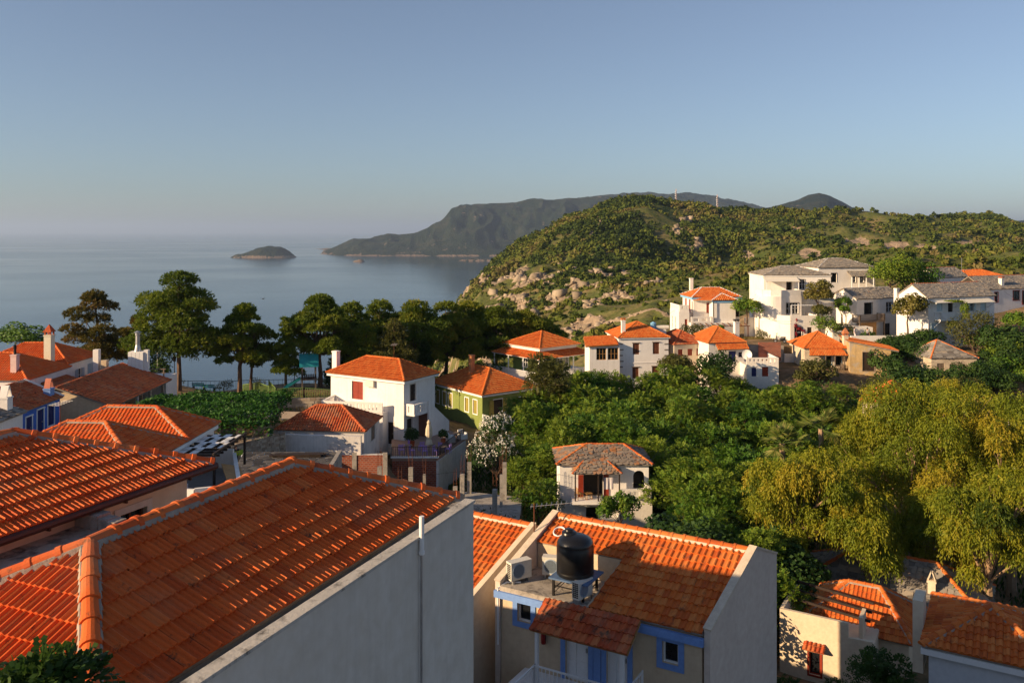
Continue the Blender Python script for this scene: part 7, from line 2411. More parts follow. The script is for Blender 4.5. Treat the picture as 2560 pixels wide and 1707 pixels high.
# oleander covered in white blossom
rng = np.random.default_rng(405)
cl = crown_layout(rng, 5.0, 2.6, .6, 16, .28, .42, .85)
p = at(1243, 1042, 79); g = gz(p.x, p.y)
r = thing('oleander', 'big oleander covered in white blossom below the green house', 'shrub', (p.x, p.y, g), 0)
sz = (p.z - g) / 5.0
r.scale = (1.0, 1.0, sz)
branches(r, cl, 1.2, .10, BARK, rng, name='stem')
obj('foliage', scatter('foliage', cl, 4200, rng, .26, .07), L_DARK, r)
C_, _ = pick(cl, 420, rng)
d = sph(420, rng, -.2)
pos = C_[:, :3] + d * C_[:, 3:6] * 1.03
pos = np.repeat(pos, 4, 0) + rng.normal(0, .07, (1680, 3))
nn = unit(np.repeat(d, 4, 0) + rng.normal(0, .4, (1680, 3)))
A = unit(np.cross(nn, rng.normal(0, 1, (1680, 3)))); B = np.cross(nn, A)
obj('blossom', quads('blossom', pos, A * .062, B * .062, rng.uniform(0, 1, 1680)), L_WHITE, r)

# ---- pines by the sea wall
def pine(seed, label, u, vtop, Y, R, hb, n, lm=None, lean=(0, 0), tuft=2300, flat=.5, name='pine_tree', rmin=.24, rmax=.38, base=None, group=None, vbase=None, top=None):
    rng = np.random.default_rng(seed)
    p = at(u, vtop, Y)
    g = gz(p.x, p.y) if base is None else base
    h = p.z - g
    cl = []
    for k in range(n):
        for _ in range(60):
            a = rng.uniform(0, 2 * math.pi)
            t = rng.uniform(0, 1)
            zc = hb + (h - hb) * (.12 + .80 * t)
            prof = math.sin(min(1, (t * .8 + .28)) * math.pi) ** .6
            rad = R * prof * math.sqrt(rng.uniform(.05, .62))
            x, y = rad * math.cos(a) + lean[0] * (.4 + t), rad * math.sin(a) + lean[1] * (.4 + t)
            r = R * rng.uniform(rmin, rmax)
            if all((x - c[0]) ** 2 + (y - c[1]) ** 2 + ((zc - c[2]) * 1.5) ** 2 > (r * .75) ** 2 for c in cl):
                break
        cl.append((x, y, zc, r, r, r * flat))
    cl.append((lean[0] * 1.3, lean[1] * 1.3, h - R * .16, R * .3, R * .3, R * .18))
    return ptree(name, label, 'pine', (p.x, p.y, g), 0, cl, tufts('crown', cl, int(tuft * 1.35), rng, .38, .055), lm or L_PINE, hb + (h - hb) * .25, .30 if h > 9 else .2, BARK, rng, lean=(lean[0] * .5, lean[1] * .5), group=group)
pine(501, 'tallest umbrella pine with wide crown and forked trunk at the sea edge', 448, 683, 105, 6.6, 3.2, 46, tuft=6800)
pine(502, 'ragged half brown pine leaning seaward behind the taverna', 268, 728, 112, 4.9, 2.4, 24, L_PINEBROWN, (-1.3, 0), 3300)
pine(509, 'shaggy brown pine beside the tallest umbrella pine', 335, 790, 110, 2.6, 2.0, 12, L_PINEBROWN, (.4, 0), 1500)
pine(503, 'rounded pine with leaning trunk right of the tallest pine', 598, 762, 106, 4.4, 2.6, 30, lean=(.5, 0), tuft=4600)
pine(510, 'slender young pine under the rounded pine', 628, 850, 108, 1.8, 3.0, 9, tuft=900)
pine(504, 'golden topped pine beside the playground tower', 800, 738, 109, 4.8, 3.2, 34, tuft=5200)
PG = 'dark pines in a row along the sea edge'
PL = 'dark green pine in the row along the sea edge'
for k, (u, v, Y, R) in enumerate(((880, 757, 116, 3.6), (950, 752, 120, 3.8), (1040, 752, 118, 4.2), (1115, 757, 122, 4.0), (1175, 760, 125, 4.0), (1240, 768, 124, 3.8), (1310, 776, 126, 3.6), (1360, 800, 128, 2.8))):
    pine(520 + k, PL, u, v, Y, R * 1.45, 2.4 if k != 1 else 1.8, 34, tuft=4200, group=PG, base=-21.5)
# darker cedars in front of them
def cedar(seed, label, u, vtop, vbase, Y, R, lm=L_PINE, n=26):
    rng = np.random.default_rng(seed)
    p = at(u, vtop, Y); b = at(u, vbase, Y)
    h = p.z - b.z
    cl = []
    for k in range(n):
        t = k / n
        rad = R * (1 - t) ** .75 * rng.uniform(.25, .8)
        a = k * 2.4 + rng.uniform(-.4, .4)
        r = R * (.42 * (1 - t) + .16)
        cl.append((rad * math.cos(a), rad * math.sin(a), h * (.12 + .86 * t), r, r, r * .45))
    r = thing('conifer_tree', label, 'conifer', (p.x, p.y, b.z), 0)
    mb = MB().path([V((0, 0, -.5)), V((.05, 0, h * .5)), V((0, 0, h * .95))], [.18, .12, .03], 7); mb.build('trunk', BARK, r)
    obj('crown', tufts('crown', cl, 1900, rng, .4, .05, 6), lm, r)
cedar(541, 'narrow dark conifer beside the playground fence', 714, 790, 952, 106, 2.0)
cedar(542, 'drooping conifer with bright green tips behind the white chimney', 915, 800, 940, 110, 3.2)
cedar(543, 'broad drooping conifer behind the red hip roof', 985, 795, 945, 109, 3.6, L_OLIVE)
cedar(544, 'slim ivy covered conifer by the street lamp', 1062, 850, 920, 112, .9, L_DARK)
for k, (u, Y, s) in enumerate(((880, 112, 2.2), (930, 113, 2.0), (1010, 112, 2.3), (1130, 116, 2.0), (1190, 117, 2.1), (1240, 118, 2.0), (850, 114, 1.6), (1050, 115, 1.6), (375, 111, 1.8))):
    x = (u - CX) / F * Y
    dup(bush_t[k % 3], (x, Y, gz(x, Y)), k, (s, s, s), 'dark leafy undergrowth bush beneath the sea edge pines', 'undergrowth beneath the pines')
# dark shrubs at the sea edge on the far left
bush(tuple(at(52, 880, 118)), (3.2, 1.6, 1.9), L_BROAD, 'rounded green shrubs at the cliff edge behind the tiled houses', seed=551, n=2600)
for k, (u, v, Y, s) in enumerate(((560, 955, 116, .8), (640, 950, 117, .9), (820, 945, 117, 1.1), (1100, 930, 118, .9), (420, 945, 117, 1.0))):
    bush(((u - CX) / F * 115, 115, gz((u - CX) / F * 115, 115) - .1), (s * 1.3, s, s), L_OLIVE, 'pale green bush along the sea wall fence', 'bushes along the sea wall', 560 + k, 900)

# ---- big drooping trees on the right
def euc(seed, label, u, vtop, Y, R, hb, n, ns, base=None):
    rng = np.random.default_rng(seed)
    p = at(u, vtop, Y)
    g = gz(p.x, p.y) if base is None else base
    h = p.z - g
    cl = crown_layout(rng, h * .97, R, hb, int(n * 1.3), .15, .27, 1.0, gap=1.25)
    t = ptree('drooping_tree', label, 'tree', (p.x, p.y, g), 0, cl, strands('crown', cl, int(ns * 2.2), rng, 1.15, .22, .034, 10, sd=.19), L_EUC, hb + 1.2, .34, PALEBARK, rng, every=2)
    obj('inner_foliage', scatter('inner_foliage', [(c[0], c[1], c[2], c[3] * .8, c[4] * .8, c[5] * .8) for c in cl], int(ns * 1.7), rng, .32, .10, -1, inner=.3), L_EUC, t)
    return t
euc(601, 'huge golden green drooping tree with pale forked trunk', 2300, 930, 62, 6.8, 2.5, 44, 3400)
euc(602, 'golden drooping tree spreading behind the blue trimmed house', 2000, 1110, 55, 3.7, 2.0, 26, 1900)
euc(603, 'drooping tree at the right edge beside the huge golden tree', 2530, 950, 59, 4.2, 2.0, 28, 2100)
euc(604, 'paler drooping tree rising behind the huge golden tree', 2190, 1035, 70, 4.2, 2.0, 24, 1700)
euc(605, 'low drooping tree in front of the little stone hut', 2420, 945, 76, 5.0, 2.0, 28, 2000)
euc(607, 'smaller drooping tree filling the gap under the huge golden tree', 2170, 1215, 53, 2.9, 1.0, 18, 1100)
euc(608, 'low hanging drooping tree behind the slate ridge', 2330, 1190, 56, 3.4, 1.0, 20, 1300)
euc(606, 'drooping tree hanging over the wide slate roof', 2470, 1150, 52, 3.6, 1.5, 22, 1500)

# ---- right hillside trees
def rtree(seed, label, u, vtop, vbase, Y, R, lm, n=2400, leaf=.3, lw=.16, name='garden_tree', nc=14, hbf=.25, bark=BARK):
    rng = np.random.default_rng(seed)
    p = at(u, vtop, Y); b = at(u, vbase, Y)
    h = p.z - b.z
    cl = crown_layout(rng, h, R, h * hbf, nc, .32, .5, .85)
    return ptree(name, label, 'tree', (p.x, p.y, b.z), 0, cl, scatter('crown', cl, n, rng, leaf, lw), lm, h * (hbf + .1), .14, bark, rng, every=2)
rtree(701, 'dense dark green tree behind the deck house', 2225, 642, 740, 146, 4.2, L_BROAD, 3800, .36, .2, nc=20, hbf=.1)
rtree(711, 'dense green tree filling the gap beside the rear slate house', 2290, 655, 740, 148, 4.0, L_BROAD, 3400, .36, .2, nc=18, hbf=.1)
rtree(702, 'round golden green tree in front of the curved white house', 2046, 700, 800, 127, 2.3, L_GOLD, 2200, .32, .2, hbf=.3)
rtree(703, 'round topped golden tree on a thin trunk beside the awning house', 2270, 732, 838, 121, 2.4, L_GOLD, 2600, .32, .2, hbf=.33)
rtree(704, 'bushy olive green tree in front of the awning house', 2440, 780, 905, 117, 3.6, L_OLIVE, 4200, .3, .1, nc=22, hbf=.05)
rtree(705, 'bright green tree beside the blue eaved house', 1868, 745, 800, 128, 2.2, L_BROAD, 1600)
rtree(706, 'small umbrella shaped tree at the right edge of the slope', 2545, 785, 850, 121, 2.0, L_BROAD, 1700, hbf=.5, bark=PALEBARK)
rtree(707, 'leafy courtyard tree under the shade sail', 2055, 762, 800, 124.5, 1.5, L_OLIVE, 1100)
rtree(708, 'potted leafy tree by the deck house wall', 2105, 735, 805, 126, 1.3, L_BROAD, 1300, hbf=.15)
rtree(709, 'tree growing against the cream timber balcony house', 2040, 892, 985, 108, 2.4, L_OLIVE, 2400, hbf=.1)
rtree(710, 'tree between the white chimney house and its neighbours', 1790, 882, 965, 106, 2.6, L_DARK, 2600, hbf=.1)
rtree(712, 'spiky green tree before the cream terrace house', 1690, 886, 950, 107, 2.3, L_OLIVE, 2200, hbf=.1)
BL = 'green shrub in the thicket below the awning house'
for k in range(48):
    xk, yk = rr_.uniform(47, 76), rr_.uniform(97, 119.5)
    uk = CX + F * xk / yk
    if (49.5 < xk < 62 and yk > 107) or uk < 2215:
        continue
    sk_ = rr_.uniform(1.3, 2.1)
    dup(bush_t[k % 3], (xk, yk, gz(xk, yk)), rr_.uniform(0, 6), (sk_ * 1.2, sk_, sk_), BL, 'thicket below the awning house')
for k in range(26):
    u = 2205 + k * 15 + rr_.uniform(-8, 8)
    v = rr_.uniform(862, 925)
    Y = 119 - (v - 862) * .14
    p = at(u, v, Y)
    if 2322 < u < 2455 and v > 872:
        continue
    s = rr_.uniform(1.1, 1.7)
    t = bush_t[k % 3]
    o = dup(t, (p.x, p.y, p.z - 1.0), rr_.uniform(0, 6), (s * 1.2, s, s), BL, 'thicket below the awning house')
    for c in o.children:
        if c.name.startswith('foliage'):
            pass
for k, (u, v, Y, s, lm, lab) in enumerate(((2068, 815, 122, 1.3, L_BROAD, 'clipped green bush on the courtyard planter'), (2110, 828, 121.5, 1.0, L_OLIVE, 'grey green shrub beside the tiled chimney'), (1730, 828, 126, 1.2, L_OLIVE, 'oleander bush under the timber pergola'),
        (1905, 838, 124, .7, L_OLIVE, 'dry bush on the bank beside the motor scooter'), (2190, 975, 100, 1.4, L_OLIVE, 'olive bush in front of the ochre house'), (2260, 945, 112, 1.0, L_DARK, 'ivy bush growing through the ruined arch'),
        (2170, 838, 121, .8, L_BROAD, 'low green hedge below the deck house'), (2395, 975, 100, 1.6, L_OLIVE, 'olive bush below the little stone hut'), (2520, 880, 112, 1.6, L_BROAD, 'bright shrub on the right hand slope'), (2540, 930, 106, 1.8, L_BROAD, 'large leafy shrub at the foot of the right hand slope'),
        (2480, 930, 108, 1.5, L_DARK, 'dark shrub behind the little stone hut'), (2330, 965, 104, 1.4, L_OLIVE, 'bush with pink tinge near the ruined arch'))):
    p = at(u, v, Y)
    bush((p.x, p.y, p.z - s), s, lm, lab, seed=720 + k, n=1500)
# foreground greenery bottom right and the leafy twig bottom left
for k, (u, v, Y, s, lm, lab) in enumerate(((2200, 1668, 38, 1.0, L_DARK, 'dark leafy tree top in front of the terrace house'), (2105, 1705, 38.5, .7, L_DARK, 'dark bush beside the terrace house window'), (1968, 1690, 37, .7, L_DARK, 'dark shrub at the corner of the blue trimmed house'))):
    p = at(u, v, Y)
    rng = np.random.default_rng(740 + k)
    cl = crown_layout(rng, 3.2, 1.5, .5, 12, .25, .42, .9)
    r = thing('leafy_shrub', lab, 'shrub', (p.x, p.y, p.z - 2.4), 0); r.scale = (s,) * 3
    branches(r, cl, .9, .06, BARK, rng, name='stem')
    obj('foliage', sprays('foliage', cl, 520, rng, .4, .14, .055, 4), lm, r)
rng = np.random.default_rng(750)
cl = crown_layout(rng, 1.8, .75, .2, 11, .22, .40, .9)
p = at(60, 1705, 8.6)
r = thing('leafy_tree_top', 'leafy tree top poking up in front of the nearest terracotta roof', 'tree', (p.x, p.y, p.z - 1.55), 0)
branches(r, cl, .6, .04, BARK, rng, name='stem')
obj('foliage', sprays('foliage', cl, 460, rng, .30, .10, .035, 5), L_DARK, r)

# ---- palms
def palm(label, u, v, Y, H_, R, seed):
    rng = np.random.default_rng(seed)
    p = at(u, v, Y)
    r = thing('fan_palm', label, 'palm', (p.x, p.y, p.z - H_), 0)
    MB().path([V((0, 0, -1)), V((.1, 0, H_ * .5)), V((0, 0, H_))], [.22, .2, .2], 8).build('trunk', PALEBARK, r)
    for k in range(22):
        el_ = rng.uniform(-.7, 1.25); az_ = rng.uniform(0, 6.28)
        d = V((math.cos(az_) * math.cos(el_), math.sin(az_) * math.cos(el_), math.sin(el_)))
        hub = V((0, 0, H_)) + d * R * .5
        mb = MB().bar(V((0, 0, H_)), hub, .04)
        s = d.cross(V((0, 0, 1)))
        s = s.normalized() if s.length > .1 else V((1, 0, 0))
        for j in range(-8, 9):
            a = j / 8 * 1.35
            bd = (d * math.cos(a) + s * math.sin(a)).normalized()
            e = hub + bd * R * .55 * rng.uniform(.85, 1.1) - V((0, 0, .12 * abs(a) + .08))
            n_ = bd.cross(d.cross(s)).normalized() * .045
            m_ = hub.lerp(e, .5) + V((0, 0, .04))
            mb.poly([hub, m_ - n_, e, m_ + n_], float(rng.uniform(.1, .95)))
        mb.build('frond', L_PALM, r)
palm('tall fan palm with upright fronds among the valley trees', 2052, 1072, 65, 4.5, 2.0, 801)
palm('shaggy fan palm beside the tall one', 1955, 1108, 63, 4.0, 1.7, 802)

# ---- vine roof of the taverna pergola, climbing plants, bougainvillea
rng = np.random.default_rng(810)
n = 15000
x = rng.uniform(-2.2, 11.2, n); y = rng.uniform(-1.6, 13.0, n)
edge = np.minimum.reduce([x + 2.2, 11.2 - x, y + 1.6, 13 - y])
zt_ = 3.0 + fbm(x * .45 + 3, y * .45, 4, 5) * 1.15 - .2
z_ = zt_ - rng.uniform(0, .5, n) ** 2 - np.where(edge < .7, rng.uniform(0, 1.4, n) * (1 - edge / .7), 0)
C_ = np.stack([x, y, z_], 1)
nn = unit(rng.normal(0, .5, (n, 3)) + np.array([0, 0, .8]))
A = unit(np.cross(nn, rng.normal(0, 1, (n, 3)))); B = np.cross(nn, A)
l = rng.uniform(.09, .17, (n, 1))
obj('vine_foliage', quads('vine_foliage', C_, A * l * 1.2, B * l * .8, .5 + (fbm(x, y, 3, 9) - .5) * .9 + rng.normal(0, .1, n)), L_VINE, vp)
rng = np.random.default_rng(811)
cl = [(0, 0, 3.7, .3, .25, .5), (.5, 0, 3.3, .4, .25, .3), (1.0, -.05, 3.0, .35, .2, .2), (1.35, 0, 2.7, .2, .2, .15), (.05, 0, 2.5, .15, .2, .6), (.1, 0, 4.5, .12, .2, .5), (.2, 0, 1.6, .14, .15, .5)]
obj('flowers', scatter('flowers', cl, 750, rng, .12, .08, inner=.3), L_RED, BOUG)
MB().path([V((.1, 0, -.5)), V((.05, 0, 1.6)), V((.1, 0, 3.4))], [.05, .04, .03], 6).build('stem', BARK, BOUG)
cv = thing('climbing_vine', 'green creeper hanging from the awning house balcony', 'climbing plant', at(2412, 770, 121.5), 0)
cl = [(0, 0, 0, .7, .4, .9), (.2, 0, -1.1, .55, .35, .8), (-1.7, 0, -2.3, .8, .4, .6), (-1.5, 0, .95, 1.6, .3, .2)]
obj('foliage', scatter('foliage', cl, 1500, rng, .2, .12), L_BROAD, cv)
pt_ = thing('potted_plant', 'leafy potted plant beside the cafe terrace door', 'plant', (-9.6, 82.2, -20.6), 0)
MB().lathe([(0, 0), (.25, 0), (.32, .5), (.28, .5), (0, .45)], n=12).build('pot', TILE_OLD, pt_)
obj('foliage', scatter('foliage', [(0, 0, 1.1, .75, .7, .75)], 900, rng, .2, .08), L_DARK, pt_)
pt_ = thing('potted_plant', 'potted shrub at the foot of the outside staircase', 'plant', (-6.7, 83.6, -20.6), 0)
MB().lathe([(0, 0), (.2, 0), (.26, .4), (.22, .4), (0, .36)], n=12).build('pot', TILE_OLD, pt_)
obj('foliage', scatter('foliage', [(0, 0, .85, .5, .5, .5)], 600, rng, .18, .08), L_DARK, pt_)

# ---- dry grass and weeds
def weeds(name, label, boxes, n, seed, mat, h=.35, w=.03):
    rng = np.random.default_rng(seed)
    P_ = []
    for (x0, x1, y0, y1, f_) in boxes:
        k = int(n * f_)
        P_.append(np.stack([rng.uniform(x0, x1, k), rng.uniform(y0, y1, k)], 1))
    P_ = np.concatenate(P_)
    z = ground_np(P_[:, 0], P_[:, 1])
    hh = h * rng.uniform(.4, 1.3, (len(P_), 1))
    d = unit(np.concatenate([rng.normal(0, .35, (len(P_), 2)), np.ones((len(P_), 1))], 1))
    C_ = np.concatenate([P_, z[:, None]], 1) + d * hh * .5
    B = unit(np.cross(d, rng.normal(0, 1, (len(P_), 3)))) * w
    o = obj(name, quads(name, C_, d * hh * .55, B, rng.uniform(0, 1, len(P_))), mat)
    tag(o, label, 'grass', kind='stuff')
weeds('dry_grass', 'dry straw coloured grass on the banks and waste ground', [(-2, 5, 56, 66, .3), (-34, -12, 84, 90, .25), (34, 42, 119, 128, .2), (-4, 3, 68, 80, .15), (-35, -12, 96, 104, .1)], 26000, 820, L_DRY, .4, .035)
weeds('green_weeds', 'green weeds spread over the valley floor', [(2, 45, 45, 108, .8), (-6, 4, 56, 90, .2)], 30000, 821, L_DARK, .5, .08)
# ================================================================ small things
# ---- playground and promenade above the sea
def on_ground(u, Y, dz=0.0):
    x = (u - CX) / F * Y
    return V((x, Y, gz(x, Y) + dz))
p = on_ground(772, 106)
pt_ = thing('play_tower', 'wooden play tower with teal pitched roof in the fenced playground', 'play tower', p, math.radians(15))
for sx in (-.8, .8):
    for sy in (-.8, .8):
        MB().box(sx - .08, sy - .08, 0, sx + .08, sy + .08, 3.0).build('post', OLDWOOD, pt_)
MB().box(-.95, -.95, 1.35, .95, .95, 1.47).build('platform', OLDWOOD, pt_)
for k in range(7):
    MB().box(-.85 + .25 * k, -.93, 1.48, -.68 + .25 * k, -.89, 2.1).build('panel_board', DARKWOOD, pt_)
mb = MB()
mb.slab([V((-1.15, -1.1, 3.0)), V((1.15, -1.1, 3.0)), V((1.15, 0, 4.5)), V((-1.15, 0, 4.5))], .06)
mb.slab([V((1.15, 1.1, 3.0)), V((-1.15, 1.1, 3.0)), V((-1.15, 0, 4.5)), V((1.15, 0, 4.5))], .06)
mb.build('roof', TEAL, pt_)
mb = MB(); mb.slab([V((-1.0, -.35, 1.4)), V((-3.0, -.35, .2)), V((-3.0, .35, .2)), V((-1.0, .35, 1.4))][::-1], .05); mb.bar((-1, -.38, 1.55), (-3, -.38, .35), .05, .2).bar((-1, .38, 1.55), (-3, .38, .35), .05, .2)
mb.build('slide', TEAL, pt_)
def picket(name, label, pts, h, mat, step, r, dz=0.0, rail=.03):
    b = V((pts[0][0], pts[0][1], gz(*pts[0])))
    t = thing(name, label, 'fence', b, 0)
    for a, c in zip(pts[:-1], pts[1:]):
        a, c = V((a[0], a[1], gz(a[0], a[1]) + dz)) - b, V((c[0], c[1], gz(c[0], c[1]) + dz)) - b
        railing(t, [a, c], h, mat, step, r, 'fence_panel', rail=rail, bottom=.15)
    return t
def gp(u, Y):
    x = (u - CX) / F * Y
    return (x, Y)
picket('playground_fence', 'green picket fence around the playground', [gp(672, 108), gp(690, 101), gp(760, 101.5), gp(838, 102)], 1.2, FENCEGREEN, .2, .02)
picket('playground_fence', 'yellow green side fence sloping down to the playground corner', [gp(608, 112), gp(645, 106), gp(672, 102.5)], 1.2, FENCEGREEN, .35, .03)
picket('sea_railing', 'thin dark railing along the cliff edge', [gp(380, 117), gp(470, 117.5), gp(560, 117.5), gp(640, 117), gp(740, 117), gp(850, 117)], 1.3, IRON, .55, .014)
def lamp(label, u, Y, H_=3.9):
    b = on_ground(u, Y)
    t = thing('street_lamp', label, 'street lamp', b, 0)
    MB().lathe([(.16, 0), (.16, .25), (.08, .4), (.055, 1.0), (.045, H_), (0, H_)], n=10).build('post', IRON, t)
    MB().lathe([(.10, H_), (.17, H_ + .08), (.22, H_ + .5), (.26, H_ + .52), (.10, H_ + .72), (.03, H_ + .85), (0, H_ + .85)], n=6).build('lantern', IRON, t)
lamp('black lantern street lamp beside the tallest pine trunk', 436, 102)
lamp('black lantern street lamp in front of the sea edge pines', 1080, 108)
lamp('black lantern street lamp inside the playground fence', 736, 112)
for lab, u in (('green slatted bench facing the sea beside the tallest pine', 497), ('green slatted bench facing the sea near the rounded pine', 523)):
    b = on_ground(u, 113)
    t = thing('park_bench', lab, 'bench', b, 0)
    for k in range(3):
        MB().box(-.8, -.25 + .17 * k, .43, .8, -.11 + .17 * k, .47).build('seat_slat', TEAL, t)
    for k in range(2):
        MB().box(-.8, -.32, .58 + .18 * k, .8, -.28, .72 + .18 * k).build('back_slat', TEAL, t)
    for s in (-.65, .65):
        MB().box(s - .04, -.30, 0, s + .04, .22, .428).build('leg', IRON, t)
t = thing('utility_pole', 'slim grey utility pole behind the taverna roof', 'pole', on_ground(394, 110), 0)
MB().tube((0, 0, -.5), (0, 0, 5.2), .09, .07, 8).build('post', METAL, t)
MB().bar((-.6, 0, 4.7), (.6, 0, 4.7), .07).build('crossarm', OLDWOOD, t)

# ---- cables
def cable(label, a, b, sag=.5, r=.012):
    a, b = V(a), V(b)
    t = thing('overhead_cable', label, 'cable', a, 0)
    pts = [(a.lerp(b, k / 10) - a) + V((0, 0, -sag * 4 * (k / 10) * (1 - k / 10))) for k in range(11)]
    MB().path(pts, [r] * 11, 4).build('wire', IRON, t)
cable('black cable slung across the building site columns', at(815, 1184, 62), at(1190, 1172, 62), .35)
cable('overhead cable running from the slate porch into the trees', at(1400, 1185, 65.5), at(1330, 1150, 80), .4)
cable('cable from the ochre house to the little stone hut', at(2235, 885, 111), at(2335, 905, 109.5), .6, .018)
cable('cable strung along the curved white house front', at(1903, 790, 125.5), at(1980, 803, 124), .3, .018)
cable('cable reaching the blue eaved house from the left', at(1600, 800, 140), at(1686, 775, 131), .8, .018)
cable('cable crossing to the red window house', at(2510, 728, 139), at(2600, 770, 130), .4, .018)

# ---- rooftop water heaters
for lab, u, v, Y in (('pale green roof tank beside the orange pyramid roof', 1633, 820, 117), ('white roof tank behind the orange pyramid roof', 1655, 822, 117)):
    b = at(u, v, Y)
    t = thing('roof_tank', lab, 'tank', (b.x, b.y, b.z - 1.6), 0)
    MB().box(-.5, -.4, 0, .5, .4, 1.5).build('base', WHITE, t)
    if u < 1640:
        MB().lathe([(0, 1.5), (.34, 1.5), (.36, 1.6), (.36, 2.2), (.45, 2.24), (.1, 2.45), (0, 2.45)], n=14).build('tank', SKYBLUE, t)
    else:
        MB().tube((-.8, 0, 1.8), (.9, 0, 1.8), .3, n=14).build('tank', ACWHITE, t)
b = at(2404, 690, 150)
t = thing('tv_antenna', 'tall television aerial on the upper slate ridge', 'antenna', (b.x, b.y, b.z), 0)
MB().tube((0, 0, -.6), (0, 0, 3.2), .03).build('mast', METAL, t)
mb = MB().tube((-.5, 0, 1.0), (1.6, 0, 1.2), .03)
for k in range(6):
    mb.tube((-.4 + .36 * k, -.4, 1.02 + .03 * k), (-.4 + .36 * k, .4, 1.02 + .03 * k), .018)
mb.build('elements', METAL, t)

# ---- radio masts, hut and cars on the hill
def hill_pt(u, Y):
    X, z, _, _ = hill_at(np.array([float(u)]), np.array([float(Y)]))
    return V((float(X[0]), Y, float(z[0])))
for lab, u, vt in (('red and white lattice radio mast beside the white hilltop hut', 1690, 473), ('lattice radio mast with drum antennas further along the crest', 1793, 487)):
    b = hill_pt(u, 1000)
    H_ = at(u, vt, 1000).z - b.z
    t = thing('radio_mast', lab, 'mast', b, 0)
    mb = MB()
    for sx, sy in ((-1, -1), (1, -1), (0, 1)):
        mb.bar((sx * .9, sy * .9, 0), (sx * .3, sy * .3, H_), .28)
    n = 9
    for k in range(n):
        z0, z1 = H_ * k / n, H_ * (k + 1) / n
        w0, w1 = .9 - .6 * k / n, .9 - .6 * (k + 1) / n
        mb.bar((-w0, -w0, z0), (w1, -w1, z1), .14).bar((w0, -w0, z0), (-w1, -w1, z1), .14).bar((-w0, -w0, z0), (w0, -w0, z0), .14)
    mb.build('lattice', M('mast_paint', (.55, .42, .38), .7, .2, .3, 0, 1), t)
    for k in range(4):
        MB().tube((-.9, -.6, H_ * (.45 + .12 * k)), (-.5, -1.2, H_ * (.45 + .12 * k)), .6, n=10).build('drum_antenna', WPAINT, t)
b = hill_pt(1675, 985)
t = thing('hilltop_hut', 'small white hut on the hill crest below the radio mast', 'hut', b, 0)
MB().box(-3.6, -2, -2, 3.6, 2, 3.6).build('wall', WR, t); MB().box(-3.9, -2.3, 3.6, 3.9, 2.3, 4.0).build('roof', WPAINT, t)
for lab, u in (('white car parked on the cut earth bank of the hill', 2222), ('white van parked on the cut earth bank of the hill', 2238)):
    b = hill_pt(u, 690)
    t = thing('parked_car', lab, 'car', (b.x, b.y, b.z + .2), .2)
    tall = 'van' in lab
    mb = MB(); h2 = 2.0 if tall else 1.45
    mb._add([(-2.1, -.85, .35), (2.1, -.85, .35), (2.1, .85, .35), (-2.1, .85, .35), (-2.1, -.85, .95), (2.1, -.85, .9), (2.1, .85, .9), (-2.1, .85, .95), (-1.9, -.75, h2), (.7, -.75, h2), (.7, .75, h2), (-1.9, .75, h2), (1.3, -.8, .98), (1.3, .8, .98)],
            [(0, 1, 5, 4), (2, 3, 7, 6), (1, 2, 6, 5), (0, 4, 7, 3), (0, 3, 2, 1), (4, 12, 9, 8), (7, 11, 10, 13), (8, 9, 10, 11), (9, 12, 13, 10), (4, 8, 11, 7), (12, 5, 6, 13), (4, 5, 12), (7, 13, 6)])
    mb.build('body', WPAINT, t)
    for sx in (-1.3, 1.3):
        for sy in (-.86, .7):
            MB().tube((sx, sy, .35), (sx, sy + .16, .35), .34, n=12).build('wheel', BLACKPL, t)

# ---- scooter
b = at(1950, 857, 121)
t = thing('motor_scooter', 'dark motor scooter parked against the curved white house', 'scooter', (b.x, b.y, b.z), math.radians(160))
for x in (-.6, .62):
    w_o = MB().tube((x, -.06, .26), (x, .06, .26), .26, n=16).build('wheel', BLACKPL, t)
    MB().tube((x, -.065, .26), (x, .065, .26), .14, n=12).build('rim', METAL, w_o)
mb = MB().bar((-.75, 0, .55), (-.05, 0, .42), .3, .34).bar((-.1, 0, .30), (.38, 0, .30), .32, .1).bar((.36, 0, .3), (.50, 0, .95), .34, .1).bar((.5, 0, .5), (.66, 0, .42), .14, .12)
mb.build('body', BLACKPL, t)
MB().bar((-.8, 0, .80), (-.1, 0, .78), .28, .14).build('seat', CLOTHB, t)
MB().bar((.48, -.34, 1.02), (.48, .34, 1.02), .04).bar((.5, 0, .9), (.48, 0, 1.02), .07).build('handlebar', IRON, t)
for s in (-.3, .3):
    MB().tube((.45, s, 1.05), (.42, s * 1.2, 1.25), .012).tube((.42, s * 1.2, 1.22), (.40, s * 1.2, 1.34), .05, n=8).build('mirror', IRON, t)

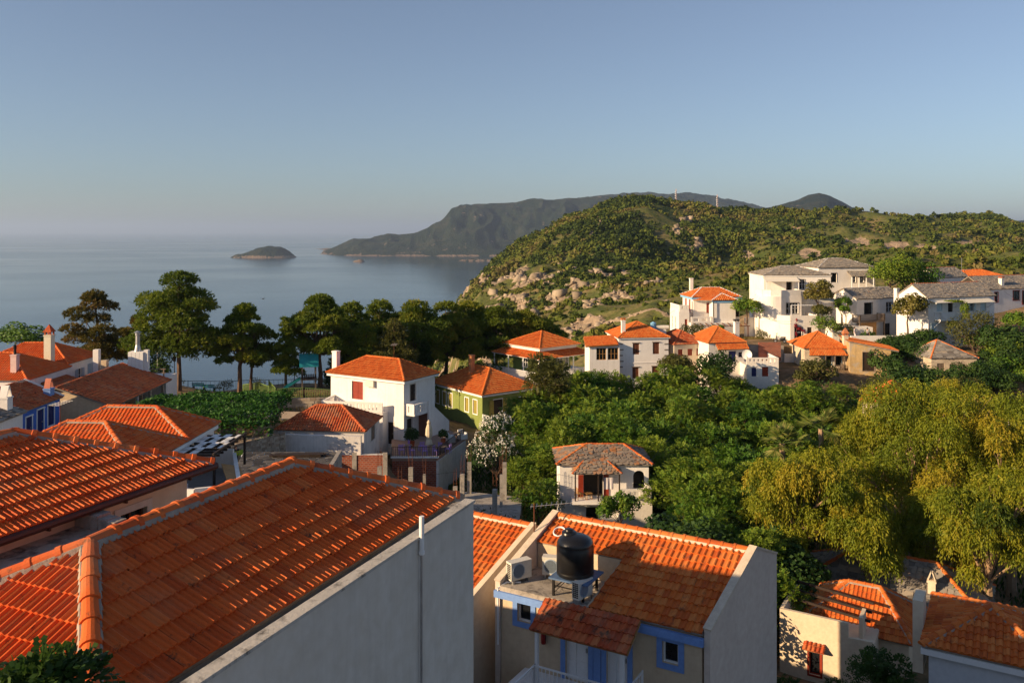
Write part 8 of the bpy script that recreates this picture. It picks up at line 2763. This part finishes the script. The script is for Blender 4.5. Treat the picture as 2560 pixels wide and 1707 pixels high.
# ---- people
def person(label, loc, rz, top, bottom, pose, group=None):
    t = thing('person', label, 'person', loc, rz)
    J = dict(pel=(0, 0, .92), che=(0, .02, 1.32), nec=(0, .01, 1.47), hea=(0, -.01, 1.60), cro=(0, 0, 1.72),
             ls=(-.19, .01, 1.40), rs=(.19, .01, 1.40), lh=(-.09, 0, .90), rh=(.09, 0, .90), lk=(-.10, -.02, .50), rk=(.10, .02, .50), la=(-.10, .03, .09), ra=(.10, .04, .09), lt=(-.11, -.14, .04), rt=(.11, -.12, .04))
    J.update(pose)
    def skin(name, chain, mat, rad, sub=1):
        names = []
        for a, b in chain:
            for q in (a, b):
                if q not in names: names.append(q)
        me = bpy.data.meshes.new(name)
        me.from_pydata([J[q] for q in names], [(names.index(a), names.index(b)) for a, b in chain], [])
        o = obj(name, me, mat, t)
        md = o.modifiers.new('skin', 'SKIN')
        for i, q in enumerate(names):
            me.skin_vertices[0].data[i].radius = (rad[q], rad[q])
            me.skin_vertices[0].data[i].use_root = (i == 0)
        sd = o.modifiers.new('sub', 'SUBSURF'); sd.levels = 1; sd.render_levels = 2
        return o
    body = [('pel', 'che'), ('che', 'nec'), ('nec', 'hea'), ('hea', 'cro'), ('che', 'ls'), ('che', 'rs'), ('ls', 'le'), ('le', 'lw'), ('lw', 'lf'), ('rs', 're'), ('re', 'rw'), ('rw', 'rf'), ('pel', 'lh'), ('pel', 'rh'), ('lh', 'lk'), ('lk', 'la'), ('la', 'lt'), ('rh', 'rk'), ('rk', 'ra'), ('ra', 'rt')]
    rb = dict(pel=.12, che=.13, nec=.055, hea=.10, cro=.075, ls=.06, rs=.06, le=.042, re=.042, lw=.03, rw=.03, lf=.035, rf=.035, lh=.085, rh=.085, lk=.055, rk=.055, la=.04, ra=.04, lt=.035, rt=.035)
    skin('body', body, SKIN, rb)
    skin('shirt', [('pel', 'che'), ('che', 'ls'), ('che', 'rs'), ('ls', 'le'), ('rs', 're')], top, dict(pel=.145, che=.155, ls=.085, rs=.085, le=.058, re=.058))
    skin('trousers', [('pel', 'lh'), ('pel', 'rh'), ('lh', 'lk'), ('lk', 'la'), ('rh', 'rk'), ('rk', 'ra')], bottom, dict(pel=.135, lh=.105, rh=.105, lk=.075, rk=.075, la=.06, ra=.06))
    MB().lathe([(.0, 1.755), (.07, 1.745), (.108, 1.68), (.112, 1.60), (.09, 1.55), (.085, 1.56)], (0, .025, 0), 12).build('hair', HAIR, t, smooth=True)
    mb = MB()
    for h_, f_ in (('lw', 'lf'), ('rw', 'rf')):
        w0, f0 = V(J[h_]), V(J[f_])
        d = (f0 - w0).normalized()
        s = d.cross(V((0, 1, 0))); s = s.normalized() if s.length > .05 else V((1, 0, 0))
        for k in range(4):
            b0 = f0 + s * (.018 * (k - 1.5))
            mb.path([b0, b0 + d * .04, b0 + d * .07 + V((0, -.012, 0))], [.009, .009, .007], 5)
        mb.path([w0 + s * .03 + d * .02, w0 + s * .055 + d * .05, w0 + s * .05 + d * .08], [.011, .010, .008], 5)
    mb.build('fingers', SKIN, t)
    return t
down = dict(le=(-.26, .03, 1.12), lw=(-.27, -.05, .88), lf=(-.27, -.07, .80), re=(.26, .03, 1.12), rw=(.27, -.05, .88), rf=(.27, -.07, .80))
phone = dict(le=(-.25, -.02, 1.14), lw=(-.12, -.26, 1.22), lf=(-.08, -.30, 1.27), re=(.25, -.02, 1.14), rw=(.12, -.26, 1.20), rf=(.08, -.30, 1.25))
walk = dict(down, lk=(-.10, -.14, .52), la=(-.10, -.18, .10), lt=(-.11, -.34, .06), rk=(.10, .04, .50), ra=(.10, .28, .14), rt=(.11, .14, .04))
def stand(u, Y, dz=0):
    x = (u - CX) / F * Y
    return (x, Y, gz(x, Y) + dz)
person('person in black clothes standing by the stone courtyard wall, hands raised', stand(590, 70), math.radians(40), CLOTHB, CLOTHB, phone)
person('person in pale blue and white clothes walking along the courtyard lane', stand(611, 69), math.radians(-140), CLOTHW, CLOTHW, walk)
person('person in pale shirt behind the one in blue on the courtyard lane', stand(618, 72), math.radians(200), CLOTHP, CLOTHB, down)
b = at(2169, 850, 120)
person('person in a grey shirt at the low wall below the deck house', (b.x, b.y, b.z), 2.0, M('grey_cotton', (.25, .25, .27), .9, .1, 4, .1, 40), CLOTHB, down)
b = at(2137, 848, 120)
person('person in pale patterned clothes beside the tiled chimney', (b.x, b.y, b.z), 1.0, CLOTHP, CLOTHP, walk)
lw_ = thing('low_wall', 'low white wall below the wooden balcony deck', 'wall', at(2128, 858, 119.4), math.radians(4))
MB().box(0, 0, -1.5, 8.2, .35, 1.0).build('wall_run', WR, lw_)
# ---- gull over the bay
b = at(658, 747, 160)
t = thing('gull', 'small dark gull gliding over the bay', 'bird', b, math.radians(60))
MB().lathe([(0, -.28), (.06, -.18), (.085, 0), (.06, .16), (.035, .24), (0, .30)], n=8).build('body', CLOTHB, t, smooth=True, mtx=Matrix.Rotation(math.pi / 2, 4, 'X'))
for s in (-1, 1):
    mb = MB(); mb.slab([V((0, -.10, .03)), V((s * .35, -.08, .14)), V((s * .35, .10, .13)), V((0, .12, .02))] if s > 0 else [V((0, .12, .02)), V((s * .35, .10, .13)), V((s * .35, -.08, .14)), V((0, -.10, .03))], .012)
    mb.slab([V((s * .351, -.08, .14)), V((s * .75, .02, .08)), V((s * .72, .08, .08)), V((s * .351, .10, .13))] if s > 0 else [V((s * .351, .10, .13)), V((s * .72, .08, .08)), V((s * .75, .02, .08)), V((s * .351, -.08, .14))], .012)
    mb.build('wing', CLOTHB, t)
# flower pots on the blue house and yellow planters at the blue eaved house
for lab, (x, y, z) in (('yellow planter with green leaves under the timber pergola, nearer the arch', (29.6, 126.2, -15.0)), ('yellow planter with green leaves under the timber pergola, nearer the chimney', (30.7, 126.3, -15.0))):
    t = thing('planter', lab, 'planter', (x, y, z), 0)
    MB().lathe([(0, 0), (.26, 0), (.36, .6), (.3, .6), (0, .55)], n=12).build('pot', M('yellow_glaze', (.55, .42, .06), .5, .1, 2, .02, 10), t)
    obj('foliage', scatter('foliage', [(0, 0, .85, .5, .5, .4)], 350, np.random.default_rng(5), .2, .08), L_BROAD, t)

# ---- more aerials and wires over the roofs
for lab, u, v, Y, H_ in (('thin television aerial on the blue house roof', 52, 1000, 72, 2.0), ('television aerial above the twin red roofs', 150, 1062, 47, 1.6), ('television aerial on the white stair house roof', 985, 905, 88, 2.2),
                         ('television aerial on the orange pyramid roof of the stone cornered house', 1560, 825, 115, 2.2), ('television aerial over the timber balcony house', 2100, 858, 115, 2.0), ('television aerial on the curved white house', 1985, 668, 136, 2.4)):
    b = at(u, v, Y)
    t = thing('tv_antenna', lab, 'antenna', (b.x, b.y, b.z - .3), random.uniform(0, 3))
    MB().tube((0, 0, -.4), (0, 0, H_), .022).build('mast', RUST, t)
    mb = MB().tube((-.5, 0, H_ - .15), (.7, 0, H_ - .1), .014)
    for k in range(6):
        mb.tube((-.45 + .22 * k, -.3, H_ - .15 + .01 * k), (-.45 + .22 * k, .3, H_ - .15 + .01 * k), .009)
    mb.build('elements', METAL, t)
cable('wire from the blue house aerial to the slate cottage chimney', at(52, 975, 72), at(10, 1040, 66), .2, .014)
cable('wire from the utility pole to the tiled house', at(394, 868, 110), at(236, 892, 94), .8, .016)
cable('wire crossing from the white stair house to the green house', at(1085, 940, 88), at(1165, 960, 104), .5, .014)
cable('wire over the valley from the cottage to the white chimney house', at(1628, 1150, 67), at(1790, 875, 111), 1.2, .014)
cable('second wire between the ochre house and the ruined arch', at(2225, 880, 111), at(2300, 930, 113), .4, .016)
